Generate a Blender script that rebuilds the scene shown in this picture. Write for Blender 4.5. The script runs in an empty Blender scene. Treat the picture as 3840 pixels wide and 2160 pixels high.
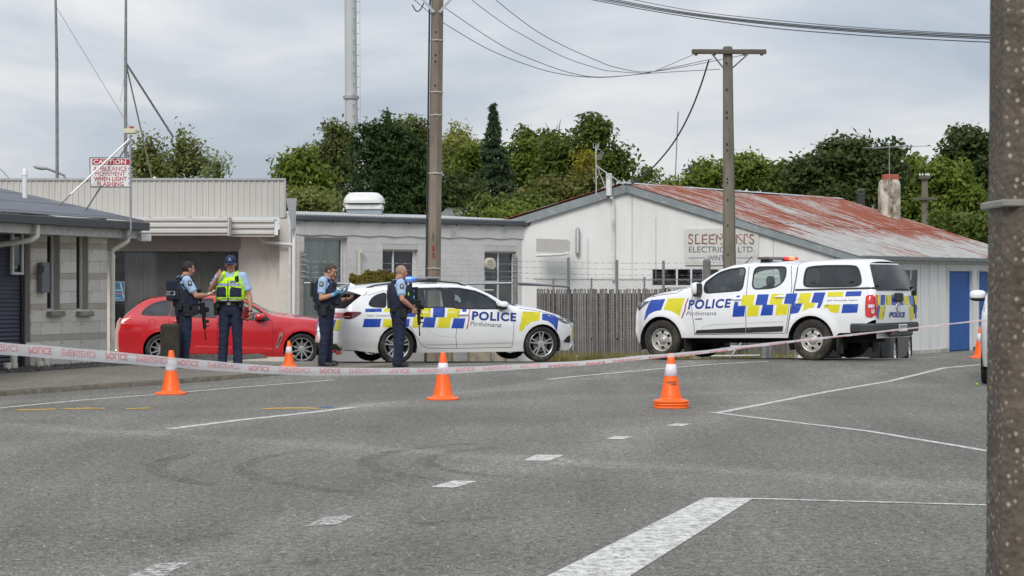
import bpy, math, random
import numpy as np
from mathutils import Vector, Matrix, noise as mnoise
from mathutils.geometry import delaunay_2d_cdt
from mathutils.bvhtree import BVHTree

random.seed(7); RNG = np.random.default_rng(7)
SC = bpy.context.scene
COL = SC.collection
R = math.radians

# ------------------------------------------------------------------ camera
CAM_H = 1.55; FPX = 8000.0; CX = 1920.0; HY = 1054.0     # focal length and horizon in pixels of the 3840 px wide photo
cam_d = bpy.data.cameras.new('camera'); cam = bpy.data.objects.new('camera', cam_d); COL.objects.link(cam)
cam.location = (0, 0, CAM_H); cam.rotation_euler = (R(90), 0, 0)
cam_d.sensor_width = 36; cam_d.lens = FPX / 3840 * 36; cam_d.shift_y = -(1080 - HY) / 3840
cam_d.clip_start = 0.1; cam_d.clip_end = 3000
cam_d.dof.use_dof = True; cam_d.dof.focus_distance = 40; cam_d.dof.aperture_fstop = 13
SC.camera = cam

# ------------------------------------------------------------------ world, sun, exposure
SUN_EL, SUN_AZ = 40, 196          # azimuth measured clockwise from +Y: behind the camera, to the left
w = bpy.data.worlds.new('World'); SC.world = w; w.use_nodes = True
nt = w.node_tree; nt.nodes.clear()
def wn(t, **k):
    n = nt.nodes.new(t)
    for a, b in k.items(): setattr(n, a, b)
    return n
wo = wn('ShaderNodeOutputWorld'); bg = wn('ShaderNodeBackground'); bg.inputs[1].default_value = 0.1
sky = wn('ShaderNodeTexSky', sky_type='NISHITA'); sky.sun_disc = False
sky.sun_elevation = R(SUN_EL); sky.sun_rotation = R(SUN_AZ)
tc = wn('ShaderNodeTexCoord'); mp = wn('ShaderNodeMapping'); mp.inputs['Scale'].default_value = (1, 1, 3.0)
mp.inputs['Location'].default_value = (3.30, 0.0, 1.27)
nz = wn('ShaderNodeTexNoise'); nz.inputs['Scale'].default_value = 5.0; nz.inputs['Detail'].default_value = 7; nz.inputs['Roughness'].default_value = 0.52
nz.inputs['Distortion'].default_value = 0.3
rp = wn('ShaderNodeValToRGB')
rp.color_ramp.elements[0].position = 0.37; rp.color_ramp.elements[0].color = (4.55, 5.15, 6.05, 1)
rp.color_ramp.elements[1].position = 0.65; rp.color_ramp.elements[1].color = (8.4, 8.45, 8.5, 1)
e = rp.color_ramp.elements.new(0.50); e.color = (5.95, 6.35, 7.05, 1)
sp = wn('ShaderNodeSeparateXYZ')
mr = wn('ShaderNodeMapRange'); mr.inputs['From Min'].default_value = 0.0; mr.inputs['From Max'].default_value = 1.0
mr.inputs['To Min'].default_value = 0.93; mr.inputs['To Max'].default_value = 1.8
vm = wn('ShaderNodeVectorMath', operation='SCALE')
mx = wn('ShaderNodeMix', data_type='RGBA'); mx.inputs[0].default_value = 0.92
L = nt.links.new
L(tc.outputs['Generated'], mp.inputs[0]); L(mp.outputs[0], nz.inputs['Vector']); L(nz.outputs[0], rp.inputs[0])
L(tc.outputs['Generated'], sp.inputs[0]); L(sp.outputs['Z'], mr.inputs['Value'])
L(rp.outputs[0], vm.inputs[0]); L(mr.outputs[0], vm.inputs['Scale'])
L(sky.outputs[0], mx.inputs[6]); L(vm.outputs[0], mx.inputs[7]); L(mx.outputs[2], bg.inputs[0]); L(bg.outputs[0], wo.inputs[0])
sun_d = bpy.data.lights.new('sun', 'SUN'); sun = bpy.data.objects.new('sun', sun_d); COL.objects.link(sun)
sun_d.energy = 2.1; sun_d.angle = R(26); sun_d.color = (1.0, 0.96, 0.9)
_az = R(SUN_AZ); _el = R(SUN_EL)
sdir = Vector((math.sin(_az) * math.cos(_el), math.cos(_az) * math.cos(_el), math.sin(_el)))
sun.rotation_euler = sdir.to_track_quat('Z', 'Y').to_euler(); sun.location = (0, -10, 60)
vs = SC.view_settings; vs.view_transform = 'Standard'; vs.look = 'None'; vs.exposure = 0.0; vs.gamma = 1.0; vs.use_curve_mapping = False

# ------------------------------------------------------------------ small maths
def sm(a, b, x):
    t = min(1.0, max(0.0, (x - a) / (b - a))); return t * t * (3 - 2 * t)
def interp(tab, x):
    return float(np.interp(x, [t[0] for t in tab], [t[1] for t in tab]))
def ground_base(x, y):
    c = 0.055 + 0.065 * sm(0, 5.2, x)
    return interp([(-50, 0), (33, 0), (38.8, c), (40.6, c - .035), (44.5, -.20), (50, -.40), (55, -.52), (62, -.55), (3000, -.55)], y)
K0 = Vector((-6.89, 28.7)); KD = Vector((0.462, 0.887)); KN = Vector((-0.887, 0.462))     # kerb line: point, direction, normal towards the footpath
def pave_h(y): return 0.05 * (1 - sm(33.5, 36.5, y)) + 0.012
def kerb_sd(x, y): return (Vector((x, y)) - K0).dot(KN)
def ground(x, y):
    g = ground_base(x, y); s = kerb_sd(x, y)
    if 0 < s < 2.55 and y < 39: g += pave_h(y) + .03 * s * (1 - sm(36.5, 38.5, y))
    elif s >= 2.55 and y < 41: g += .14
    return g
def ray(px, py): return Vector(((px - CX) / FPX, 1.0, -(py - HY) / FPX))
def N(px, py, D):
    r = ray(px, py); return Vector((r.x * D, D, CAM_H + r.z * D))
QK = 3840 / 2576
def Q(qx, qy, D): return N(qx * QK, qy * QK, D)
def GP(px, py, gf=ground_base):
    r = ray(px, py); D = 5.0
    while D < 90:
        if CAM_H + r.z * D < gf(r.x * D, D): break
        D += .02
    return Vector((r.x * D, D, gf(r.x * D, D)))

# ------------------------------------------------------------------ objects
def setp(o, label=None, cat=None, group=None, kind=None):
    if label: o['label'] = label
    if cat: o['category'] = cat
    if group: o['group'] = group
    if kind: o['kind'] = kind
    return o
def empty(name, loc, label=None, cat=None, group=None, rz=0.0):
    o = bpy.data.objects.new(name, None); COL.objects.link(o)
    o.location = loc; o.rotation_euler = (0, 0, rz); o.empty_display_size = .2
    return setp(o, label, cat, group)
def root_off(parent):
    v = Vector((0, 0, 0))
    while parent is not None:
        v += parent.location; parent = parent.parent
    return v
class MB:
    def __init__(s): s.v = []; s.f = []
    def add(s, vs, fs):
        n = len(s.v); s.v.extend([tuple(a) for a in vs]); s.f.extend([tuple(i + n for i in f) for f in fs]); return s
    def box(s, c, d, rz=0.0, M=None):
        hx, hy, hz = d[0] / 2, d[1] / 2, d[2] / 2
        P = [Vector((x, y, z)) for x in (-hx, hx) for y in (-hy, hy) for z in (-hz, hz)]
        if M is not None: P = [M @ p for p in P]
        elif rz:
            m = Matrix.Rotation(rz, 3, 'Z'); P = [m @ p for p in P]
        c = Vector(c)
        return s.add([p + c for p in P], [(0, 1, 3, 2), (4, 6, 7, 5), (0, 4, 5, 1), (2, 3, 7, 6), (0, 2, 6, 4), (1, 5, 7, 3)])
    def bbox(s, c, d, b=.01, M=None):
        """box with chamfered edges"""
        hx, hy, hz = [a / 2 for a in d]; b = min(b, hx * .9, hy * .9, hz * .9); P = []; F = []
        def ring(z, ix):
            x, y = hx - ix, hy - ix; bb = b if ix == 0 else b * .5
            return [Vector(p) for p in ((-x + bb, -y, z), (x - bb, -y, z), (x, -y + bb, z), (x, y - bb, z), (x - bb, y, z), (-x + bb, y, z), (-x, y - bb, z), (-x, -y + bb, z))]
        for z, ix in ((-hz, b), (-hz + b, 0), (hz - b, 0), (hz, b)): P += ring(z, ix)
        for k in range(3):
            for i in range(8): F.append((k * 8 + i, k * 8 + (i + 1) % 8, k * 8 + 8 + (i + 1) % 8, k * 8 + 8 + i))
        F.append(tuple(range(7, -1, -1))); F.append(tuple(range(24, 32)))
        if M is not None: P = [M @ p for p in P]
        c = Vector(c)
        return s.add([p + c for p in P], F)
    def tube(s, pts, r, seg=8, caps=True, close=False):
        pts = [Vector(p) for p in pts]; n = len(pts); rs = r if isinstance(r, (list, tuple)) else [r] * n
        V = []; F = []; up = None
        for i, p in enumerate(pts):
            a = pts[max(0, i - 1)]; b = pts[min(n - 1, i + 1)]; d = (b - a)
            d = d.normalized() if d.length > 1e-9 else Vector((0, 0, 1))
            if up is None:
                up = d.orthogonal().normalized()
            else:
                up = up - d * up.dot(d)
                up = up.normalized() if up.length > 1e-6 else d.orthogonal().normalized()
            q = d.cross(up); rr = rs[i]
            rx, ry = rr if isinstance(rr, (list, tuple)) else (rr, rr)
            for k in range(seg):
                t = 2 * math.pi * k / seg; V.append(p + up * math.cos(t) * rx + q * math.sin(t) * ry)
        for i in range(n - 1):
            for k in range(seg):
                F.append((i * seg + k, i * seg + (k + 1) % seg, (i + 1) * seg + (k + 1) % seg, (i + 1) * seg + k))
        if caps:                                     # end caps get their own corners so that smooth sides stay smooth
            m = len(V); V += V[:seg] + V[(n - 1) * seg:n * seg]; F.append(tuple(range(m + seg - 1, m - 1, -1))); F.append(tuple(range(m + seg, m + 2 * seg)))
        return s.add(V, F)
    def cyl(s, c, r, h, seg=16, r2=None):
        c = Vector(c); return s.tube([c, c + Vector((0, 0, h))], [r, r if r2 is None else r2], seg)
    def ell(s, c, r, seg=14, rings=9, M=None, e=1.0):
        V = []; F = []
        for i in range(rings + 1):
            a = math.pi * i / rings - math.pi / 2
            for k in range(seg):
                t = 2 * math.pi * k / seg
                p = Vector((math.cos(a) * math.cos(t), math.cos(a) * math.sin(t), math.sin(a)))
                if e != 1.0: p = Vector([math.copysign(abs(q) ** e, q) for q in p])
                p = Vector((p.x * r[0], p.y * r[1], p.z * r[2]))
                if M is not None: p = M @ p
                V.append(p + Vector(c))
        for i in range(rings):
            for k in range(seg): F.append((i * seg + k, i * seg + (k + 1) % seg, (i + 1) * seg + (k + 1) % seg, (i + 1) * seg + k))
        return s.add(V, F)
    def lathe(s, prof, seg=32, axis='Y', c=(0, 0, 0)):
        V = []; F = []; c = Vector(c); n = len(prof)
        for (r, h) in prof:
            for k in range(seg):
                t = 2 * math.pi * k / seg
                p = Vector((r * math.cos(t), h, r * math.sin(t))) if axis == 'Y' else Vector((r * math.cos(t), r * math.sin(t), h))
                V.append(p + c)
        for i in range(n - 1):
            for k in range(seg): F.append((i * seg + k, i * seg + (k + 1) % seg, (i + 1) * seg + (k + 1) % seg, (i + 1) * seg + k))
        return s.add(V, F)
    def grid(s, fn, nu, nv):
        V = [fn(i / nu, j / nv) for j in range(nv + 1) for i in range(nu + 1)]
        F = [(j * (nu + 1) + i, j * (nu + 1) + i + 1, (j + 1) * (nu + 1) + i + 1, (j + 1) * (nu + 1) + i) for j in range(nv) for i in range(nu)]
        return s.add(V, F)
    def prism(s, poly, fn0, fn1):
        """poly: 2D outline; fn0/fn1 map a 2D point to the two faces"""
        n = len(poly)
        return s.add([fn0(*p) for p in poly] + [fn1(*p) for p in poly], [tuple(range(n)), tuple(range(2 * n - 1, n - 1, -1))] + [(i, n + i, n + (i + 1) % n, (i + 1) % n) for i in range(n)])
    def mesh(s, name, mat=None, smooth=False, off=None):
        me = bpy.data.meshes.new(name)
        v = s.v
        if off is not None and off.length > 0: v = [(a[0] - off.x, a[1] - off.y, a[2] - off.z) for a in v]
        me.from_pydata(v, [], s.f)
        if mat is not None: me.materials.append(mat)
        if smooth: me.polygons.foreach_set('use_smooth', [True] * len(me.polygons))
        me.update(); return me
    def build(s, name, mat, parent=None, smooth=False, world=True, **props):
        off = root_off(parent) if (world and parent is not None) else None
        me = s.mesh(name, mat, smooth, off); return link(name, me, parent, **props)
def link(name, me, parent=None, **props):
    o = bpy.data.objects.new(name, me); COL.objects.link(o)
    if parent is not None: o.parent = parent
    return setp(o, props.get('label'), props.get('cat'), props.get('group'), props.get('kind'))
def autosmooth(o, ang=35):
    me = o.data
    try: me.shade_smooth() if False else None
    except Exception: pass
    import bmesh
    bm = bmesh.new(); bm.from_mesh(me)
    for f in bm.faces: f.smooth = True
    for e_ in bm.edges:
        if len(e_.link_faces) == 2 and e_.calc_face_angle(0) > R(ang): e_.smooth = False
    bm.to_mesh(me); bm.free(); return o

# ------------------------------------------------------------------ materials
def srgb(r, g, b):
    f = lambda c: (c / 255 / 12.92) if c / 255 <= .04045 else ((c / 255 + .055) / 1.055) ** 2.4
    return (f(r), f(g), f(b))
class NT:
    def __init__(s, mat): s.t = mat.node_tree; s.n = s.t.nodes; s.l = s.t.links.new
    def new(s, t, **k):
        n = s.n.new(t)
        for a, b in k.items():
            if a.startswith('i_'): n.inputs[int(a[2:]) if a[2:].isdigit() else a[2:].replace('_', ' ')].default_value = b
            else: setattr(n, a, b)
        return n
def M(name, col, rough=.6, metal=0.0, var=.12, scale=6.0, bump=0.0, bscale=60.0, coat=0.0, emis=None, estr=0.0, stretch=None, spec=.5,
      dirt=None, dirt_amt=0.0, dirt_scale=1.5, trans=0.0, sub=0.0, low=None, wave=None):
    """base colour with procedural variation, optional dirt patches, bump"""
    m = bpy.data.materials.new(name); m.use_nodes = True; T = NT(m); b = T.n['Principled BSDF']
    b.inputs['Roughness'].default_value = rough; b.inputs['Metallic'].default_value = metal
    b.inputs['Specular IOR Level'].default_value = spec
    b.inputs['Coat Weight'].default_value = coat; b.inputs['Coat Roughness'].default_value = .05
    if trans: b.inputs['Transmission Weight'].default_value = trans
    if sub: b.inputs['Subsurface Weight'].default_value = sub; b.inputs['Subsurface Radius'].default_value = (.01, .004, .002)
    tcn = T.new('ShaderNodeTexCoord'); mpn = T.new('ShaderNodeMapping')
    if stretch: mpn.inputs['Scale'].default_value = stretch
    T.l(tcn.outputs['Object'], mpn.inputs[0])
    n1 = T.new('ShaderNodeTexNoise'); n1.inputs['Scale'].default_value = scale; n1.inputs['Detail'].default_value = 6
    T.l(mpn.outputs[0], n1.inputs['Vector'])
    rmp = T.new('ShaderNodeMapRange'); rmp.inputs['From Min'].default_value = .3; rmp.inputs['From Max'].default_value = .7
    rmp.inputs['To Min'].default_value = 1 - var; rmp.inputs['To Max'].default_value = 1 + var
    T.l(n1.outputs[0], rmp.inputs['Value'])
    sc_ = T.new('ShaderNodeVectorMath', operation='SCALE'); sc_.inputs[0].default_value = col[:3]; T.l(rmp.outputs[0], sc_.inputs['Scale'])
    outc = sc_.outputs[0]
    if dirt is not None:
        n2 = T.new('ShaderNodeTexNoise'); n2.inputs['Scale'].default_value = dirt_scale; n2.inputs['Detail'].default_value = 9; n2.inputs['Roughness'].default_value = .65
        T.l(mpn.outputs[0], n2.inputs['Vector'])
        r2 = T.new('ShaderNodeMapRange'); r2.inputs['From Min'].default_value = .62 - .3 * dirt_amt; r2.inputs['From Max'].default_value = .82 - .3 * dirt_amt
        T.l(n2.outputs[0], r2.inputs['Value'])
        mxn = T.new('ShaderNodeMix', data_type='RGBA'); T.l(r2.outputs[0], mxn.inputs[0]); T.l(outc, mxn.inputs[6]); mxn.inputs[7].default_value = (*dirt[:3], 1)
        outc = mxn.outputs[2]
    if low is not None:      # grime that the ground throws up: (height z0, z1, colour, strength), in the object's own coordinates
        sp_ = T.new('ShaderNodeSeparateXYZ'); T.l(tcn.outputs['Object'], sp_.inputs[0])
        r3 = T.new('ShaderNodeMapRange'); r3.inputs['From Min'].default_value = low[0]; r3.inputs['From Max'].default_value = low[1]
        r3.inputs['To Min'].default_value = low[3]; r3.inputs['To Max'].default_value = 0; T.l(sp_.outputs['Z'], r3.inputs['Value'])
        mu = T.new('ShaderNodeMath', operation='MULTIPLY'); T.l(r3.outputs[0], mu.inputs[0]); T.l(rmp.outputs[0], mu.inputs[1])
        mxn = T.new('ShaderNodeMix', data_type='RGBA'); T.l(mu.outputs[0], mxn.inputs[0]); T.l(outc, mxn.inputs[6]); mxn.inputs[7].default_value = (*low[2][:3], 1)
        outc = mxn.outputs[2]
    T.l(outc, b.inputs['Base Color'])
    if bump:
        n3 = T.new('ShaderNodeTexNoise'); n3.inputs['Scale'].default_value = bscale; n3.inputs['Detail'].default_value = 4; T.l(mpn.outputs[0], n3.inputs['Vector'])
        bp = T.new('ShaderNodeBump'); bp.inputs['Strength'].default_value = min(1, bump); bp.inputs['Distance'].default_value = .01; T.l(n3.outputs[0], bp.inputs['Height']); T.l(bp.outputs[0], b.inputs['Normal'])
    if emis: b.inputs['Emission Color'].default_value = (*emis, 1); b.inputs['Emission Strength'].default_value = estr
    return m
def glassmat(name, tint, refl=.12, rough=.02):
    """thin tinted pane: transmits straight through with a tint, reflects at grazing angles"""
    m = bpy.data.materials.new(name); m.use_nodes = True; T = NT(m); T.n.clear()
    o = T.new('ShaderNodeOutputMaterial'); tr = T.new('ShaderNodeBsdfTransparent'); tr.inputs[0].default_value = (*tint, 1)
    gl = T.new('ShaderNodeBsdfGlossy'); gl.inputs['Roughness'].default_value = rough; gl.inputs[0].default_value = (.95, .97, 1, 1)
    tcn = T.new('ShaderNodeTexCoord'); n1 = T.new('ShaderNodeTexNoise'); n1.inputs['Scale'].default_value = 3; T.l(tcn.outputs['Object'], n1.inputs['Vector'])
    fr = T.new('ShaderNodeFresnel'); fr.inputs[0].default_value = 1.5
    ma = T.new('ShaderNodeMath', operation='MULTIPLY_ADD'); T.l(fr.outputs[0], ma.inputs[0]); ma.inputs[1].default_value = 1.0; ma.inputs[2].default_value = refl
    mm = T.new('ShaderNodeMath', operation='MULTIPLY_ADD'); T.l(n1.outputs[0], mm.inputs[0]); mm.inputs[1].default_value = .06; T.l(ma.outputs[0], mm.inputs[2])
    mxs = T.new('ShaderNodeMixShader'); T.l(mm.outputs[0], mxs.inputs[0]); T.l(tr.outputs[0], mxs.inputs[1]); T.l(gl.outputs[0], mxs.inputs[2]); T.l(mxs.outputs[0], o.inputs[0])
    return m
def alpha_noise(m, scale, lo, hi, stretch=(1, 1, 1), detail=6, amax=1.0):
    """worn-through paint: holes where the noise is low"""
    T = NT(m); out = T.n['Material Output']; b = T.n['Principled BSDF']
    tcn = T.new('ShaderNodeTexCoord'); mpn = T.new('ShaderNodeMapping'); mpn.inputs['Scale'].default_value = stretch; T.l(tcn.outputs['Object'], mpn.inputs[0])
    n1 = T.new('ShaderNodeTexNoise'); n1.inputs['Scale'].default_value = scale; n1.inputs['Detail'].default_value = detail; n1.inputs['Roughness'].default_value = .7; T.l(mpn.outputs[0], n1.inputs['Vector'])
    rmp = T.new('ShaderNodeMapRange'); rmp.inputs['From Min'].default_value = lo; rmp.inputs['From Max'].default_value = hi; rmp.inputs['To Max'].default_value = amax; T.l(n1.outputs[0], rmp.inputs['Value'])
    T.l(rmp.outputs[0], b.inputs['Alpha']); return m

WHITE = M('white paint on buildings', (.72, .72, .70), .7, var=.05, scale=2, dirt=(.50, .47, .40), dirt_amt=.04, dirt_scale=3.5, stretch=(1.5, 1.5, .35), bump=.15, bscale=25)
CARWHITE = M('white car paint', (.78, .79, .80), .25, var=.02, coat=.8, low=(.15, .75, (.45, .41, .34), .35))
CARRED = M('red car paint', (.52, .006, .014), .25, var=.04, coat=1.0, low=(.1, .5, (.25, .05, .04), .3))
BLACKPL = M('black plastic', (.02, .02, .021), .55, var=.2, bump=.1)
DARKGAP = M('dark cavity', (.006, .006, .006), .9, var=.2)
RUBBER = M('tyre rubber', (.018, .018, .018), .85, var=.25, scale=20, bump=.4, bscale=120, dirt=(.09, .08, .065), dirt_amt=.45, dirt_scale=6)
RUBBERDIRTY = M('dusty tyre rubber', (.024, .022, .02), .9, var=.25, scale=20, bump=.5, bscale=90, dirt=(.08, .068, .052), dirt_amt=.55, dirt_scale=5)
ALLOY = M('alloy silver', (.62, .62, .63), .3, .85, var=.08)
STEELPAINT = M('silver steel wheel paint', (.52, .51, .48), .4, .5, var=.1, dirt=(.2, .17, .13), dirt_amt=.3, dirt_scale=8)
CHROME = M('chrome', (.8, .8, .82), .12, 1.0, var=.03)
GLASS_T = glassmat('car glass', (.74, .82, .79), .0)
GLASS_D = glassmat('dark privacy glass', (.05, .05, .055), -.01)
GLASS_S = glassmat('windscreen glass', (.42, .46, .46), .30)
GLASS_W = glassmat('window glass', (.55, .58, .57), .0)
BLUE = M('livery blue', (.008, .055, .36), .35, var=.04, coat=.5)
YEL = M('livery yellow', (.66, .60, .012), .4, var=.04, coat=.3)
NAVYTXT = M('livery navy lettering', (.01, .035, .22), .4, var=.03)
GREYTXT = M('livery grey lettering', (.16, .17, .2), .5, var=.05)
REDTXT = M('livery dark red line', (.35, .02, .03), .5, var=.05)
REDLAMP = M('red lamp lens', (.55, .01, .012), .12, var=.15, scale=30, coat=1.0)
REDDARK = M('dark red lamp lens', (.12, .006, .01), .12, var=.15, scale=30, coat=1.0)
CLEARLAMP = M('clear lamp lens', (.6, .6, .6), .1, .3, var=.35, scale=50, coat=1.0)
HEADLAMP = M('headlamp lens over dark housing', (.10, .11, .12), .08, .4, var=.5, scale=25, coat=1.0)
GALV = M('galvanised steel', (.36, .37, .38), .45, .6, var=.15, scale=12)
GALVDULL = M('weathered galvanised steel', (.22, .225, .225), .6, .35, var=.2, scale=9)
CONCRETE = M('pole concrete', (.20, .165, .13), .85, var=.22, scale=5, bump=.5, bscale=50, dirt=(.10, .085, .07), dirt_amt=.3, stretch=(1, 1, .3))
CONCRETE2 = M('grey pole concrete', (.17, .155, .12), .85, var=.22, scale=5, bump=.5, bscale=50, dirt=(.09, .085, .07), dirt_amt=.3, stretch=(1, 1, .3))
ORANGE = M('cone orange plastic', (.95, .13, .008), .45, var=.05, scale=5, dirt=(.5, .1, .03), dirt_amt=.12, dirt_scale=8)
REFLW = M('cone reflective band', (.74, .72, .76), .35, var=.06, scale=20)
WIRE = M('black cable', (.03, .03, .033), .6, var=.1)
WIREG = M('grey conductor', (.14, .14, .15), .5, .3, var=.1)
DARKSTEEL = M('dark gutter steel', (.075, .085, .095), .5, .2, var=.12, dirt=(.2, .2, .19), dirt_amt=.15, stretch=(.4, .4, 1))
GREYROOF = M('dark grey roofing', (.125, .135, .155), .55, .1, var=.08, scale=3, dirt=(.2, .2, .2), dirt_amt=.1)

# ------------------------------------------------------------------ 2D polygon tools
def inside(P, poly):
    P = np.asarray(P); x = P[:, 0]; y = P[:, 1]; c = np.zeros(len(P), bool); n = len(poly)
    for i in range(n):
        x1, y1 = poly[i]; x2, y2 = poly[(i + 1) % n]
        if y1 == y2: continue
        k = ((y1 > y) != (y2 > y)) & (x < (x2 - x1) * (y - y1) / (y2 - y1) + x1)
        c ^= k
    return c
def resample(poly, step, closed=True):
    out = []; n = len(poly)
    for i in range(n if closed else n - 1):
        a = poly[i]; b = poly[(i + 1) % n]; d = math.hypot(b[0] - a[0], b[1] - a[1]); k = max(1, int(math.ceil(d / step)))
        for j in range(k): out.append((a[0] + (b[0] - a[0]) * j / k, a[1] + (b[1] - a[1]) * j / k))
    if not closed: out.append(tuple(poly[-1]))
    return out
def smoothpoly(pts, it=1, closed=True):
    for _ in range(it):
        o = []; n = len(pts)
        rng = range(n) if closed else range(n - 1)
        if not closed: o.append(pts[0])
        for i in rng:
            a = pts[i]; b = pts[(i + 1) % n]
            o.append((a[0] * .75 + b[0] * .25, a[1] * .75 + b[1] * .25)); o.append((a[0] * .25 + b[0] * .75, a[1] * .25 + b[1] * .75))
        if not closed: o.append(pts[-1])
        pts = o
    return pts
def roundpoly(pts, r_=.06, n=3):
    out = []; m = len(pts)
    for i in range(m):
        a, b_, c = [Vector(p) for p in (pts[i - 1], pts[i], pts[(i + 1) % m])]; p = b_ + (a - b_).normalized() * min(r_, (a - b_).length * .42); q_ = b_ + (c - b_).normalized() * min(r_, (c - b_).length * .42)
        for k in range(n + 1): t = k / n; v = p * (1 - t) ** 2 + b_ * 2 * t * (1 - t) + q_ * t * t; out.append((v.x, v.y))
    return out
def triangulate(loops, step, extra=(), res=True):
    """constrained triangulation of all loops with an interior grid; returns 2D verts, tris"""
    V = []; E = []
    for lp in loops:
        lp = resample(lp, step) if res else lp
        n = len(V); V += lp; E += [(n + i, n + (i + 1) % len(lp)) for i in range(len(lp))]
    A = np.array(V); x0, z0 = A.min(0); x1, z1 = A.max(0)
    gx = np.arange(x0 + step / 2, x1, step); gz = np.arange(z0 + step / 2, z1, step)
    g = [(float(a), float(b)) for a in gx for b in gz] + list(extra)
    g = [p for p, k in zip(g, inside(g, loops[0])) if k] if g else []
    if g:
        B = np.array(V); g = [p for p in g if np.min((B[:, 0] - p[0]) ** 2 + (B[:, 1] - p[1]) ** 2) > (step * .25) ** 2]
    V2 = [Vector(p) for p in V + g]
    r = delaunay_2d_cdt(V2, E, [], 0, 1e-5)
    V3 = [(v.x, v.y) for v in r[0]]; F3 = [tuple(f) for f in r[2]]
    cen = [(sum(V3[i][0] for i in f) / 3, sum(V3[i][1] for i in f) / 3) for f in F3]
    return V3, [f for f, k in zip(F3, inside(cen, loops[0])) if k]
_tc = {}
TMP = bpy.data.scenes.new('workbench')          # a bench on which modifiers and text are turned into plain meshes
def bake(ob):
    TMP.collection.objects.link(ob); vl = TMP.view_layers[0]; vl.update(); me = bpy.data.meshes.new_from_object(ob.evaluated_get(vl.depsgraph)); bpy.data.objects.remove(ob); return me
def text2d(txt, bold=.0, shear=0.0, spacing=1.0, res=3):
    if 'M' in txt: bold = 0.0                    # the font's M tears when it is thickened
    key = (txt, bold, shear, spacing)
    if key in _tc: return _tc[key]
    cu = bpy.data.curves.new('t', 'FONT'); cu.body = txt; cu.size = 1; cu.offset = bold; cu.shear = shear; cu.space_character = spacing; cu.resolution_u = res; cu.fill_mode = 'FRONT'
    me = bake(bpy.data.objects.new('t', cu))
    v = [(a.co.x, a.co.y) for a in me.vertices]; f = [tuple(p.vertices) for p in me.polygons]
    bpy.data.curves.remove(cu); bpy.data.meshes.remove(me)
    a = np.array(v); mn = a.min(0); mxx = a.max(0)
    v = [((p[0] - mn[0]) / (mxx[0] - mn[0]), (p[1] - mn[1]) / (mxx[1] - mn[1])) for p in v]
    _tc[key] = (v, f); return _tc[key]
def textmb(txt, quad, mapf, bold=.0, shear=0.0, spacing=1.0):
    """text fitted bilinearly in quad (bl, br, tr, tl) of 2D points, mapped by mapf to 3D"""
    v, f = text2d(txt, bold, shear, spacing); bl, br, tr, tl = quad; out = []
    for s, t in v:
        x = (bl[0] * (1 - s) + br[0] * s) * (1 - t) + (tl[0] * (1 - s) + tr[0] * s) * t
        y = (bl[1] * (1 - s) + br[1] * s) * (1 - t) + (tl[1] * (1 - s) + tr[1] * s) * t
        out.append(mapf(x, y))
    return MB().add(out, f)
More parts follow.
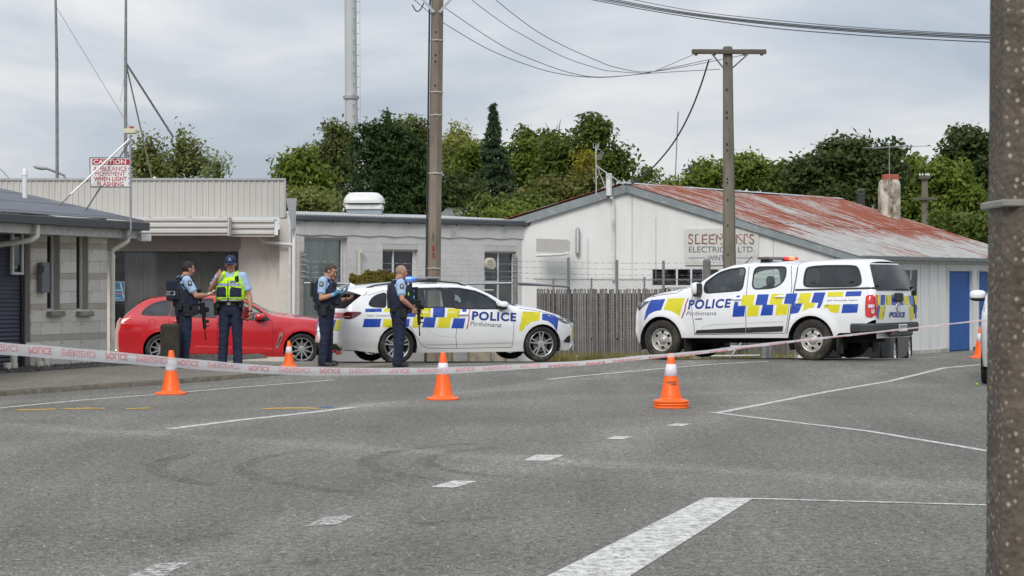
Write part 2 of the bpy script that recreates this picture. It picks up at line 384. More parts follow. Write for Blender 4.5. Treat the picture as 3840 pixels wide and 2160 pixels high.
# ================================================================== ROAD AND GROUND
def asphalt(name, base, chips, patch, warm=1.0, bands=()):
    m = bpy.data.materials.new(name); m.use_nodes = True; T = NT(m); b = T.n['Principled BSDF']; b.inputs['Roughness'].default_value = .85
    b.inputs['Specular IOR Level'].default_value = .3
    tcn = T.new('ShaderNodeTexCoord')
    def noise(scale, det=4, rough=.6, stretch=None):
        n = T.new('ShaderNodeTexNoise'); n.inputs['Scale'].default_value = scale; n.inputs['Detail'].default_value = det; n.inputs['Roughness'].default_value = rough
        if stretch:
            mp_ = T.new('ShaderNodeMapping'); mp_.inputs['Rotation'].default_value = (0, 0, R(22)); mp_.inputs['Scale'].default_value = stretch
            T.l(tcn.outputs['Object'], mp_.inputs[0]); T.l(mp_.outputs[0], n.inputs['Vector'])
        else: T.l(tcn.outputs['Object'], n.inputs['Vector'])
        return n
    def rng(src, a, b_, c, d):
        r_ = T.new('ShaderNodeMapRange'); r_.inputs['From Min'].default_value = a; r_.inputs['From Max'].default_value = b_; r_.inputs['To Min'].default_value = c; r_.inputs['To Max'].default_value = d
        T.l(src, r_.inputs['Value']); return r_.outputs[0]
    def mul(a, b_):
        k = T.new('ShaderNodeMath', operation='MULTIPLY'); T.l(a, k.inputs[0]); T.l(b_, k.inputs[1]); return k.outputs[0]
    a = rng(noise(48, 3, .75).outputs[0], .3, .7, 1 - chips, 1 + chips)
    a2 = rng(noise(15, 5, .8).outputs[0], .3, .7, 1 - chips * .75, 1 + chips * .75)
    c = rng(noise(.35, 6, .6).outputs[0], .3, .7, 1 - patch, 1 + patch)
    d = rng(noise(.5, 4, .6, (2.2, .16, 1)).outputs[0], .35, .7, 1.08, .84)
    e_ = rng(noise(3.0, 6, .7).outputs[0], .3, .7, .93, 1.07)
    k = mul(mul(mul(a, c), mul(d, e_)), a2)
    if bands:                                              # strips where loose pale chip has gathered between the wheel tracks
        sp_ = T.new('ShaderNodeSeparateXYZ'); T.l(tcn.outputs['Object'], sp_.inputs[0]); wob = noise(.8, 5, .7); rag = noise(9, 6, .8)
        for (px, py, qx, qy, wd, amt) in bands:
            dx, dy = qx - px, qy - py; l_ = math.hypot(dx, dy); nx2, ny2 = -dy / l_, dx / l_
            def m2(op, a_, b_):
                n = T.new('ShaderNodeMath', operation=op)
                for i_, v_ in enumerate((a_, b_)):
                    if isinstance(v_, (int, float)): n.inputs[i_].default_value = v_
                    else: T.l(v_, n.inputs[i_])
                return n.outputs[0]
            ds_ = m2('ADD', m2('ADD', m2('MULTIPLY', sp_.outputs['X'], nx2), m2('MULTIPLY', sp_.outputs['Y'], ny2)), -(px * nx2 + py * ny2))
            ds_ = m2('ABSOLUTE', m2('ADD', ds_, m2('MULTIPLY', m2('ADD', wob.outputs[0], -.5), wd * 2.2)), 0)
            k = mul(k, m2('ADD', mul(rng(ds_, 0, wd, amt, 0), rng(rag.outputs[0], .35, .65, .3, 1.6)), 1.0))
    v = T.new('ShaderNodeVectorMath', operation='SCALE'); v.inputs[0].default_value = (base * 1.04 * warm, base * 1.0, base * .88 / warm); T.l(k, v.inputs['Scale'])
    vo = T.new('ShaderNodeTexVoronoi'); vo.inputs['Scale'].default_value = 16; T.l(tcn.outputs['Object'], vo.inputs['Vector'])
    sep = T.new('ShaderNodeSeparateColor'); T.l(vo.outputs['Color'], sep.inputs[0])
    near = rng(vo.outputs['Distance'], .18, .26, 1, 0); pick = rng(sep.outputs[0], .91, .93, 0, 1); chip = mul(near, pick)
    mxn = T.new('ShaderNodeMix', data_type='RGBA'); T.l(chip, mxn.inputs[0]); T.l(v.outputs[0], mxn.inputs[6]); mxn.inputs[7].default_value = (.38, .37, .34, 1)
    pick2 = rng(sep.outputs[1], .93, .95, 0, 1); chip2 = mul(near, pick2)
    mx2 = T.new('ShaderNodeMix', data_type='RGBA'); T.l(chip2, mx2.inputs[0]); T.l(mxn.outputs[2], mx2.inputs[6]); mx2.inputs[7].default_value = (.03, .03, .03, 1)
    T.l(mx2.outputs[2], b.inputs['Base Color'])
    bp = T.new('ShaderNodeBump'); bp.inputs['Strength'].default_value = .7; bp.inputs['Distance'].default_value = .012
    n3 = noise(60, 4, .7); T.l(n3.outputs[0], bp.inputs['Height']); T.l(bp.outputs[0], b.inputs['Normal'])
    return m
_b = lambda a, b_, w_, m_: (*GP(*a)[:2], *GP(*b_)[:2], w_, m_)
ASPH = asphalt('chip seal road', .155, .95, .17, bands=[_b((634, 1610), (1700, 1482), .55, .32), _b((611, 2120), (2543, 1593), .7, .28), _b((2300, 1740), (3700, 1830), .45, .30), _b((0, 1512), (1250, 1410), .5, .25), _b((2500, 1480), (3600, 1440), .8, .14)])
PATHM = asphalt('footpath chip seal', .185, .5, .16, 1.06)
GRAVEL = asphalt('dark loose gravel', .07, .6, .3)
KERBM = M('mossy kerb concrete', (.115, .10, .075), .9, var=.4, scale=7, bump=.8, bscale=60, dirt=(.2, .19, .16), dirt_amt=.3, dirt_scale=12)

xs = sorted(set([-60, -40, -25, -15] + [x for x in range(-12, 14)] + [18, 25, 40, 60]))
ys = sorted(set([-40, -20, -8] + [i * .5 for i in range(0, 132)] + [38.8, 40.6, 44.5, 62, 70]))
mb = MB(); nx_ = len(xs)
mb.v = [(x, y, ground_base(x, y)) for y in ys for x in xs]
mb.f = [(j * nx_ + i, j * nx_ + i + 1, (j + 1) * nx_ + i + 1, (j + 1) * nx_ + i) for j in range(len(ys) - 1) for i in range(nx_ - 1)]
road = mb.build('road', ASPH, kind='structure')
GRASSM = M('rough grass land', (.06, .09, .03), .95, var=.4, scale=.6, bump=.5, bscale=8, dirt=(.12, .11, .06), dirt_amt=.3, dirt_scale=.3)
g = MB()
for (x0, x1, y0, y1) in ((-900, -60, -200, 1600), (60, 900, -200, 1600), (-60, 60, 70, 1600)):
    g.add([(x0, y0, -.56), (x1, y0, -.56), (x1, y1, -.56), (x0, y1, -.56)], [(0, 1, 2, 3)])
g.build('grass_field', GRASSM, kind='structure')

# footpath with its kerb
def kp(t, s, z): p = K0 + KD * t + KN * s; return (p.x, p.y, z)
mb = MB(); ts = [-30 + i * .5 for i in range(0, 88)]; rows = []
for t in ts:
    p = K0 + KD * t
    if p.y > 39.2: break
    rows.append(t)
prof = [(0.0, 'g'), (0.02, 't'), (.16, 't'), (.17, 't'), (1.0, 't'), (1.8, 't'), (2.55, 't'), (2.56, 'g')]
V = []
for t in rows:
    for s, k in prof:
        q_ = K0 + KD * t + KN * s; gb = ground_base(q_.x, q_.y); pv = pave_h((K0 + KD * t).y)
        wob = .004 * math.sin(t * 3.1) + .005 * math.sin(t * 7.7) if s < .2 else 0
        V.append((q_.x + wob * 2, q_.y, gb - .02 if k == 'g' else gb + pv + .03 * s * (1 - sm(36.5, 38.5, (K0 + KD * t).y)) + (wob if k == 't' else 0)))
np_ = len(prof); n_r = len(rows)
kerb = MB(); kerb.v = [tuple(v) for v in V]; kerb.f = [(j * np_ + i, j * np_ + i + 1, (j + 1) * np_ + i + 1, (j + 1) * np_ + i) for j in range(n_r - 1) for i in range(0, 2)]
pt = MB(); pt.v = [tuple(v) for v in V]; pt.f = [(j * np_ + i, j * np_ + i + 1, (j + 1) * np_ + i + 1, (j + 1) * np_ + i) for j in range(n_r - 1) for i in range(2, 7)]
footpath = pt.build('footpath', PATHM, kind='structure'); kerb.build('kerb', KERBM, footpath, smooth=True)
# gravel bed in front of the block wall
gb_ = MB(); V = []; F = []; nt_ = 60; ns_ = 8
for j in range(nt_ + 1):
    t = -24 + j * .6
    for i in range(ns_ + 1):
        s = 2.55 + i * .12; q_ = K0 + KD * t + KN * s
        V.append((q_.x, q_.y, ground_base(q_.x, q_.y) + .12 + .045 * min(1, i / 2) + (.03 * mnoise.noise(Vector((t * 2.1, s * 5, 0))) if i else -.03)))
F = [(j * 9 + i, j * 9 + i + 1, (j + 1) * 9 + i + 1, (j + 1) * 9 + i) for j in range(nt_) for i in range(ns_)]
V = [v for v in V]
F = [f for f in F if V[f[0]][1] < 38.5]
gb_.add(V, F).build('gravel_bed', GRAVEL, kind='structure', smooth=True)
st = MB()
for _ in range(2600):
    t = random.uniform(-6, 9.5); s = random.gauss(3.0, .22); s = max(2.58, min(3.4, s)); q_ = K0 + KD * t + KN * s
    if q_.y > 38.3: continue
    r_ = random.uniform(.012, .034); z = ground_base(q_.x, q_.y) + .165 + r_ * .2
    pts = [(q_.x + random.uniform(-r_, r_), q_.y + random.uniform(-r_, r_), z - r_ * .5) for _ in range(4)] + [(q_.x + random.uniform(-r_, r_) * .5, q_.y, z + r_)]
    st.add(pts, [(0, 1, 4), (1, 2, 4), (2, 3, 4), (3, 0, 4), (0, 2, 1), (0, 3, 2)])
st.build('loose_gravel', M('loose stones', (.12, .115, .105), .9, var=.5, scale=25), kind='stuff')
st = MB()
for _ in range(1500):                                             # loose chips lying on the seal
    y = 9 + 30 * random.random() ** 1.3; x = random.uniform(-.26, .26) * y
    r_ = random.uniform(.004, .011); z = ground_base(x, y)
    if kerb_sd(x, y) > 0: continue
    pts = [(x + random.uniform(-r_, r_), y + random.uniform(-r_, r_), z) for _ in range(4)] + [(x, y, z + r_ * .9)]
    st.add(pts, [(0, 1, 4), (1, 2, 4), (2, 3, 4), (3, 0, 4)])
st.build('loose_chips', M('pale chips', (.34, .33, .30), .9, var=.5, scale=9), kind='stuff')

# painted marks
PAINT = alpha_noise(M('road paint', (.63, .62, .585), .7, var=.14, scale=9, bump=.4, bscale=80, dirt=(.27, .26, .24), dirt_amt=.55, dirt_scale=10), 30, .36, .46, detail=7)
PAINTWORN = alpha_noise(M('worn road paint', (.55, .54, .51), .75, var=.12, scale=9, bump=.4, bscale=80, dirt=(.24, .23, .22), dirt_amt=.6, dirt_scale=14), 24, .39, .55, detail=8)
PAINTGONE = alpha_noise(M('nearly gone road paint', (.5, .49, .46), .75, var=.12, scale=9), 16, .48, .78, detail=8)
YMARK = alpha_noise(M('yellow survey paint', (.62, .36, .03), .8, var=.1), 10, .34, .46)
BMARK = alpha_noise(M('blue survey paint', (.05, .13, .34), .8, var=.1), 8, .36, .5)
TYREM = alpha_noise(M('tyre scuff', (.06, .058, .054), .8, var=.2), 4, .36, .66, detail=9, amax=.30)
def poly_mark(name, pts, mat, lift=.004):
    V, F = triangulate([pts], .3); m_ = MB().add([(x, y, ground_base(x, y) + lift) for x, y in V], F)
    return m_.build(name, mat, road)
def strip(name, pts, wd, mat, lift=.004, jit=0.0):
    P = [Vector(p[:2]) for p in resample([tuple(p[:2]) for p in pts], .25, closed=False)]; V = []; F = []
    for i, p in enumerate(P):
        d = (P[min(i + 1, len(P) - 1)] - P[max(i - 1, 0)]).normalized(); n = Vector((-d.y, d.x)); h = wd / 2
        for s in (-1, 1):
            q_ = p + n * s * (h + random.uniform(-jit, jit)); V.append((q_.x, q_.y, ground_base(q_.x, q_.y) + lift))
    F = [(2 * i, 2 * i + 2, 2 * i + 3, 2 * i + 1) for i in range(len(P) - 1)]
    return MB().add(V, F).build(name, mat, road)
gpl = lambda L_: [GP(*p) for p in L_]
strip('edge_line', gpl([(-400, 1566), (0, 1531), (300, 1502), (572, 1481), (900, 1453), (1250, 1425)]), .10, PAINT, jit=.006)
strip('edge_line', gpl([(1290, 1420), (1500, 1401)]), .10, PAINTGONE, jit=.01)
strip('centre_line', gpl([(634, 1610), (894, 1577), (1192, 1545), (1330, 1528)]), .13, PAINT, jit=.01)
strip('centre_line', gpl([(1335, 1527), (1700, 1482), (2050, 1425)]), .16, PAINTGONE, jit=.02)
strip('centre_line', gpl([(2052, 1424), (2181, 1410), (2442, 1386), (2665, 1367), (2880, 1356)]), .11, PAINT, jit=.008)
strip('bay_line', gpl([(2690, 1550), (3100, 1470), (3544, 1380), (3672, 1369), (3900, 1356)]), .11, PAINT, jit=.006)
strip('bay_line', gpl([(2665, 1547), (3261, 1619), (3690, 1690), (4300, 1790)]), .09, PAINT, lift=.0045, jit=.006)
strip('thin_line', gpl([(2810, 1871), (3690, 1896), (4400, 1916)]), .07, PAINT, lift=.0045, jit=.004)
poly_mark('stop_line', [tuple(GP(*p)[:2]) for p in ((2643, 1868), (2826, 1870), (2367, 2160), (1830, 2500), (1377, 2500), (2058, 2160))], PAINT)
r3 = lambda p: (1920 + p[0] * .74534, 1300 + p[1] * .74534); r2 = lambda p: (p[0] * .74534, 1500 + p[1] * .74534)
for pts, f_, mt in (([(770, 398), (830, 388), (905, 390), (850, 402)], r3, PAINT), ([(470, 466), (520, 452), (612, 455), (560, 468)], r3, PAINT),
                ([(62, 575), (120, 546), (265, 547), (185, 577)], r3, PAINT), ([(2165, 441), (2280, 408), (2400, 410), (2290, 443)], r2, PAINT),
                ([(1530, 640), (1640, 590), (1790, 583), (1700, 630)], r2, PAINTWORN), ([(640, 890), (790, 828), (970, 818), (860, 868), (780, 960), (560, 960)], r2, PAINTWORN)):
    poly_mark('dash_line', [tuple(GP(*f_(p))[:2]) for p in pts], mt)
for a, b_, c, mt, wd in (((90, 53), (180, 49), (280, 47), YMARK, .15), ((315, 46), (430, 43), (530, 43), YMARK, .15), ((640, 46), (700, 44), (760, 41), YMARK, .12), ((1320, 45), (1480, 42), (1600, 43), YMARK, .17), ((1620, 39), (1650, 37), (1675, 37), BMARK, .2)):
    strip('survey_mark', gpl([r2(a), r2(b_), r2(c)]), wd, mt, jit=.03)
for cx, cy, r_, a0, a1 in ((1.3, 18.4, 2.55, 130, 235), (1.3, 18.4, 2.05, 135, 235), (.9, 18.0, 3.15, 150, 232), (.2, 18.2, 3.2, 160, 225)):
    strip('tyre_mark', [(cx + r_ * math.cos(R(a)), cy + r_ * math.sin(R(a))) for a in range(a0, a1, 5)], .17, TYREM, lift=.003)
for a, b_ in (((885, 715), (1160, 668)), ((1500, 830), (1900, 770)), ((2120, 628), (2500, 590))):
    strip('tyre_mark', gpl([r2(a), r2(b_)]), .16, TYREM, lift=.003)

# ================================================================== BUILDINGS
class WF:
    """a vertical wall plane: origin, unit direction, outward normal"""
    def __init__(s, p0, p1, flip=False):
        s.p = Vector(p0[:2]); s.d = (Vector(p1[:2]) - s.p).normalized(); s.L = (Vector(p1[:2]) - s.p).length
        s.n = Vector((s.d.y, -s.d.x))
        if s.n.dot(-s.p) < 0: s.n = -s.n
        s.rz = math.atan2(s.d.y, s.d.x)
    def P(s, u, z, out=0.0): q_ = s.p + s.d * u + s.n * out; return Vector((q_.x, q_.y, z))
    def uz(s, px, py, out=0.0):
        r_ = ray(px, py); o = s.p + s.n * out
        t = o.dot(s.n) / (r_.x * s.n.x + r_.y * s.n.y); q_ = Vector((r_.x * t, r_.y * t)); return ((q_ - o).dot(s.d), CAM_H + r_.z * t)
    def uzq(s, qx, qy, out=0.0): return s.uz(qx * QK, qy * QK, out)
    def box(s, mb, u0, u1, z0, z1, o0, o1, bevel=0):
        c = s.P((u0 + u1) / 2, (z0 + z1) / 2, (o0 + o1) / 2); m_ = Matrix.Rotation(s.rz, 3, 'Z'); d = (abs(u1 - u0), abs(o1 - o0), abs(z1 - z0))
        return mb.bbox(c, d, bevel, m_) if bevel else mb.box(c, d, M=m_)
def wall_boxes(wf, mb, u0, u1, z0, z1, ops, o0, o1, top=None):
    us = sorted(set([u0, u1] + [u for o in ops for u in o[:2] if u0 < u < u1]))
    for a, b_ in zip(us[:-1], us[1:]):
        m_ = (a + b_) / 2; segs = [(z0, z1)]
        for (p, q_, r_, t) in ops:
            if p < m_ < q_:
                ns = []
                for (s0, s1) in segs:
                    if r_ > s0: ns.append((s0, min(r_, s1)))
                    if t < s1: ns.append((max(t, s0), s1))
                segs = ns
        for (s0, s1) in segs:
            if s1 - s0 > .001: wf.box(mb, a, b_, s0, s1, o0, o1)
UNIT = MB().bbox((0, 0, 0), (1, 1, 1), .02).mesh('block_unit')
def blocks(wf, parent, u0, u1, courses, ops, mats, bw=.4, out=.0, dep=.03, gap=.008, name='concrete_block'):
    meshes = {}
    off = root_off(parent); k = 0
    for ci, (z0, z1, mi) in enumerate(courses):
        u = u0 - (bw / 2 if ci % 2 else 0)
        while u < u1 - .02:
            a, b_ = max(u, u0), min(u + bw, u1); segs = [(a, b_)]
            for (p, q_, r_, t) in ops:
                if t > z0 + .04 and r_ < z1 - .04:
                    ns = []
                    for (s0, s1) in segs:
                        if p > s0: ns.append((s0, min(p, s1)))
                        if q_ < s1: ns.append((max(q_, s0), s1))
                    segs = [x for x in ns if x[1] - x[0] > .02]
            for (s0, s1) in segs:
                key = mats[mi][k % len(mats[mi])]
                if key.name not in meshes:
                    me = UNIT.copy(); me.materials.clear(); me.materials.append(key); meshes[key.name] = me
                o = bpy.data.objects.new(name, meshes[key.name]); COL.objects.link(o); o.parent = parent
                c = wf.P((s0 + s1) / 2, (z0 + z1) / 2, out + dep / 2 + random.uniform(-.001, .001)) - off
                o.location = c; o.rotation_euler = (0, 0, wf.rz); o.scale = (s1 - s0 - gap, dep, z1 - z0 - gap); k += 1
            u += bw
WOOD_W = M('white window timber', (.66, .66, .64), .5, var=.06, scale=10)
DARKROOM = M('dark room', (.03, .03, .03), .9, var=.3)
def window(wf, parent, u0, u1, z0, z1, rec=.12, mull=(), trans=(), fw=.045, glass=None, fmat=None, room=True, name='window', back=.8):
    """frame (part), pane and interior (sub-parts)"""
    fmat = fmat or WOOD_W; f = MB(); g_ = glass or GLASS_W
    wf.box(f, u0, u0 + fw, z0, z1, -rec, -rec + .05); wf.box(f, u1 - fw, u1, z0, z1, -rec, -rec + .05)
    wf.box(f, u0 + fw, u1 - fw, z0, z0 + fw, -rec, -rec + .05); wf.box(f, u0 + fw, u1 - fw, z1 - fw, z1, -rec, -rec + .05)
    for mu in mull: wf.box(f, mu - fw / 2, mu + fw / 2, z0 + fw, z1 - fw, -rec + .002, -rec + .048)
    cuts = [u0 + fw] + list(mull) + [u1 - fw]
    for tz in trans:
        z_, a, b_ = tz
        wf.box(f, a + fw / 2, b_ - fw / 2, z_ - fw / 2, z_ + fw / 2, -rec + .003, -rec + .047)
    fo = f.build(name, fmat, parent)
    for a, b_ in zip(cuts[:-1], cuts[1:]):
        p = MB(); p.add([wf.P(a, z0 + fw, -rec + .02), wf.P(b_, z0 + fw, -rec + .02), wf.P(b_, z1 - fw, -rec + .02), wf.P(a, z1 - fw, -rec + .02)], [(0, 1, 2, 3)])
        p.build('pane', g_, fo)
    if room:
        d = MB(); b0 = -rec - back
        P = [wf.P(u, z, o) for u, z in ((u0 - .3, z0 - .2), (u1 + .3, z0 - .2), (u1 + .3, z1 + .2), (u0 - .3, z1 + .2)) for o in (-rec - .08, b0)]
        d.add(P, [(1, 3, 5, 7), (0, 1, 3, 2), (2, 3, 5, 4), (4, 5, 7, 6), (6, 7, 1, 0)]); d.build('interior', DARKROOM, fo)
    return fo
def curtain(wf, parent, u0, u1, z0, z1, rec, mat, folds=20, amp=.03, name='curtain'):
    n = folds * 6
    return MB().grid(lambda s, t: wf.P(u0 + (u1 - u0) * s, z0 + (z1 - z0) * t, -rec + amp * math.sin(s * folds * 6.283 + 1.3 * math.sin(s * 9)) + amp * .4 * math.sin(s * folds * 15)), n, 2).build(name, mat, parent, smooth=True)
def pipe(mb, pts, r, seg=10): return mb.tube(pts, r, seg)

# ---- ambulance station (block walls, left)
AMB = empty('ambulance_station', (-7.6, 34.2, .1), 'low pale concrete block building with dark grey roof and narrow windows at the left edge', 'building')
A0 = Vector((-6.84, 36.0)); wa = WF(A0 - KD * 10, A0)             # u=10 at the right hand corner
BLK = [M('pale block %d' % i, (c, c * .95, c * .86), .9, var=.09, scale=14, bump=.4, bscale=90, dirt=(.30, .28, .24), dirt_amt=.2, dirt_scale=3) for i, c in enumerate((.66, .63, .70))]
SPL = [M('split face block', (.56, .51, .43), .95, var=.3, scale=30, bump=1.0, bscale=45)]
ul, _ = wa.uz(112, 1100)
ops = []
for x0, x1 in ((175, 222), (285, 329)):
    a, zt = wa.uz(x0, 881); b_, zb = wa.uz(x1, 1168); _, zt2 = wa.uz(x0, 884); zbb = wa.uz(x0, 1166)[1]
    ops.append((a, b_, zbb, 2.32))
crs = []; z = -.01
while z < 2.3:
    crs += [(z, z + .2, 0), (z + .2, z + .4, 0), (z + .4, z + .5, 1)]; z += .5
crs = [(a + .19, b_ + .19, m_) for a, b_, m_ in crs if a + .19 < 2.3]
mb = MB(); wall_boxes(wa, mb, ul, 10, .05, 2.6, ops, -.2, .0); wf_ = mb.build('wall', M('mortar', (.46, .43, .38), .95, var=.1, scale=20), AMB)
blocks(wa, AMB, ul, 10, crs, ops, [BLK, SPL], bw=.5, gap=.006, dep=.012)
mb = MB(); mb.box(wa.P(ul - .001, 1.3, -.1), (.02, .2, 2.5), wa.rz)
for i, o in enumerate(ops):
    window(wa, AMB, o[0], o[1], o[2], o[3], rec=.17, glass=glassmat('smoked glass', (.10, .10, .10), .04), fw=.035)
    s_ = MB(); wa.box(s_, o[0] - .02, o[1] + .05, o[2] - .09, o[2] - .005, -.15, .11, .012); s_.build('window_sill', M('sill concrete', (.27, .25, .20), .9, var=.2, bump=.4), AMB)
CREAM = M('cream pipe paint', (.68, .65, .56), .5, var=.08, scale=6, dirt=(.3, .26, .18), dirt_amt=.25)
# end face of the block wall and dark horizontal cladding beside it
mb = MB(); NR = 42; u0, u1 = 2.0, ul - .02
def ribs(s, t):
    z = .05 + 2.45 * t; return wa.P(u0 + (u1 - u0) * s, z, -.13 + .013 * math.sin(z * 2 * math.pi / .067))
cl = MB().grid(ribs, 1, 36 * 8); CLAD = M('slate blue corrugated cladding', (.085, .09, .12), .5, .2, var=.12, scale=3, dirt=(.13, .12, .11), dirt_amt=.15); cl.build('cladding', CLAD, AMB, smooth=True)
mb = MB(); wa.box(mb, u1 - .07, u1 + .0, .05, 2.5, -.12, -.09); mb.build('corner_flashing', M('charcoal flashing', (.03, .03, .034), .5, var=.1), AMB)
a0, z0 = wa.uz(36, 1030, -.1); a1, z1 = wa.uz(79, 880, -.1)
mb = MB(); window(wa, AMB, a0, a1, z0, 2.35, rec=.09, fw=.04, room=False)
mb = MB(); wa.box(mb, a0, a1, z0, 2.35, -.125, -.112)
mb.build('blind', M('greenish blind', (.13, .15, .07), .8, var=.5, scale=4, dirt=(.4, .25, .03), dirt_amt=.15, dirt_scale=3), AMB)
# meter box
mb = MB(); a0, zt = wa.uz(134, 984); a1, zb = wa.uz(164, 1097); wa.box(mb, a0, a1, zb, zt, .03, .13, .008)
mt = mb.build('meter_box', M('grey meter box', (.16, .17, .18), .45, var=.06), AMB)
mb = MB(); a0, zt = wa.uz(141, 994, .13); a1, zb = wa.uz(162, 1021, .13); wa.box(mb, a0, a1, zb, zt, .131, .15, .006); mb.build('meter_window', BLACKPL, mt)
# roof, gutter, fascia, soffit
EL, ER = Vector((-9.6, 24.0)), Vector((-6.38, 36.9)); we = WF(EL, ER); ZG = 2.40
EL = we.p; back = Vector((-.9266, .376))
def roofpt(s, t):
    p = we.P(we.L * s, 0, .02); b2 = p.xy + back * (6.5 * t); u_ = we.L * s
    return Vector((b2.x, b2.y, ZG + .19 + .205 * 6.5 * t + .011 * math.sin(u_ * 2 * math.pi / .09)))
nn = int(we.L / .09 * 6)
MB().grid(roofpt, nn, 1).build('roof', GREYROOF, AMB)
mb = MB()
for j, t in enumerate((.02, .19, .36, .55)):
    for i in range(int(we.L / .09)):
        p = roofpt((i * .09 + .0225) / we.L, t); mb.box(p + Vector((0, 0, .006)), (.014, .014, .012))
mb.build('roof_screw', M('dull screws', (.03, .035, .05), .6), AMB, kind='stuff')
mb = MB(); we.box(mb, 0, we.L, ZG + .02, ZG + .16, .0, .13, .012); mb.build('gutter', M('charcoal gutter', (.045, .048, .052), .45, .1, var=.1, scale=4), AMB)
mb = MB(); we.box(mb, 0, we.L - .02, ZG - .12, ZG + .03, -.05, -.02); mb.build('fascia', M('weathered white fascia', (.50, .49, .46), .7, var=.1, scale=5, dirt=(.25, .23, .2), dirt_amt=.3, dirt_scale=8), AMB)
mb = MB(); P = [we.P(0, ZG - .10, -.05), we.P(we.L - .02, ZG - .10, -.05), we.P(we.L - .02, ZG - .10, -1.6), we.P(0, ZG - .10, -1.6)]; mb.add(P + [p + Vector((0, 0, .02)) for p in P], [(0, 1, 2, 3), (4, 5, 6, 7), (0, 1, 5, 4), (1, 2, 6, 5), (2, 3, 7, 6)]); mb.build('soffit', M('soffit board', (.35, .34, .31), .8, var=.1), AMB)
mb = MB(); c = we.P(we.L - .09, ZG - .10, .06); mb.bbox(c, (.22, .13, .13), .01, Matrix.Rotation(we.rz - .5, 3, 'Z')); mb.build('barge_end', M('white barge end', (.6, .59, .56), .6, var=.06), AMB)
# side wall under the verge (east end)
mb = MB(); q0 = wa.P(10, 0); b0 = q0 + Vector((back.x, back.y, 0)) * 4; mb.add([(q0.x, q0.y, 0.0), (b0.x, b0.y, 0.0), (b0.x, b0.y, 3.1), (q0.x, q0.y, 2.5)], [(0, 1, 2, 3)]); mb.build('end_wall', BLK[0], AMB)
# rain water pipes
mb = MB(); u = 10.02
p0 = we.P(we.L - .75, ZG + .03, .05); p1 = we.P(we.L - .75, ZG - .17, .05); p2 = we.P(we.L - .85, ZG - .22, .02); p3 = wa.P(10.08, ZG - .33, .06); p4 = wa.P(10.08, ZG - .42, .06); p5 = wa.P(10.08, .22, .06)
mb.tube([p0, p1, p2, p3, p4, p5], .042, 12)
for z_ in (.9, 1.95): mb.tube([wa.P(10.08, z_, .06), wa.P(10.08, z_ + .03, .06)], .05, 12)
mb.build('downpipe', CREAM, AMB, smooth=True)
g0 = we.uz(150, 850, .1)[0]
mb = MB(); p0 = we.P(g0, ZG + .03, .05); p1 = we.P(g0, ZG - .16, .05); p2 = we.P(g0 - .1, ZG - .22, .02); p3 = wa.P(wa.uz(-60, 900, .1)[0], ZG - .32, .05)
mb.tube([p0, p1, p2, p3], .042, 12); mb.build('downpipe', CREAM, AMB, smooth=True)
for (px, dz) in ((40, 0), (160, .02)):
    mb = MB(); a0, _ = wa.uz(px, 1300, .12); mb.tube([wa.P(a0, .16, .18), wa.P(a0, .50, .18)], .058, 14)
    mb.tube([wa.P(a0, .46, .18), wa.P(a0 - .16, .52, .12), wa.P(a0 - .3, .52, .02)], .05, 12); mb.tube([wa.P(a0, .18, .18), wa.P(a0, .24, .18)], .066, 14)
    mb.tube([wa.P(a0 - .22, .16, .24), wa.P(a0 - .22, .27, .24)], .062, 14); mb.build('drain_pipe', CREAM, AMB, smooth=True)
# roof vent pipe
v0 = N(93, 785, 36.5); mb = MB(); mb.tube([v0 - Vector((0, 0, .3)), v0 + Vector((0, 0, .58))], .043, 14); mb.tube([v0 + Vector((0, 0, .58)), v0 + Vector((0, 0, .66)), v0 + Vector((0, 0, .70))], [.052, .045, .03], 14)
vp = mb.build('vent_pipe', M('white plastic pipe', (.72, .72, .72), .4, var=.05), AMB, smooth=True)
mb = MB(); mb.tube([v0 - Vector((0, 0, .12)), v0 + Vector((0, 0, .0)), v0 + Vector((0, 0, .12))], [.09, .058, .047], 14); mb.build('vent_boot', M('grey rubber boot', (.07, .07, .075), .6), vp, smooth=True)

# ---- caution sign on its bent pipe
CS = empty('caution_sign', Q(328, 600, 36.0), 'red and white caution ambulance movement sign in a steel frame above the grey roof', 'sign')
DS = 36.0; SQ = lambda x, y, d=0.0: Q(x, y, DS + d)
mb = MB(); mb.tube([SQ(300, 601), SQ(318, 600), SQ(327, 592), SQ(329, 575), SQ(328, 470), SQ(328, 342)], .017, 10); mb.build('post', GALV, CS, smooth=True)
mb = MB(); SW = [(227, 398), (327, 398), (327, 470), (229, 469)]
mb.prism([(227.5, 398.5), (326, 398.5), (326, 469), (228.5, 468.5)], lambda x, y: SQ(x, y, .03), lambda x, y: SQ(x, y, .045)); sp_ = mb.build('sign_panel', M('sign white', (.74, .74, .74), .4, var=.04, scale=8), CS)
mb = MB()
for a, b_ in (((226, 397), (328, 397)), ((226, 397), (228.5, 470)), ((228.5, 470), (327, 470))): mb.tube([SQ(*a, .04), SQ(*b_, .04)], .013, 6)
mb.build('frame', GALVDULL, CS)
SRED = M('sign red', (.42, .012, .02), .4, var=.05)
mb = MB(); mb.prism([(232, 400), (325, 400.5), (325, 414), (232, 414)], lambda x, y: SQ(x, y, .024), lambda x, y: SQ(x, y, .031)); mb.build('sign_band', SRED, CS)
mp2 = lambda x, y: SQ(x, y, .020); mp3 = lambda x, y: SQ(x, y, .026)
textmb('CAUTION', [(235, 412.4), (317, 412.4), (317, 401.8), (235, 401.8)], mp2, bold=.02).build('lettering', M('sign white lettering', (.75, .75, .75), .5), CS)
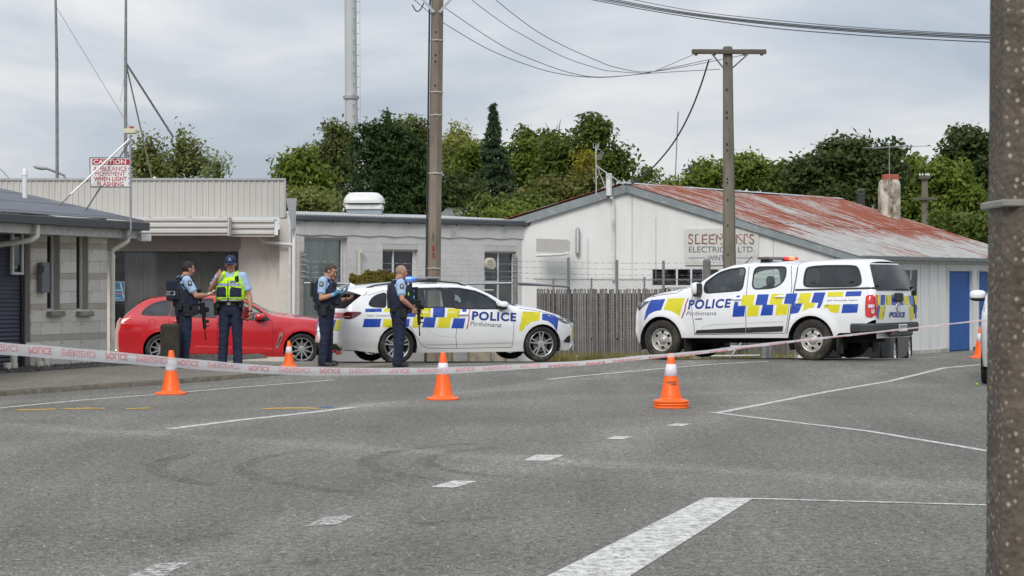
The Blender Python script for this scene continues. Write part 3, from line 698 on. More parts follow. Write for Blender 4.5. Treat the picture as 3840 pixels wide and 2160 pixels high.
for t_, x0, x1, y0, y1 in (('AMBULANCE', 235, 319, 429.5, 418.6), ('MOVEMENT', 240, 315, 442.3, 431.4), ('WHEN LIGHT', 236, 319, 455.2, 444.3), ('FLASHING', 245, 311, 468.2, 457.2)):
    textmb(t_, [(x0, y0), (x1, y0), (x1, y1), (x0, y1)], mp3, bold=.012).build('lettering', SRED, CS)
mb = MB()
for y in (424, 436, 448, 462): mb.box(SQ(323.5, y, .026), (.012, .006, .012))
for x in (250, 270, 289, 309): mb.box(SQ(x, 466.5, .026), (.012, .006, .012)); mb.box(SQ(x, 399.5, .02), (.012, .006, .012))
mb.build('bolt', BLACKPL, CS)
mb = MB(); mb.bbox(SQ(328, 330.5), (15 * QK * DS / FPX * 2.05, .16, 12 * QK * DS / FPX * 1.05), .012); lb = mb.build('light_box', M('cream light box', (.62, .58, .40), .5, var=.08, dirt=(.4, .35, .2), dirt_amt=.2), CS)
mb = MB(); c = SQ(331, 324); mb.cyl(c, .045, .04, 16); mb.build('beacon', M('orange beacon lens', (.42, .06, .02), .2, coat=1.0), lb, smooth=False)
mb = MB(); mb.tube([SQ(326, 350), SQ(178, 489, -.2)], .016, 8); mb.build('brace', M('bright brace paint', (.66, .66, .66), .4, .2), CS, label='bright white upper brace tube')
mb = MB(); mb.tube([SQ(178, 489, -.2), SQ(139, 527, -.25)], .011, 8); mb.tube([SQ(329, 352), SQ(214, 532, .25)], .013, 8); mb.build('brace', GALVDULL, CS)

# ---- shop with ribbed parapet
SHY = 50.0; ws = WF(Q(-60, 0, SHY), Q(716, 0, SHY)); SHOP = empty('shop_building', ws.P(ws.L / 2, -.4), 'cream shop with ribbed metal parapet, canopy and curtained window behind the red car', 'building')
SHW = M('cream shop wall', (.64, .59, .54), .8, var=.05, scale=3, bump=.15, bscale=30, dirt=(.36, .33, .29), dirt_amt=.15, stretch=(1, 1, .4))
RIB = M('cream ribbed metal', (.47, .46, .435), .5, .05, var=.04, scale=2, dirt=(.42, .40, .36), dirt_amt=.12, stretch=(2, 2, .25))
zt, zb = ws.uzq(400, 450)[1], ws.uzq(400, 546)[1]
def ribprof(s, t):
    u = ws.L * s; ph = (u / .1385) % 1.0; h = .028 if ph < .30 else (.028 * (1 - (ph - .30) / .06) if ph < .36 else (0 if ph < .94 else .028 * (ph - .94) / .06))
    return ws.P(u, zb + (zt - .03 - zb) * t, h)
V = []; us = []
k = 0.0
while k < ws.L:
    for f_ in (0, .30, .36, .94): us.append(min(ws.L, k + f_ * .1385))
    k += .1385
us = sorted(set(us)); mb = MB()
for u in us:
    ph = (u / .1385) % 1.0; ph = 0 if ph > .9999 else ph; h = .02 if (ph < .301) else 0.0
    mb.v += [tuple(ws.P(u, zb, h)), tuple(ws.P(u, zt - .03, h))]
mb.f = [(2 * i, 2 * i + 2, 2 * i + 3, 2 * i + 1) for i in range(len(us) - 1)]
mb.build('parapet_cladding', RIB, SHOP)
mb = MB(); ws.box(mb, -.2, ws.L + .02, zt - .035, zt + .015, -.10, .05); ws.box(mb, ws.L - .01, ws.L + .03, zb, zt - .036, -.08, .035); mb.build('capping', M('grey capping', (.36, .37, .38), .5, .2, var=.08), SHOP)
mb = MB(); z1_, z0_ = ws.uzq(400, 547, 1.0)[1], ws.uzq(400, 592, 1.0)[1]; hh = (z1_ - z0_); ue = ws.uzq(573, 0, 1.0)[0]; ue2 = ws.uzq(690, 0, .55)[0]
for i in range(3):
    a = z1_ - hh * (i / 3); b_ = a - hh / 3 * .62; ws.box(mb, -2, ue, b_, a, .93, 1.02, .012); ws.box(mb, ue + .01, ue2, b_ - .02, a - .025, .50, .60, .012)
    ws.box(mb, -2, ue, b_ - hh / 3 * .38, b_, .90, .97); ws.box(mb, ue + .01, ue2, b_ - hh / 3 * .38 - .02, b_ - .02, .47, .55)
ws.box(mb, ue + .002, ue + .03, z0_ - .01, z1_ + .01, .5, 1.03)
mb.build('canopy_fascia', M('white canopy boards', (.56, .55, .52), .6, var=.05, scale=3, dirt=(.4, .37, .32), dirt_amt=.2, stretch=(.5, .5, 3)), SHOP)
mb = MB(); ws.box(mb, -2, ue, z1_ - .03, z1_ - .005, 0, .93); ws.box(mb, ue, ue2, z1_ - .055, z1_ - .03, 0, .5); ws.box(mb, -2, ue, z0_ + .03, z0_ + .05, -.3, .9); ws.box(mb, ue, ue2, z0_ + .01, z0_ + .03, -.3, .47); mb.build('canopy_deck', SHW, SHOP)
wz = -.3; wu0, wz0 = ws.uzq(279, 830, wz); wu1, wz1 = ws.uzq(600, 632, wz)
mb = MB(); wall_boxes(ws, mb, -2, ws.L + .3, -.6, z0_ + .03, [(wu0, wu1, wz0, wz1)], -.45, wz)
mb.build('wall', SHW, SHOP)
mb = MB(); pu = ws.uzq(703, 0, 0)[0]; ws.box(mb, pu, ws.L + .18, -.6, zb - .01, wz, -.02)
ws.box(mb, pu - .0, ws.L + .0, zb - .01, zb + .0, -.1, .02); mb.build('pier', M('pale pier', (.58, .55, .51), .8, var=.05, dirt=(.40, .37, .32), dirt_amt=.15), SHOP)
mb = MB(); ws.box(mb, wu0 - 1, wu1, wz1 + .005, z0_ + .02, wz, wz + .012)                      # matchboard above the window
i = 0; u = wu0
while u < wu1: ws.box(mb, u, u + .06, wz1 + .04, z0_ + .02, wz + .012, wz + .02); u += .075
mb.build('board_lining', M('greyish board lining', (.36, .33, .31), .8, var=.08), SHOP)
wn_ = window(ws, SHOP, wu0, wu1, wz0, wz1, rec=.35, fw=.03, glass=glassmat('shop glass', (.62, .63, .62), -.01), fmat=M('dark frame', (.05, .05, .05), .5), back=1.2)
curtain(ws, SHOP, wu0 + .3, wu1 - .04, wz0 - .02, wz1, .46, M('grey net curtain', (.42, .42, .40), .9, var=.12, scale=4, stretch=(3, 3, .3)), folds=38, amp=.022)
mb = MB(); a0, zz1 = ws.uzq(280, 708, -.28); a1, zz0 = ws.uzq(314, 757, -.28); ws.box(mb, a0, a1, zz0, zz1, -.30, -.27, .008)
po = mb.build('poster', M('poster frame', (.28, .36, .40), .5, var=.05)); setp(po, 'blue framed poster standing in the shop window left of the red car', 'poster')
mb = MB(); ws.box(mb, a0 + .02, a1 - .02, zz0 + .025, zz1 - .025, -.27, -.267); mb.build('print', M('poster blue', (.02, .15, .27), .5, var=.25, scale=3), po)
mb = MB(); d_ = (ws.P(a0 + .2, zz1 - .03, -.265), ws.P(a0 + .24, zz1 - .03, -.265), ws.P(a1 - .02, zz0 + .1, -.265), ws.P(a1 - .03, zz0 + .04, -.265)); mb.add(d_, [(0, 1, 2, 3)]); mb.build('print_line', M('poster line', (.4, .5, .55), .5), po)
for k_, (yy, ww, cc) in enumerate(((.30, .045, (.4, .06, .06)), (.45, .10, (.5, .55, .6)), (.60, .13, (.45, .12, .12)), (.64, .10, (.4, .15, .15)), (.85, .07, (.35, .45, .5)))):
    mb = MB(); zc = zz1 + (zz0 - zz1) * yy; um = (a0 + a1) / 2; ws.box(mb, um - ww, um + ww, zc - .008, zc + .008, -.267, -.265); mb.build('print_line', M('poster print %d' % k_, cc, .5), po)
# downpipe and junction at right side of shop
mb = MB(); p = [ws.P(ws.uzq(655, 0, .1)[0], ws.uzq(0, 598, .1)[1], .1), ws.P(ws.uzq(660, 0, .1)[0], ws.uzq(0, 610, .1)[1], .12), ws.P(ws.uzq(735, 0, .1)[0], ws.uzq(0, 616, .1)[1], .12)]; mb.tube(p, .04, 10)
pu2 = ws.uzq(729, 0, .1)[0]; mb.tube([ws.P(pu2, 3.0, .1), ws.P(pu2, -.4, .1)], .03, 10); mb.build('downpipe', M('white pipe', (.62, .61, .58), .5), SHOP, smooth=True)
# roof lump and vents behind the parapet
v0 = Q(389, 452, 50.6)
mb = MB(); mb.tube([v0 - Vector((0, 0, .5)), v0 + Vector((0, 0, .02)), v0 + Vector((0, 0, .07))], [.05, .05, .03], 12); mb.build('vent_pipe', M('white vent', (.72, .72, .72), .4), SHOP, smooth=True)

# ---- grey painted block building in the middle
wb = WF(Q(741, 0, 52.6), Q(1350, 0, 58.4)); BB = empty('block_building', wb.P(4, -.5), 'long flat roofed grey painted block building behind the white police wagon', 'building')
GB = [M('grey painted block %d' % i, (c, c * .985, c * .965), .75, var=.04, scale=10, bump=.25, bscale=70, dirt=(.30, .29, .27), dirt_amt=.10, dirt_scale=2) for i, c in enumerate((.58, .565, .60))]
def opq(x0, x1, y0, y1):
    a, zt_ = wb.uzq(x0, y0); b_, _ = wb.uzq(x1, y0); _, zb_ = wb.uzq(x0, y1); return (a, b_, zb_, zt_)
O1 = opq(765, 874, 597, 850); O2 = opq(962, 1052, 627, 712); O3 = opq(1219, 1299, 632, 795)
ztop = wb.uzq(745, 551)[1]
mb = MB(); wall_boxes(wb, mb, 0, wb.L, -.6, ztop, [O1, O2, O3], -.25, 0); mb.build('wall', M('grey joint paint', (.50, .49, .475), .85, var=.05), BB)
crs = []; z = ztop - .38
while z > .45: crs.append((z - .2, z, 0)); z -= .2
blocks(wb, BB, 0, wb.L, crs, [O1, O2, O3], [GB], gap=.004, dep=.008)
mb = MB(); Z0 = ztop - .37; n = 9                                   # dished flashing sheets under the gutter
for i in range(n):
    a = wb.L * i / n; b_ = wb.L * (i + 1) / n; m_ = (a + b_) / 2
    mb.add([wb.P(a, ztop, .025), wb.P(b_, ztop, .025), wb.P(b_, Z0, .03), wb.P(m_, Z0 - .03, .045), wb.P(a, Z0, .03), wb.P(m_, ztop - .06, .06)], [(0, 1, 5), (1, 2, 5), (2, 3, 5), (3, 4, 5), (4, 0, 5)])
mb.build('flashing', GB[0], BB)
mb = MB(); wb.box(mb, wb.L - .001, wb.L + .012, -.6, ztop, -3.0, .03); mb.build('end_wall', GB[1], BB)
zg0 = wb.uzq(745, 540.5, .2)[1]
mb = MB(); wb.box(mb, -.1, wb.L + .15, zg0 - .13, zg0, .02, .17, .02); gu = mb.build('gutter', DARKSTEEL, BB)
mb = MB()
for i in range(10): wb.box(mb, i * wb.L / 10 + .3, i * wb.L / 10 + .33, zg0 - .16, zg0 - .12, .06, .09)
mb.build('gutter_bracket', DARKSTEEL, gu)
mb = MB(); nn = int((wb.L + .2) / .08)
mb.grid(lambda s, t: wb.P(-.1 + (wb.L + .2) * s, zg0 + .015 + .25 * t + .016 * math.sin(s * nn * 6.283), .12 - 4.5 * t), nn * 6, 1); mb.build('roof', M('pale corrugated iron', (.42, .43, .43), .5, .2, var=.1), BB)
w1 = window(wb, BB, O1[0], O1[1], O1[2], O1[3], rec=.16, mull=(wb.uzq(857, 0, -.16)[0],), fw=.04, glass=glassmat('pale glass', (.8, .82, .81), .0), back=.5)
curtain(wb, BB, O1[0], O1[1] - .1, O1[2], O1[3], .22, M('green grey curtain', (.72, .77, .72), .9, var=.12, scale=4, stretch=(3, 3, .3)), folds=22, amp=.02)
w2 = window(wb, BB, O2[0], O2[1], O2[2], O2[3], rec=.16, mull=(wb.uzq(986, 0, -.16)[0], wb.uzq(1037, 0, -.16)[0]), fw=.045)
w3 = window(wb, BB, O3[0], O3[1], O3[2], O3[3], rec=.16, mull=(wb.uzq(1250, 0, -.16)[0],), trans=((wb.uzq(1235, 709, -.16)[1], O3[0], wb.uzq(1250, 0, -.16)[0]),), fw=.045)
mb = MB(); c = wb.P(*wb.uzq(1225, 664, -.1), -.06); mdir = Vector((wb.n.x, wb.n.y, 0)); mb.tube([c, c + mdir * .02, c + mdir * .14, c + mdir * .16], [.17, .17, .16, .14], 20)
for i in range(7):
    z_ = -.11 + i * .037; hw = math.sqrt(max(0, .14 ** 2 - z_ ** 2)); wb.box(mb, wb.uzq(1225, 0, 0)[0] - hw, wb.uzq(1225, 0, 0)[0] + hw, c.z + z_ - .006, c.z + z_ + .006, .10, .115)
mb.build('extractor_fan', M('cream fan plastic', (.56, .52, .42), .5, var=.06), BB)
mb = MB(); a, z_ = wb.uzq(908, 628, .1); mb.tube([wb.P(a, z_, .12), wb.P(a, z_ - .08, .12)], .06, 10); mb.tube([wb.P(a - .04, z_, .08), wb.P(a - .04, .2, .08)], .045, 10); mb.build('stand_pipe', M('cream stand pipe', (.55, .53, .47), .5, var=.05), BB, smooth=True)
# books and a figurine-like jar shapes inside the middle window
mb = MB(); a, z_ = wb.uzq(966, 703, -.4); 
for i in range(4): wb.box(mb, a + i * .1, a + i * .1 + .07, z_, z_ + .3 + .06 * (i % 2), -.5, -.4)
mb.build('shelf_goods', M('red and pale goods', (.22, .08, .07), .7, var=.6, scale=5), BB)
# roof cowl
CW = empty('roof_cowl', Q(917, 541, 58.0), 'white domed ventilator cowl on the flat roof of the grey block building', 'vent')
cwq = lambda x, y, d=0: Q(x, y, 58.0 + d); s_ = QK * 58 / FPX
mb = MB(); c = cwq(918, 531); mb.box(c, (44 * 2 * s_ * .98, .8, 30 * s_)); mb.build('duct', M('pale blue grey duct', (.30, .34, .38), .5, .1, var=.05), CW)
mb = MB(); c = cwq(918, 521.5); mb.bbox(c, (88 * s_ * 1.03, .9, 12 * s_), .01); mb.build('collar', M('white collar', (.72, .72, .72), .4), CW)
mb = MB(); prof = [(.54, 0), (.545, .05), (.53, .13), (.47, .22), (.38, .285), (.25, .30), (0.001, .305)]
c = cwq(917, 512.5); V = []
for (r_, h) in prof:
    for k in range(32):
        t = k / 32 * 2 * math.pi; cx_, sy_ = math.cos(t), math.sin(t); e_ = .35; V.append(c + Vector((math.copysign(abs(cx_) ** e_, cx_) * r_, math.copysign(abs(sy_) ** e_, sy_) * r_, h * 1.0)))
mb.add(V, [(i * 32 + k, i * 32 + (k + 1) % 32, (i + 1) * 32 + (k + 1) % 32, (i + 1) * 32 + k) for i in range(6) for k in range(32)]); mb.build('hood', M('white fibreglass hood', (.66, .66, .63), .35, var=.03), CW, smooth=True)
mb = MB(); mb.box(cwq(917, 515), (76 * s_, .7, 6 * s_)); mb.build('throat', DARKGAP, CW)

# ---- white gable building with rusty roof
GY = 58.0; kq = QK * GY / FPX
gx = lambda q_: (q_ - 1288) * kq
gz = lambda q_: CAM_H + (707.1 - q_) * kq
RX, RZ, EX, EZ = gx(1575), gz(463), gx(2150), gz(640)
LXx, D2 = 2 * RX - EX, Vector((.569, .822)); LEN = 13.05
GBD = empty('gable_building', (RX, GY + 2, -.55), 'white gabled workshop with rusty corrugated roof behind the police ute', 'building')
wg = WF((LXx, GY), (EX, GY)); HW = (EX - LXx) / 2
o_w = [(gx(1637) - LXx, gx(1772) - LXx, gz(722), gz(673)), (gx(1783) - LXx, gx(1812) - LXx, gz(722), gz(673))]
mb = MB(); zt_ = gz(640) - .02
wall_boxes(wg, mb, 0, wg.L, -.8, zt_, o_w, -.15, 0)
mb.prism([(LXx, zt_), (EX, zt_), (RX, RZ - .1)], lambda x, z: (x, GY, z), lambda x, z: (x, GY + .15, z)); mb.build('gable_wall', WHITE, GBD)
mb = MB()
SJ = M('dark sheet joint', (.32, .30, .27), .9)
for q0, y0, y1 in ((1479, 600, 705), (1590, 480, 705), (1650, 548, 705), (1788, 530, 560), (1945, 590, 700), (2100, 622, 700)): MB().box((gx(q0), GY - .004, (gz(y0) + gz(y1)) / 2), (.012, .006, gz(y0) - gz(y1))).build('sheet_joint', SJ, GBD)
MB().box((gx(1560), GY - .005, gz(703)), (gx(1780) - gx(1345), .008, .014)).build('sheet_joint', SJ, GBD)
window(wg, GBD, *o_w[0], rec=.05, mull=(gx(1668) - LXx + .5, gx(1703.0) - LXx, gx(1739) - LXx)[1:], fw=.05, back=1.5); window(wg, GBD, *o_w[1], rec=.05, fw=.05, back=1.5)
mb = MB(); mb.add([Q(1660, 675, 58.4), Q(1672, 675, 58.4), Q(1700, 720, 58.4), Q(1682, 720, 58.4)], [(0, 1, 2, 3)]); mb.build('loose_board', M('orange timber', (.32, .15, .07), .7, var=.2, stretch=(1, 1, 6)), GBD)
BARGE = M('grey barge board', (.22, .25, .26), .6, var=.1, scale=4, dirt=(.4, .41, .4), dirt_amt=.25, dirt_scale=5)
bw_ = .23
for sgn in (-1, 1):
    ex = EX + .25 if sgn > 0 else LXx - .2; ez = RZ - (RZ - EZ) * abs(ex - RX) / HW
    mb = MB(); mb.prism([(RX, RZ), (ex, ez), (ex, ez - bw_), (RX, RZ - bw_)], lambda x, z: (x, GY - .12, z), lambda x, z: (x, GY - .07, z)); mb.build('barge_board', BARGE, GBD)
# the two roof slopes: corrugated sheets in two rows
rust = bpy.data.materials.new('rusty painted iron'); rust.use_nodes = True; T = NT(rust); b = T.n['Principled BSDF']; b.inputs['Roughness'].default_value = .75
tcn = T.new('ShaderNodeTexCoord')
def rn(scale, st, det=8, ro=.6, rot=0, seed=0):
    mp_ = T.new('ShaderNodeMapping'); mp_.inputs['Scale'].default_value = st; mp_.inputs['Rotation'].default_value = (0, 0, rot); mp_.inputs['Location'].default_value = (seed, seed, 0); T.l(tcn.outputs['Object'], mp_.inputs[0])
    n_ = T.new('ShaderNodeTexNoise'); n_.inputs['Scale'].default_value = scale; n_.inputs['Detail'].default_value = det; n_.inputs['Roughness'].default_value = ro; T.l(mp_.outputs[0], n_.inputs['Vector']); return n_.outputs[0]
def rr(src, a, b_, c=0, d=1):
    r_ = T.new('ShaderNodeMapRange'); r_.inputs['From Min'].default_value = a; r_.inputs['From Max'].default_value = b_; r_.inputs['To Min'].default_value = c; r_.inputs['To Max'].default_value = d; T.l(src, r_.inputs['Value']); return r_.outputs[0]
def mth(op, a, b_):
    k = T.new('ShaderNodeMath', operation=op)
    for i, x in enumerate((a, b_)):
        if isinstance(x, (int, float)): k.inputs[i].default_value = x
        else: T.l(x, k.inputs[i])
    return k.outputs[0]
big = rn(.42, (1, 1.3, 1), 4, .5); streak = rn(1.5, (.40, 8, 1), 8, .6, 0, 3); fine = rn(7, (.4, 6, 1), 6, .7, 0, 9)
sepn = T.new('ShaderNodeSeparateXYZ'); T.l(tcn.outputs['Object'], sepn.inputs[0])
lowz = rr(sepn.outputs['Z'], 3.25, 3.75, -.24, .06)
sc1 = mth('ADD', mth('ADD', mth('MULTIPLY', big, .9), mth('MULTIPLY', streak, 1.7)), mth('MULTIPLY', fine, .8))
sc2 = mth('ADD', sc1, lowz); mask = rr(sc2, 1.595, 1.665)
crust = T.new('ShaderNodeMix', data_type='RGBA'); T.l(rr(streak, .35, .7), crust.inputs[0]); crust.inputs[6].default_value = (.31, .08, .036, 1); crust.inputs[7].default_value = (.15, .05, .036, 1)
cpale = T.new('ShaderNodeMix', data_type='RGBA'); T.l(rr(fine, .3, .7), cpale.inputs[0]); cpale.inputs[6].default_value = (.47, .47, .46, 1); cpale.inputs[7].default_value = (.26, .25, .235, 1)
cm = T.new('ShaderNodeMix', data_type='RGBA'); T.l(mask, cm.inputs[0]); T.l(cpale.outputs[2], cm.inputs[6]); T.l(crust.outputs[2], cm.inputs[7]); T.l(cm.outputs[2], b.inputs['Base Color'])
nc = int(LEN / .0762)
for sgn in (-1, 1):
    for row in (0, 1):
        s0, s1 = (0.0, .56) if row == 0 else (.54, 1.06); lift = .03 if row == 0 else .012
        def rf(s, t, sgn=sgn, s0=s0, s1=s1, lift=lift):
            x = RX + sgn * HW * (s0 + (s1 - s0) * t); z = RZ - (RZ - EZ) * (s0 + (s1 - s0) * t); l_ = -.18 + (LEN + .2) * s
            return Vector((x + D2.x * l_, GY + D2.y * l_, z + lift + .011 * math.sin(s * nc * 2 * math.pi) + .02 * math.sin(s * 9)))
        # real iron sheets: one object per sheet of about 1.5 m
        per = 8
        for k in range(per):
            o_ = MB().grid(lambda s, t: rf((k + s) / per, t) + Vector((0, 0, .002 * (k % 2))), nc // per * 4, 1).build('roofing_sheet', rust, GBD)
mb = MB(); r0 = Vector((RX, GY, RZ + .05)); D3 = Vector((D2.x, D2.y, 0)); e0, e1 = r0 - D3 * .2, r0 + D3 * (LEN + .05)
mb.add([e0 + Vector((-.18, 0, -.045)), e0, e0 + Vector((.18, 0, -.045)), e1 + Vector((-.18, 0, -.045)), e1, e1 + Vector((.18, 0, -.045))], [(0, 1, 4, 3), (1, 2, 5, 4), (0, 2, 1)]); mb.build('ridge_cap', M('pale ridge cap', (.42, .43, .44), .5, .1, var=.15, dirt=(.2, .15, .1), dirt_amt=.2), GBD)
# side wall with gutter, blue doors, window
wd = WF((EX, GY), (EX + D2.x * LEN, GY + D2.y * LEN)); zt3 = EZ - .05
dz0 = -.50; _, dzt = wd.uzq(2386, 682)
ds = [(wd.uzq(2386, 0)[0], wd.uzq(2443, 0)[0], -.55, dzt), (wd.uzq(2461, 0)[0], wd.uzq(2461, 0)[0] + 1.05, -.55, dzt)]
wo_ = (wd.uzq(2255, 0)[0], wd.uzq(2309, 0)[0], .55, wd.uzq(2300, 674)[1])
mb = MB(); wall_boxes(wd, mb, 0, wd.L, -.45, zt3, ds + [wo_], -.12, 0); mb.build('side_wall', WHITE, GBD)
mb = MB(); wd.box(mb, 0, ds[0][0], -.7, -.44, -.1, .03); mb.build('footing', M('footing brick paint', (.48, .46, .42), .9, var=.25, scale=9, bump=.8, bscale=12, dirt=(.25, .22, .18), dirt_amt=.4), GBD)
mb = MB(); u = .0; i = 0
while u < wd.L - .3:
    if not any(a - .05 < u < b_ + .05 for a, b_, _, _ in ds + [wo_]):
        mb.box(wd.P(u, (zt3 - .45) / 2 - .02, .006), (.012, .012, zt3 + .35), wd.rz)
    u += .62
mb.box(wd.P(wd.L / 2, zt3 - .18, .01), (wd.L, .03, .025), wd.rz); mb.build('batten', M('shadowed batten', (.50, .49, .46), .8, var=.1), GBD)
for (a, b_, z0, z1) in ds:
    nb = 7; dr = MB(); wd.box(dr, a, b_, z0, z1, -.09, -.07); dro = dr.build('door', M('blue door backing', (.01, .06, .22), .7), GBD)
    for k in range(nb):
        bb = MB(); w_ = (b_ - a) / nb; wd.box(bb, a + k * w_ + .004, a + (k + 1) * w_ - .004, z0 + .03, z1 - .01, -.07, -.045, .004)
        bb.build('door_board', M('blue door paint %d' % k, (.012, .085 + .004 * (k % 3), .32), .55, var=.08, scale=5, dirt=(.08, .12, .25), dirt_amt=.15, dirt_scale=3), dro)
    fr = MB(); wd.box(fr, a - .10, a - .003, z0, z1 + .02, -.05, .03); wd.box(fr, b_ + .003, b_ + .08, z0, z1 + .02, -.05, .03); wd.box(fr, a - .0, b_ + .0, z1 + .002, z1 + .07, -.05, .03); fr.build('door_frame', M('door frame paint', (.60, .60, .59), .7, var=.08, dirt=(.4, .38, .33), dirt_amt=.3), GBD)
window(wd, GBD, *wo_, rec=.03, mull=(wd.uzq(2290, 0)[0],), fw=.06, back=1.0)
mb = MB(); zg = EZ + .0; wd.box(mb, -.1, wd.L, zg - .16, zg - .03, .22, .36, .02); mb.build('gutter', M('grey metal gutter', (.17, .18, .18), .5, .3, var=.15), GBD)
for i in range(11): wd.box(MB(), .3 + i * 1.2, .33 + i * 1.2, zg - .165, zg - .025, .215, .366).build('gutter_joint', GALVDULL, GBD)
mb = MB(); wd.box(mb, -.1, wd.L, zg - .17, zg - .15, 0, .22); mb.build('soffit', WHITE, GBD)
# awning box between the two buildings
mb = MB(); wq = lambda x, y, d: Q(x, y, d)
mb.prism([(1349, 600), (1428, 603), (1435, 608), (1433, 634), (1427, 637), (1349, 634)], lambda x, y: Q(x, y, 57.0), lambda x, y: Q(x, y, 57.35)); aw = mb.build('awning', M('grey vinyl awning', (.42, .41, .40), .6, var=.05)); setp(aw, 'rolled grey awning box fixed between the block building and the white gable', 'awning')
mb = MB(); mb.tube([Q(1349, 643, 56.9), Q(1410, 641, 56.9), Q(1430, 637, 56.95)], .035, 8); mb.build('roller', M('white roller', (.6, .6, .58), .5), aw, smooth=True)
# things on the gable wall
mb = MB(); mb.prism([(1722, 576), (1909, 573), (1908, 667), (1723, 667)], lambda x, y: Q(x, y, GY - .05), lambda x, y: Q(x, y, GY - .02)); sg = mb.build('shop_sign', M('aged white sign board', (.58, .58, .55), .7, var=.05, scale=4, dirt=(.4, .38, .32), dirt_amt=.2)); setp(sg, "faded painted board reading SLEEMAN'S ELECTRICAL LTD. on the white gable", 'sign')
ms = lambda x, y: Q(x, y, GY - .054)
BRN = M('faded red brown lettering', (.26, .13, .10), .8, var=.45, scale=14); GRT = M('faded blue grey lettering', (.13, .15, .18), .8, var=.4, scale=14)
def serif_text(t_, x0, x1, y0, y1):
    textmb(t_, [(x0, y0), (x1, y0), (x1, y1), (x0, y1)], ms, bold=.0).build('lettering', BRN, sg)
serif_text("SLEEMAN'S", 1731, 1898, 614, 589)
mb = MB(); ls = np.linspace(1731, 1898, 10)
for i, x in enumerate((1737, 1754.5, 1776, 1795, 1815, 1862, 1875, 1891)):
    for y in (613.4, 589.8): mb.add([ms(x - 4, y + 1.1), ms(x + 4, y + 1.1), ms(x + 4, y - 1.1), ms(x - 4, y - 1.1)], [(0, 1, 2, 3)])
mb.v = [(v[0], v[1] - .002, v[2]) for v in mb.v]; mb.build('lettering', BRN, sg)
textmb('ELECTRICAL LTD.', [(1733, 635), (1898, 635), (1898, 620), (1733, 620)], ms, bold=.006).build('lettering', GRT, sg)
textmb('WINTON', [(1780, 656), (1846, 656), (1846, 642), (1780, 642)], ms, bold=.006).build('lettering', GRT, sg)
mb = MB()
for a, b_ in ((1731, 1773), (1853, 1896)): mb.add([ms(a, 649.6), ms(b_, 649.6), ms(b_, 648), ms(a, 648)], [(0, 1, 2, 3)])
mb.build('lettering', M('blue painted rule', (.08, .13, .26), .8), sg)
mb = MB(); mb.tube([Q(1453, 574, GY - .08), Q(1453, 578, GY - .1), Q(1453, 637, GY - .1), Q(1453, 641, GY - .08)], [.045, .06, .06, .045], 12); lf = mb.build('wall_light', M('grey light casing', (.3, .31, .32), .4), smooth=True); setp(lf, 'narrow vertical tube light fixed on the white gable', 'light')
mb = MB(); mb.box(Q(1453, 607, GY - .16), (.045, .01, .6)); mb.build('diffuser', M('pale diffuser', (.62, .62, .6), .4), lf)
mb = MB(); mb.tube([Q(1532, 436, GY - .2), Q(1532, 492, GY - .2)], .085, 12); mb.tube([Q(1537, 496, GY - .2), Q(1541, 502, GY - .1), Q(1543, 520, GY - .08), Q(1543, 705, GY - .08)], .045, 10); fp = mb.build('flue_pipe', M('white flue paint', (.66, .66, .64), .5, dirt=(.35, .3, .22), dirt_amt=.2), smooth=True); setp(fp, 'white power entry pipe running up the gable to its peak', 'pipe')
mb = MB(); mb.tube([Q(1512, 608, GY - .04), Q(1514, 618, GY - .08)], .02, 6); 
# antennas
def tvmast(name, base, top, label, arms, mat=GALV, r=.016):
    e_ = empty(name, base, label, 'antenna'); MB().tube([base, top], r, 8).build('mast', mat, e_, smooth=True)
    m_ = MB()
    for a, b_, rr_ in arms: m_.tube([a, b_], rr_, 6)
    m_.build('antenna_elements', mat, e_); return e_
q58 = lambda x, y, d=57.6: Q(x, y, d)
tvmast('roof_aerial', q58(1500, 492), q58(1499, 366), 'galvanised aerial mast with stays and grid dipoles at the gable peak',
       [(q58(1500, 417), q58(1568, 464), .018), (q58(1501, 415), q58(1523, 472), .012), (q58(1492, 371), q58(1512, 378), .008), (q58(1497, 395), q58(1505, 362), .01), (q58(1492, 359), q58(1493, 371), .007), (q58(1500, 360), q58(1500, 371), .007), (q58(1507, 359), q58(1506, 371), .007)]
       + [(q58(1501 + i * 2.0, 398 - i * 3.5), q58(1512 + i * 1.5, 402 - i * 3.5), .006) for i in range(6)], mat=M('pale aerial metal', (.5, .5, .5), .5, .3))
tvmast('whip_aerial', Q(1698, 466, 62), Q(1706, 282, 62), 'thin bent whip aerial standing on the rusty roof', [(Q(1706, 282, 62), Q(1708, 281, 62), .012)], mat=WIREG, r=.014)
# chimney behind the rusty roof and its TV aerial
mb = MB(); cz = lambda x, y, d=0: Q(x, y, 68 + d); k_ = QK * 68 / FPX
c0 = cz(2237, 500); prof = []
V = []; F = []; lv = [(-4.2, 1), (-.6, 1), (.0, 1), (.40, .99), (.52, .93), (.60, .80), (.6, 0)]
for h, s in lv:
    for k in range(16):
        t = k / 16 * 2 * math.pi; e_ = .45; cx_, sy_ = math.cos(t), math.sin(t)
        V.append((c0.x + math.copysign(abs(cx_) ** e_, cx_) * .335 * s, c0.y + math.copysign(abs(sy_) ** e_, sy_) * .335 * s, c0.z + h))
F = [(i * 16 + k, i * 16 + (k + 1) % 16, (i + 1) * 16 + (k + 1) % 16, (i + 1) * 16 + k) for i in range(len(lv) - 1) for k in range(16)]
mb.add(V, F); ch = mb.build('chimney', M('peeling limewashed chimney', (.52, .49, .42), .95, var=.3, scale=6, bump=1.0, bscale=14, dirt=(.13, .10, .05), dirt_amt=.62, dirt_scale=4, stretch=(1, 1, .6)), smooth=True); setp(ch, 'peeling whitewashed chimney with clay pot rising behind the rusty roof', 'chimney')
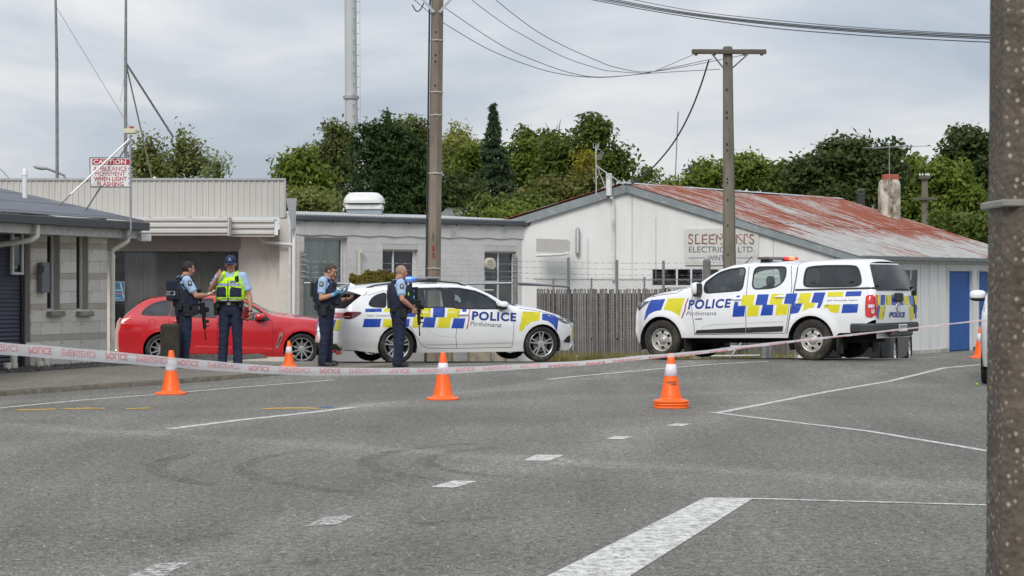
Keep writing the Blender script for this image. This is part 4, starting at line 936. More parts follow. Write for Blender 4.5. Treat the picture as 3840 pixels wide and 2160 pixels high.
mb = MB(); mb.bbox(c0 + Vector((0.03, 0, .67)), (.48, .48, .20), .02); mb.build('chimney_pot', M('terracotta pot', (.33, .09, .05), .8, var=.15), ch)
az = lambda x, y, d=-.5: Q(x, y, 67.4)
arms = [(az(2170, 372), az(2345, 367), .010), (az(2195, 374), az(2285, 365), .016)] + [(az(x - 2, 370 - (x - 2240) * .05, 0) + Vector((0, -.45, 0)), az(x + 2, 370 - (x - 2240) * .05) + Vector((0, .45, 0)), .007) for x in range(2190, 2290, 9)]
tvmast('tv_aerial', az(2238, 540), az(2237, 362), 'long horizontal television aerial on a mast in front of the chimney', arms, mat=M('grey aerial metal', (.3, .31, .32), .5, .4))
# glimpses of grey roofed houses among the trees
for i, (x0, x1, y0, y1, D_, lab) in enumerate(((1105, 1180, 513, 560, 80, 'grey roofed house half hidden by trees left of the main pole'), (1158, 1262, 511, 560, 78, 'grey roofed house among trees right of the brown power pole'))):
    p0, p1 = Q(x0, y1, D_), Q(x1, y1, D_); zt_ = Q(0, y0, D_).z; hh_ = empty('house', ((p0.x + p1.x) / 2, D_, -.55), lab, 'house')
    mb = MB(); mb.add([(p0.x - .3, D_ - .2, p0.z), (p1.x + .3, D_ - .2, p0.z), (p1.x + .3, D_ + 7.2, p0.z), (p0.x - .3, D_ + 7.2, p0.z), (p0.x + .2, D_ + 3.5, zt_), (p1.x - .2, D_ + 3.5, zt_)], [(0, 1, 5, 4), (2, 3, 4, 5), (1, 2, 5), (3, 0, 4), (0, 3, 2, 1)]); mb.build('roof', M('grey house roof', (.16, .17, .165), .7, var=.1), hh_)
    mb = MB(); mb.box(((p0.x + p1.x) / 2, D_ + 3.5, (p0.z - .57) / 2 - .0), (p1.x - p0.x, 6.9, p0.z + .53)); mb.build('wall', M('grey house wall', (.3, .3, .28), .8), hh_)
# ================================================================== POLES, WIRES, FENCES
def crossarm(root, c, L_, w_, mat, rz=0.0):
    MB().bbox(c, (L_, .1, w_), .01, Matrix.Rotation(rz, 3, 'Z')).build('crossarm', mat, root)
def insul(root, p, up=True, mat=None, sc=1.0):
    s = sc if up else -sc
    MB().tube([p, p + Vector((0, 0, .05 * s)), p + Vector((0, 0, .06 * s)), p + Vector((0, 0, .12 * s)), p + Vector((0, 0, .16 * s))], [.012, .012, .035, .045, .015], 8).build('insulator', mat or PORC, root, smooth=True)
PORC = M('brown glazed insulator', (.10, .06, .05), .2, var=.1)
PORCW = M('white glazed insulator', (.6, .6, .62), .2, var=.1)
TIMB = M('weathered timber arm', (.10, .09, .07), .9, var=.3, stretch=(.3, 4, 4), scale=6)
# main pole (brown concrete, octagonal, tapered)
DP = 46.0
pb = Q(1090, 905, DP); pb.z = -.4
PM = empty('power_pole', pb, 'tall brown concrete power pole with red paint marks behind the white police wagon', 'power pole')
p_mid = Q(1091.5, 690, DP); p_top = Q(1100.5, -20, DP); dirv = (p_top - p_mid); top2 = p_top + dirv * .12; bot = p_mid - dirv * ((p_mid.z + .5) / dirv.z)
rad = lambda z: .152 - .006 * z / 3
MB().tube([bot, p_mid, p_top, top2], [rad(0) + .01, rad(1.6) + .005, rad(7.6), rad(8.5)], 6).build('pole_shaft', CONCRETE, PM)
mb = MB()
for qy in (102, 232, 290, 436, 675):
    z_ = Q(0, qy, DP).z; p = p_mid + dirv * ((z_ - p_mid.z) / dirv.z); mb.tube([p - Vector((0, 0, .012)), p + Vector((0, 0, .012))], rad(z_) + .012, 12, caps=False); mb.ell(p + Vector((0, -rad(z_) - .01, 0)), (.03, .02, .02), 8, 5)
mb.build('steel_band', M('bright band wire', (.55, .54, .5), .4, .4), PM)
mb = MB()
for qy in (82, 140, 156, 216): z_ = Q(0, qy, DP).z; p = p_mid + dirv * ((z_ - p_mid.z) / dirv.z); mb.tube([p + Vector((-.02, -rad(z_) - .002, 0)), p + Vector((-.02, -rad(z_) + .03, 0))], .017, 8)
mb.build('bolt_hole', DARKGAP, PM)
mb = MB(); mb.tube([Vector((bot.x - .165 + (top2.x - bot.x) * t, DP - .02, bot.z + (top2.z - bot.z) * t)) for t in (0, .3, .6, .88)] + [p_top + Vector((-.12, 0, .3))], .02, 8); mb.build('down_cable', WIRE, PM, smooth=True)
mb = MB(); cp = lambda x, y, d=-.17: Q(x, y, DP + d)
mb.add([cp(1086, 622), cp(1090, 614), cp(1094, 622), cp(1092, 630), cp(1087, 630), cp(1084, 645), cp(1096, 645), cp(1096, 647.5), cp(1084, 647.5), cp(1088.5, 633), cp(1091, 633), cp(1091, 645), cp(1088.5, 645), cp(1085, 637), cp(1094, 637), cp(1094, 639), cp(1085, 639)], [(0, 1, 2, 3, 4), (5, 6, 7, 8), (9, 10, 11, 12), (13, 14, 15, 16)])
mb.build('paint_mark', alpha_noise(M('red spray paint', (.30, .03, .02), .8), 12, .36, .5), PM)
textmb('26054', [(1091, 605), (1091, 585), (1087.5, 585), (1087.5, 605)], lambda x, y: Q(x, y, DP - .168), bold=.03).build('number_plate', M('pole number', (.05, .045, .04), .7), PM)
ct = p_mid + dirv * ((Q(0, -52, DP).z - p_mid.z) / dirv.z)
crossarm(PM, ct, 2.4, .11, TIMB, .1)
hub = Q(1097, 38, DP - .17)
for s in (-1, 1):
    MB().box((hub + ct + Vector((s * .72, -.17, 0))) / 2, (.9, .012, .055), M=Matrix.Rotation(-s * math.atan2(ct.z - hub.z, .72), 3, 'Y')).build('arm_brace', M('galvanised strap', (.40, .42, .44), .4, .5), PM)
for x in (-1.05, -.5, .5, 1.05): insul(PM, ct + Vector((x, x * .1, .06)))
# right pole
DR = 51.0; rb = Q(1836, 905, DR); rb.z = -.45
PR = empty('power_pole', rb, 'grey concrete power pole with one timber crossarm behind the police ute', 'power pole')
rt = Q(1830.5, 117, DR); rm = Q(1835, 668, DR); rd = rt - rm; rbot = rm - rd * ((rm.z + .5) / rd.z)
MB().tube([rbot, rm, rt - rd * .005, rt], [(.185, .16), (.168, .15), (.115, .115), (.09, .09)], 8).build('pole_shaft', CONCRETE2, PR)
rc = Q(1834, 130, DR - .14); crossarm(PR, rc, 187 * QK * DR / FPX, .11, TIMB, .02)
hub = Q(1831, 172, DR - .15)
for s, tx in ((-1, 1790), (1, 1884)):
    t_ = Q(tx, 134, DR - .2); MB().tube([hub + Vector((s * .1, 0, 0)), t_], [(.006, .028), (.006, .028)], 4).build('arm_brace', M('galvanised strap', (.40, .42, .44), .4, .5), PR)
mb = MB()
for qy in (159, 226, 283, 297, 363, 378, 450, 460, 503, 567, 640): z_ = Q(0, qy, DR).z; p = rm + rd * ((z_ - rm.z) / rd.z); mb.tube([p + Vector((-.05, -.165, 0)), p + Vector((-.05, -.1, 0))], .018, 8)
mb.build('bolt_hole', DARKGAP, PR)
for qx in (1751, 1797, 1872, 1916): insul(PR, Q(qx, 131, DR - .14), up=False, sc=.55)
# near pole on the right
DN = 6.6; NPX = .30
npo = empty('concrete_pole', (Q(2480, 0, DN).x + .15, DN, 0), 'large near pole of rough pebbled concrete filling the right edge', 'pole')
AGG = bpy.data.materials.new('exposed aggregate concrete'); AGG.use_nodes = True; T = NT(AGG); b = T.n['Principled BSDF']; b.inputs['Roughness'].default_value = .85
tcn = T.new('ShaderNodeTexCoord'); n1 = T.new('ShaderNodeTexNoise'); n1.inputs['Scale'].default_value = 8; n1.inputs['Detail'].default_value = 9; n1.inputs['Roughness'].default_value = .7; T.l(tcn.outputs['Object'], n1.inputs['Vector'])
cr = T.new('ShaderNodeValToRGB'); cr.color_ramp.elements[0].position = .3; cr.color_ramp.elements[0].color = (.060, .047, .035, 1); cr.color_ramp.elements[1].position = .72; cr.color_ramp.elements[1].color = (.15, .122, .095, 1); T.l(n1.outputs[0], cr.inputs[0])
vo = T.new('ShaderNodeTexVoronoi'); vo.inputs['Scale'].default_value = 48; T.l(tcn.outputs['Object'], vo.inputs['Vector']); se = T.new('ShaderNodeSeparateColor'); T.l(vo.outputs['Color'], se.inputs[0])
def rr2(src, a, b_, c=0, d=1):
    r_ = T.new('ShaderNodeMapRange'); r_.inputs['From Min'].default_value = a; r_.inputs['From Max'].default_value = b_; r_.inputs['To Min'].default_value = c; r_.inputs['To Max'].default_value = d; T.l(src, r_.inputs['Value']); return r_.outputs[0]
mu = T.new('ShaderNodeMath', operation='MULTIPLY'); T.l(rr2(vo.outputs['Distance'], .25, .42, 1, 0), mu.inputs[0]); T.l(rr2(se.outputs[0], .60, .64), mu.inputs[1])
cs = T.new('ShaderNodeMix', data_type='RGBA'); T.l(se.outputs[1], cs.inputs[0]); cs.inputs[6].default_value = (.42, .39, .33, 1); cs.inputs[7].default_value = (.20, .145, .10, 1)
mx_ = T.new('ShaderNodeMix', data_type='RGBA'); T.l(mu.outputs[0], mx_.inputs[0]); T.l(cr.outputs[0], mx_.inputs[6]); T.l(cs.outputs[2], mx_.inputs[7]); T.l(mx_.outputs[2], b.inputs['Base Color'])
bp = T.new('ShaderNodeBump'); bp.inputs['Strength'].default_value = .8; bp.inputs['Distance'].default_value = .006; T.l(vo.outputs['Distance'], bp.inputs['Height']); T.l(bp.outputs[0], b.inputs['Normal'])
mb = MB(); xl = lambda qy: Q(2488 - 10 * min(1, max(0, (qy + 50) / 1000)), 0, DN + .11).x
lv = [(-.05, 1500), (.4, 1450), (1.5, 720), (2.0, 380), (3.2, -100), (5.0, -300)]
for i in range(len(lv) - 1):
    (za, qa), (zb_, qb) = lv[i], lv[i + 1]
    def ring(z, q_):
        x0 = xl(q_); w_ = NPX - .01 * z; c = .045; y0 = DN - .15
        return [Vector(p) for p in ((x0 + c, y0, z), (x0 + w_ - c, y0, z), (x0 + w_, y0 + c, z), (x0 + w_, y0 + w_ - c, z), (x0 + w_ - c, y0 + w_, z), (x0 + c, y0 + w_, z), (x0, y0 + w_ - c, z), (x0, y0 + c, z))]
    mb.add(ring(za, qa) + ring(zb_, qb), [(k, (k + 1) % 8, 8 + (k + 1) % 8, 8 + k) for k in range(8)])
mb.build('pole_shaft', AGG, npo)
zb_ = Q(0, 515, DN).z; mb = MB(); mb.bbox((xl(515) + NPX / 2 - .005, DN, zb_), (NPX + .012, NPX + .012, .022), .004); mb.build('steel_band', M('band steel', (.30, .29, .26), .4, .5, dirt=(.2, .1, .04), dirt_amt=.2), npo)
mb = MB(); mb.ell((xl(515) + .07, DN - .158, zb_ + .012), (.016, .012, .012), 10, 6); mb.build('buckle', M('rusty buckle', (.45, .33, .18), .4, .5), npo, smooth=True)
# far small poles
for (qx, qy, arms, D_, lab) in ((2326, 560, ((2326, 447, 28), (2328, 500, 60)), 88, 'small distant power pole with two crossarms against the pale green tree'), (2166, 530, ((2166, 478, 18),), 84, 'dark distant power pole against the dark tree left of the chimney')):
    b_ = Q(qx, qy, D_); pr_ = empty('distant_pole', (b_.x, D_, -.55), lab, 'power pole')
    t_ = Q(qx, arms[0][1] - 3, D_); MB().tube([(b_.x, D_, -.55), t_], .14, 8).build('pole_shaft', CONCRETE2, pr_)
    for (ax, ay, al) in arms:
        crossarm(pr_, Q(ax, ay, D_ - .2), al * QK * D_ / FPX, .12, TIMB)
        if al < 30 and qx > 2200:
            for k in (-12, -5, 3, 7, 11): insul(pr_, Q(ax + k, ay - 1, D_ - .2), mat=PORCW)
    if qx < 2200: MB().bbox(Q(qx, 505, D_ - .2), (.28, .28, .6), .03).build('transformer', WIRE, pr_)
# steel stack
DT = 112.0; tb = Q(884, 600, DT); ST = empty('steel_stack', (tb.x, DT, -.55), 'tall pale grey steel stack with a bolted flange and rungs behind the trees', 'mast')
rS = 16.0 * QK * DT / FPX
MB().tube([(tb.x + .1, DT, -.55), Q(883.5, 246, DT)], rS, 28).build('lower_section', M('pale grey steel', (.46, .47, .48), .6, .0, var=.05, scale=1), ST, smooth=True)
MB().tube([Q(883, 243, DT), Q(881.5, -60, DT)], rS * .95, 28).build('upper_section', M('pale grey steel upper', (.47, .48, .49), .6, .0, var=.05, scale=1), ST, smooth=True)
f0 = Q(883, 246, DT); MB().tube([f0 - Vector((0, 0, .06)), f0 + Vector((0, 0, .10))], rS * 1.25, 28).build('flange', M('grey flange', (.33, .34, .35), .5), ST, smooth=False)
mb = MB()
for i in range(34): p = Q(899, -50 + i * 27, DT); mb.tube([p, p + Vector((.09, 0, 0))], .022, 6); 
for i in range(34): p = Q(890, -62 + i * 27, DT - rS); mb.tube([p, p + Vector((.0, -.18, -.06))], .03, 6)
mb.build('rung', M('rung steel', (.25, .26, .27), .5), ST); mb = MB(); mb.tube([Q(905, -50, DT), Q(907, 480, DT)], .007, 5); mb.build('safety_line', WIREG, ST)
# radio masts with stays behind the shop parapet
DM = 53.5
for qx0, qx1, lab, stays in ((145, 139, 'thin tall radio mast left of the taller stayed mast', [((143, 20), (335, 335), .006, WIREG)]),
                             (315.5, 317, 'tall radio mast with three stays behind the caution sign', [((318, 160), (436, 345), .030, GALVDULL), ((318, 165), (383, 452), .022, M('pale timber stay', (.28, .24, .18), .8)), ((316, 175), (303, 255), .004, WIREG)])):
    b_ = Q(qx0, 470, DM); e_ = empty('radio_mast', (b_.x, DM, -.4), lab, 'mast', group=None)
    MB().tube([(b_.x, DM, -.4), Q((qx0 * 2 + qx1) / 3, 160, DM), Q(qx1, -40, DM)], [.045, .04, .028], 8).build('mast_tube', GALVDULL, e_, smooth=True)
    for a, b2, r_, m_ in stays: MB().tube([Q(*a, DM), Q(*b2, DM + 1)], r_, 6).build('stay', m_, e_)
# street lamp beyond the shop
e_ = empty('street_lamp', (Q(163, 0, 62).x, 62, -.5), 'grey street lamp arm reaching left over the shop parapet', 'street lamp')
MB().tube([(Q(163, 0, 62).x, 62, -.5), Q(163, 452, 62), Q(162, 442, 62), Q(150, 436, 62), Q(112, 422, 62)], .035, 8).build('lamp_arm', GALVDULL, e_, smooth=True)
MB().ell(Q(101, 421, 62), (.21, .12, .075), 14, 8, M=Matrix.Rotation(.18, 3, 'Y')).build('lamp_head', M('pale lamp head', (.42, .42, .43), .5), e_, smooth=True)

def crom(P, n=8):
    P = [Vector(p) for p in P]; P = [P[0] * 2 - P[1]] + P + [P[-1] * 2 - P[-2]]; out = []
    for i in range(1, len(P) - 2):
        for k in range(n):
            t = k / n; a, b_, c, d = P[i - 1:i + 3]
            out.append(.5 * ((2 * b_) + (c - a) * t + (2 * a - 5 * b_ + 4 * c - d) * t * t + (3 * b_ - a - 3 * c + d) * t ** 3))
    out.append(P[-2]); return out
zz = lambda x, y: ((1500 + x * .31056) / QK, y * .31056 / QK)
def wire(pts, d0, d1, r_, lab, mat=WIREG, grp='conductors between the two power poles'):
    n = len(pts); x0, x1 = pts[0][0], pts[-1][0]
    r_ *= .75; P = [Q(x, y, d0 + (d1 - d0) * (x - x0) / (x1 - x0)) for x, y in pts]
    o = MB().tube(crom(P), r_, 5).build('power_line', mat, smooth=True); setp(o, lab, 'wire', grp); return o
wire([zz(150, -20), zz(400, 187), zz(540, 287), zz(1080, 600), zz(1630, 815), zz(2000, 903), zz(2320, 932), zz(2576, 927), (1640, 184), (1812, 174)], 46, 51, .011, 'lowest thin wire sagging between the brown and the grey pole')
wire([(1075, -60), zz(400, -30), zz(540, 92), zz(1230, 550), zz(1740, 775), zz(2100, 890), zz(2400, 930), (1600, 187), (1700, 168), (1792, 148)], 46, 51, .011, 'second wire from below, kinked near the brown pole')
wire([(1130, -60), zz(870, 0), zz(1260, 290), zz(1450, 405), zz(1960, 680), zz(2400, 830), zz(2576, 860), (1602, 183), (1640, 181), (1745, 137)], 46, 51, .010, 'faint third wire running into the left end of the crossarm')
wire([(1190, -60), zz(1160, 0), zz(1620, 355), zz(2000, 565), zz(2400, 740), zz(2576, 805), (1620, 181), (1720, 168), (1872, 138)], 46, 51, .011, 'uppermost thin wire from the brown pole to the right pole')
wire([(1783, 152), (1762, 217), (1735, 285), (1700, 350), (1662, 400), (1625, 437), (1590, 462), (1572, 465)], 50.8, 57.8, .028, 'thick black service cable dropping from the crossarm to the gable', WIRE, None)
for k, (a, m_, c, r_, lab) in enumerate((((1390, -20), (1900, 66), (2600, 111), .012, 'lowest and separate cable of the bundle at top right'), ((1480, -6), (1900, 58), (2600, 103), .012, 'second lowest cable of the bundle at top right'),
        ((1500, -6), (1900, 55), (2600, 99), .016, 'thicker middle cable of the bundle at top right'), ((1520, -6), (1900, 52), (2600, 94.5), .012, 'cable just above the thick one in the bundle at top right'), ((1565, -6), (1900, 46), (2600, 92.5), .009, 'uppermost cable of the bundle at top right'))):
    q1 = ((a[0] + m_[0]) / 2, (a[1] + m_[1]) / 2 + 5.5); q2 = ((m_[0] * 2 + c[0]) / 3, (m_[1] * 2 + c[1]) / 3 + 5.5); q3 = ((m_[0] + c[0] * 2) / 3, (m_[1] + c[1] * 2) / 3 + 4.5)
    wire([a, q1, m_, q2, q3, c], 44, 34, r_, lab, WIRE, 'bundle of cables crossing the top right')
wire([(1037, 12), (1045, 26), (1052, 28), (1059, 22), (1068, 4)], 45.9, 45.9, .018, 'looped black lead hanging beside the top of the brown pole', WIRE, None)
wire([(-40, 395), (0, 425), (24, 450), (60, 490)], 52, 53, .01, 'thin stay wire at the far left edge above the shop parapet', WIREG, None)

# ---- chain link fence with barbed wire
DF = 48.5; FQ = lambda x, y, d=0.0: Q(x, y, DF + d)
CF = empty('wire_fence', FQ(1020, 905), 'galvanised chain link fence with barbed wire in front of the grey block building', 'fence')
def post(root, qx, y0, y1, r_, D_=DF, cap=True, name='post', mat=None):
    a = Q(qx, y0, D_); b_ = Q(qx, y1, D_); MB().tube([a, b_] + ([b_ + Vector((0, 0, r_ * .5))] if cap else []), [r_, r_] + ([r_ * .4] if cap else []), 10).build(name, mat or GALVDULL, root, smooth=False)
post(CF, 760, 905, 634, .045); post(CF, 1296, 905, 648, .055)
mb = MB()
for qx in (762, 1294):
    for qy in (643, 656, 668, 684, 697): mb.tube([FQ(qx - 5, qy, -.05), FQ(qx + (9 if qx < 1000 else 6), qy - 1, -.05)], .016, 6)
mb.build('post_bracket', GALV, CF)
mb = MB(); mb.tube([FQ(766, 712), FQ(1040, 716), FQ(1290, 712)], .026, 8); mb.build('top_rail', GALV, CF, smooth=True)
mb = MB(); mb.tube([FQ(768, 880), FQ(1290, 880)], .026, 8); mb.build('bottom_rail', GALV, CF, smooth=True)
def barbs(a, b_, sag, r_=.0032):
    m_ = MB(); n = 24; P = [a.lerp(b_, i / n) - Vector((0, 0, sag * 4 * (i / n) * (1 - i / n) + .008 * math.sin(i * 2.1))) for i in range(n + 1)]; m_.tube(P, r_, 4)
    L_ = (b_ - a).length; k = int(L_ / .18)
    for i in range(k):
        p = a.lerp(b_, (i + .5) / k) - Vector((0, 0, sag * 4 * ((i + .5) / k) * (1 - (i + .5) / k))); m_.box(p, (.008, .008, .032), M=Matrix.Rotation(.6, 3, 'Y')); m_.box(p, (.034, .007, .007), M=Matrix.Rotation(.5, 3, 'Y'))
    return m_
for i, (y0, y1) in enumerate(((656, 664), (670, 683), (684, 697), (697, 706))): barbs(FQ(766, y0), FQ(1292, y1), .03).build('barbed_wire', GALV, CF)
def chain(a0, a1, z0, z1, D_, parent, pitch=.06, r_=.0028, mat=GALV):
    """woven diamonds between two plan points"""
    m_ = MB(); A = Vector(a0[:2]); B = Vector(a1[:2]); L_ = (B - A).length; d = (B - A).normalized(); H = z1 - z0; n = int((L_ + H) / pitch)
    for s in (0, 1):
        for i in range(n):
            u0 = i * pitch - H; u1 = u0 + H; t0, t1 = max(0, -u0 / H), min(1, (L_ - u0) / H)
            if t1 <= t0: continue
            pa, pb = u0 + t0 * H, u0 + t1 * H; za, zb2 = (z0 + t0 * H, z0 + t1 * H) if s else (z1 - t0 * H, z1 - t1 * H)
            p = A + d * pa; q_ = A + d * pb
            m_.tube([(p.x, p.y, za), (q_.x, q_.y, zb2)], r_, 3, caps=False)
    return m_.build('chain_mesh', mat, parent, kind='stuff')
chain(FQ(770, 0), FQ(1290, 0), -.3, 1.46, DF, CF)
# right part, above the slat fence
DS2 = 52.0; SF = empty('slat_fence', Q(1600, 905, DS2), 'weathered brown timber slat fence between the white police wagon and the ute', 'fence')
SL = [M('weathered slat %d' % i, c, .9, var=.3, scale=10, stretch=(3, 3, .4), bump=.5, dirt=(.30, .29, .27), dirt_amt=.2) for i, c in enumerate(((.25, .225, .205), (.30, .28, .26), (.22, .19, .175), (.34, .325, .305), (.19, .16, .145)))]
x0 = Q(1350, 0, DS2).x; x1 = Q(2010, 0, DS2).x; ztp = Q(0, 727, DS2).z; n = int((x1 - x0) / .058); sm_ = []
for m_ in SL:
    me = MB().bbox((0, 0, .83), (.044, .014, 1.66), .004).mesh('slat'); me.materials.append(m_); sm_.append(me)
off = root_off(SF)
for i in range(n):
    o = bpy.data.objects.new('slat', random.choice(sm_)); COL.objects.link(o); o.parent = SF
    o.location = Vector((x0 + (i + .5) * .058, DS2 + random.uniform(-.004, .004), ztp - 1.66 + random.uniform(-.012, .012))) - off; o.rotation_euler = (random.uniform(-.01, .01), random.uniform(-.012, .012), random.uniform(-.2, .2))
mb = MB()
for z_ in (.15, .75, 1.2): mb.tube([(x0, DS2 - .012, z_ - .2), (x1, DS2 - .012, z_ - .2)], .004, 4)
mb.build('binding_wire', GALVDULL, SF); MB().box(((x0 + x1) / 2, DS2 + .06, .5), (x1 - x0, .02, 1.5)).build('backing', M('slat gap shade', (.08, .07, .062), .9), SF)  # added dark sheet stands in for the shade between the slats
chain((x0, DS2 - .03), (x1, DS2 - .03), ztp - 1.6, ztp + .28, DS2, SF, pitch=.075, r_=.003, mat=GALVDULL)
for qx, y1, r_ in ((1430, 648, .034), (1552, 655, .034), (1669, 657, .034), (1488, 700, .022), (1392, 700, .022), (1621, 697, .024)): post(SF, qx, 850, y1, r_, DS2 - .05)
post(SF, 1778, 850, 656, .10, DS2 + .15, mat=M('grey timber post', (.17, .165, .155), .9, var=.2))
mb = MB(); mb.tube([FQ(1300, 712), Q(1432, 721, DS2 - .05)], .03, 8); mb.tube([FQ(1302, 716), Q(1380, 718, DS2 - .6)], .02, 8); mb.build('brace_rail', GALV, SF, smooth=True)
for y0, y1 in ((655, 657), (670, 672), (684, 688), (697, 702)): barbs(Q(1300, y0 + 2, DF), Q(1960, y1, DS2 - .06), .05).build('barbed_wire', GALVDULL, SF)
mb = MB(); mb.tube([Q(1672, 723, DS2 - .06), Q(1760, 723, DS2 - .06)], .025, 8); mb.build('top_rail', GALV, SF)
# old farm gate standing low behind the ute
GT = empty('steel_gate', Q(1880, 905, 47), 'low galvanised tube gate seen under the police ute', 'gate')
mb = MB(); gq = lambda x, y: Q(x, y, 47); mb.tube([gq(1775, 872), gq(1912, 871)], .022, 8); mb.tube([gq(1775, 896), gq(1912, 894)], .022, 8); mb.tube([gq(1775, 905), gq(1775, 860)], .022, 8); mb.tube([gq(1866, 861), gq(1836, 900)], .02, 8); mb.build('gate_frame', GALV, GT)
for qx, w_ in ((1754, .14), (1925, .10), (1938, .06)): MB().tube([Q(qx, 915, 47), Q(qx, 850, 47)], w_, 8).build('gate_post', M('old timber post', (.20, .18, .11), .9, var=.3) if qx < 1800 else GALVDULL, GT)
# dry grass at the foot of the fence
mb = MB()
for _ in range(5200):
    x = random.uniform(Q(1335, 0, 51).x, Q(2000, 0, 51).x); y = random.uniform(50.6, 51.85); z = ground_base(x, y); h = random.uniform(.12, .34); a = random.uniform(0, 3.14); l_ = random.uniform(-.08, .08)
    dx, dy = math.cos(a) * .012, math.sin(a) * .012; mb.add([(x - dx, y - dy, z), (x + dx, y + dy, z), (x + l_, y, z + h)], [(0, 1, 2)])
mb.build('dry_grass', M('dry grass', (.20, .17, .05), .9, var=.4, scale=3, dirt=(.08, .12, .03), dirt_amt=.4, dirt_scale=2), kind='stuff')
# blocks of stone lying under the wagon's far side
STN = M('lichen stained stone', (.27, .24, .18), .9, var=.3, scale=6, bump=.7, bscale=20, dirt=(.35, .28, .12), dirt_amt=.3)
for qx, w_, h_, lab in ((1118, .34, .30, 'square brownish stone block left of the others under the wagon'), (1206, .48, .33, 'widest yellow stained stone block under the wagon'), (1258, .26, .2, 'small rough stone lying right of the wide block under the wagon')):
    p = Q(qx, 900, 46.5); p.z = ground_base(p.x, 46.5) + h_ / 2 + .02
    o = MB().bbox(p, (w_, .3, h_ + .1), .035, Matrix.Rotation(random.uniform(-.3, .3), 3, 'Z')).build('stone_block', STN); setp(o, lab, 'stone', 'stone blocks at the fence foot')
p0, p1 = Q(1000, 0, 49), Q(1345, 0, 49); mb = MB(); mb.box(((p0.x + p1.x) / 2, 49, -.15), (p1.x - p0.x, .14, .45)); o = mb.build('low_wall', M('low wall paint', (.5, .49, .46), .9, var=.15, dirt=(.25, .24, .22), dirt_amt=.4)); setp(o, 'low whitish plinth wall seen under the white police wagon', 'wall')

# ================================================================== TREES
def leafmat(name, c1, c2, tr=.4):
    m = bpy.data.materials.new(name); m.use_nodes = True; T = NT(m); b = T.n['Principled BSDF']; b.inputs['Roughness'].default_value = .6; b.inputs['Specular IOR Level'].default_value = .25
    at = T.new('ShaderNodeAttribute'); at.attribute_name = 'tint'; mxn = T.new('ShaderNodeMix', data_type='RGBA'); T.l(at.outputs['Fac'], mxn.inputs[0]); mxn.inputs[6].default_value = (*c1, 1); mxn.inputs[7].default_value = (*c2, 1)
    tcn = T.new('ShaderNodeTexCoord'); n1 = T.new('ShaderNodeTexNoise'); n1.inputs['Scale'].default_value = 1.1; n1.inputs['Detail'].default_value = 3; T.l(tcn.outputs['Object'], n1.inputs['Vector'])
    rm_ = T.new('ShaderNodeMapRange'); rm_.inputs['From Min'].default_value = .3; rm_.inputs['From Max'].default_value = .7; rm_.inputs['To Min'].default_value = .82; rm_.inputs['To Max'].default_value = 1.18; T.l(n1.outputs[0], rm_.inputs['Value'])
    vmn = T.new('ShaderNodeVectorMath', operation='SCALE'); T.l(mxn.outputs[2], vmn.inputs[0]); T.l(rm_.outputs[0], vmn.inputs['Scale']); T.l(vmn.outputs[0], b.inputs['Base Color'])
    tl = T.new('ShaderNodeBsdfTranslucent'); T.l(vmn.outputs[0], tl.inputs[0]); ms_ = T.new('ShaderNodeMixShader'); ms_.inputs[0].default_value = tr; T.l(b.outputs[0], ms_.inputs[1]); T.l(tl.outputs[0], ms_.inputs[2]); T.l(ms_.outputs[0], T.n['Material Output'].inputs[0])
    return m
def leaf_mesh(name, centers, size, mat, tint, normal_bias=None, asp=.55, droop=0.0):
    n = len(centers); rng = RNG
    nrm = rng.normal(size=(n, 3)); 
    if normal_bias is not None: nrm = nrm * .75 + normal_bias
    nrm /= np.linalg.norm(nrm, axis=1)[:, None]
    a = rng.normal(size=(n, 3)); a[:, 2] -= droop; u = np.cross(nrm, a); u /= np.linalg.norm(u, axis=1)[:, None] + 1e-9; v = np.cross(nrm, u)
    s = size * rng.uniform(.55, 1.35, n)[:, None]; u = u * s * asp; v = v * s
    # leaf: pointed quad bent a little
    P = np.stack([centers - v, centers + u * .9 + nrm * s * .12, centers + v, centers - u * .9 + nrm * s * .12], 1).reshape(-1, 3)
    me = bpy.data.meshes.new(name); me.vertices.add(4 * n); me.vertices.foreach_set('co', P.astype(np.float32).ravel())
    me.loops.add(4 * n); me.loops.foreach_set('vertex_index', np.arange(4 * n, dtype=np.int32)); me.polygons.add(n); me.polygons.foreach_set('loop_start', np.arange(0, 4 * n, 4, dtype=np.int32)); me.polygons.foreach_set('loop_total', np.full(n, 4, dtype=np.int32))
    at = me.attributes.new('tint', 'FLOAT', 'POINT'); at.data.foreach_set('value', np.repeat(tint, 4).astype(np.float32)); me.materials.append(mat); me.update(calc_edges=True); me.validate(); return me
BARK = M('tree bark', (.09, .075, .06), .9, var=.3, bump=.6, bscale=15)
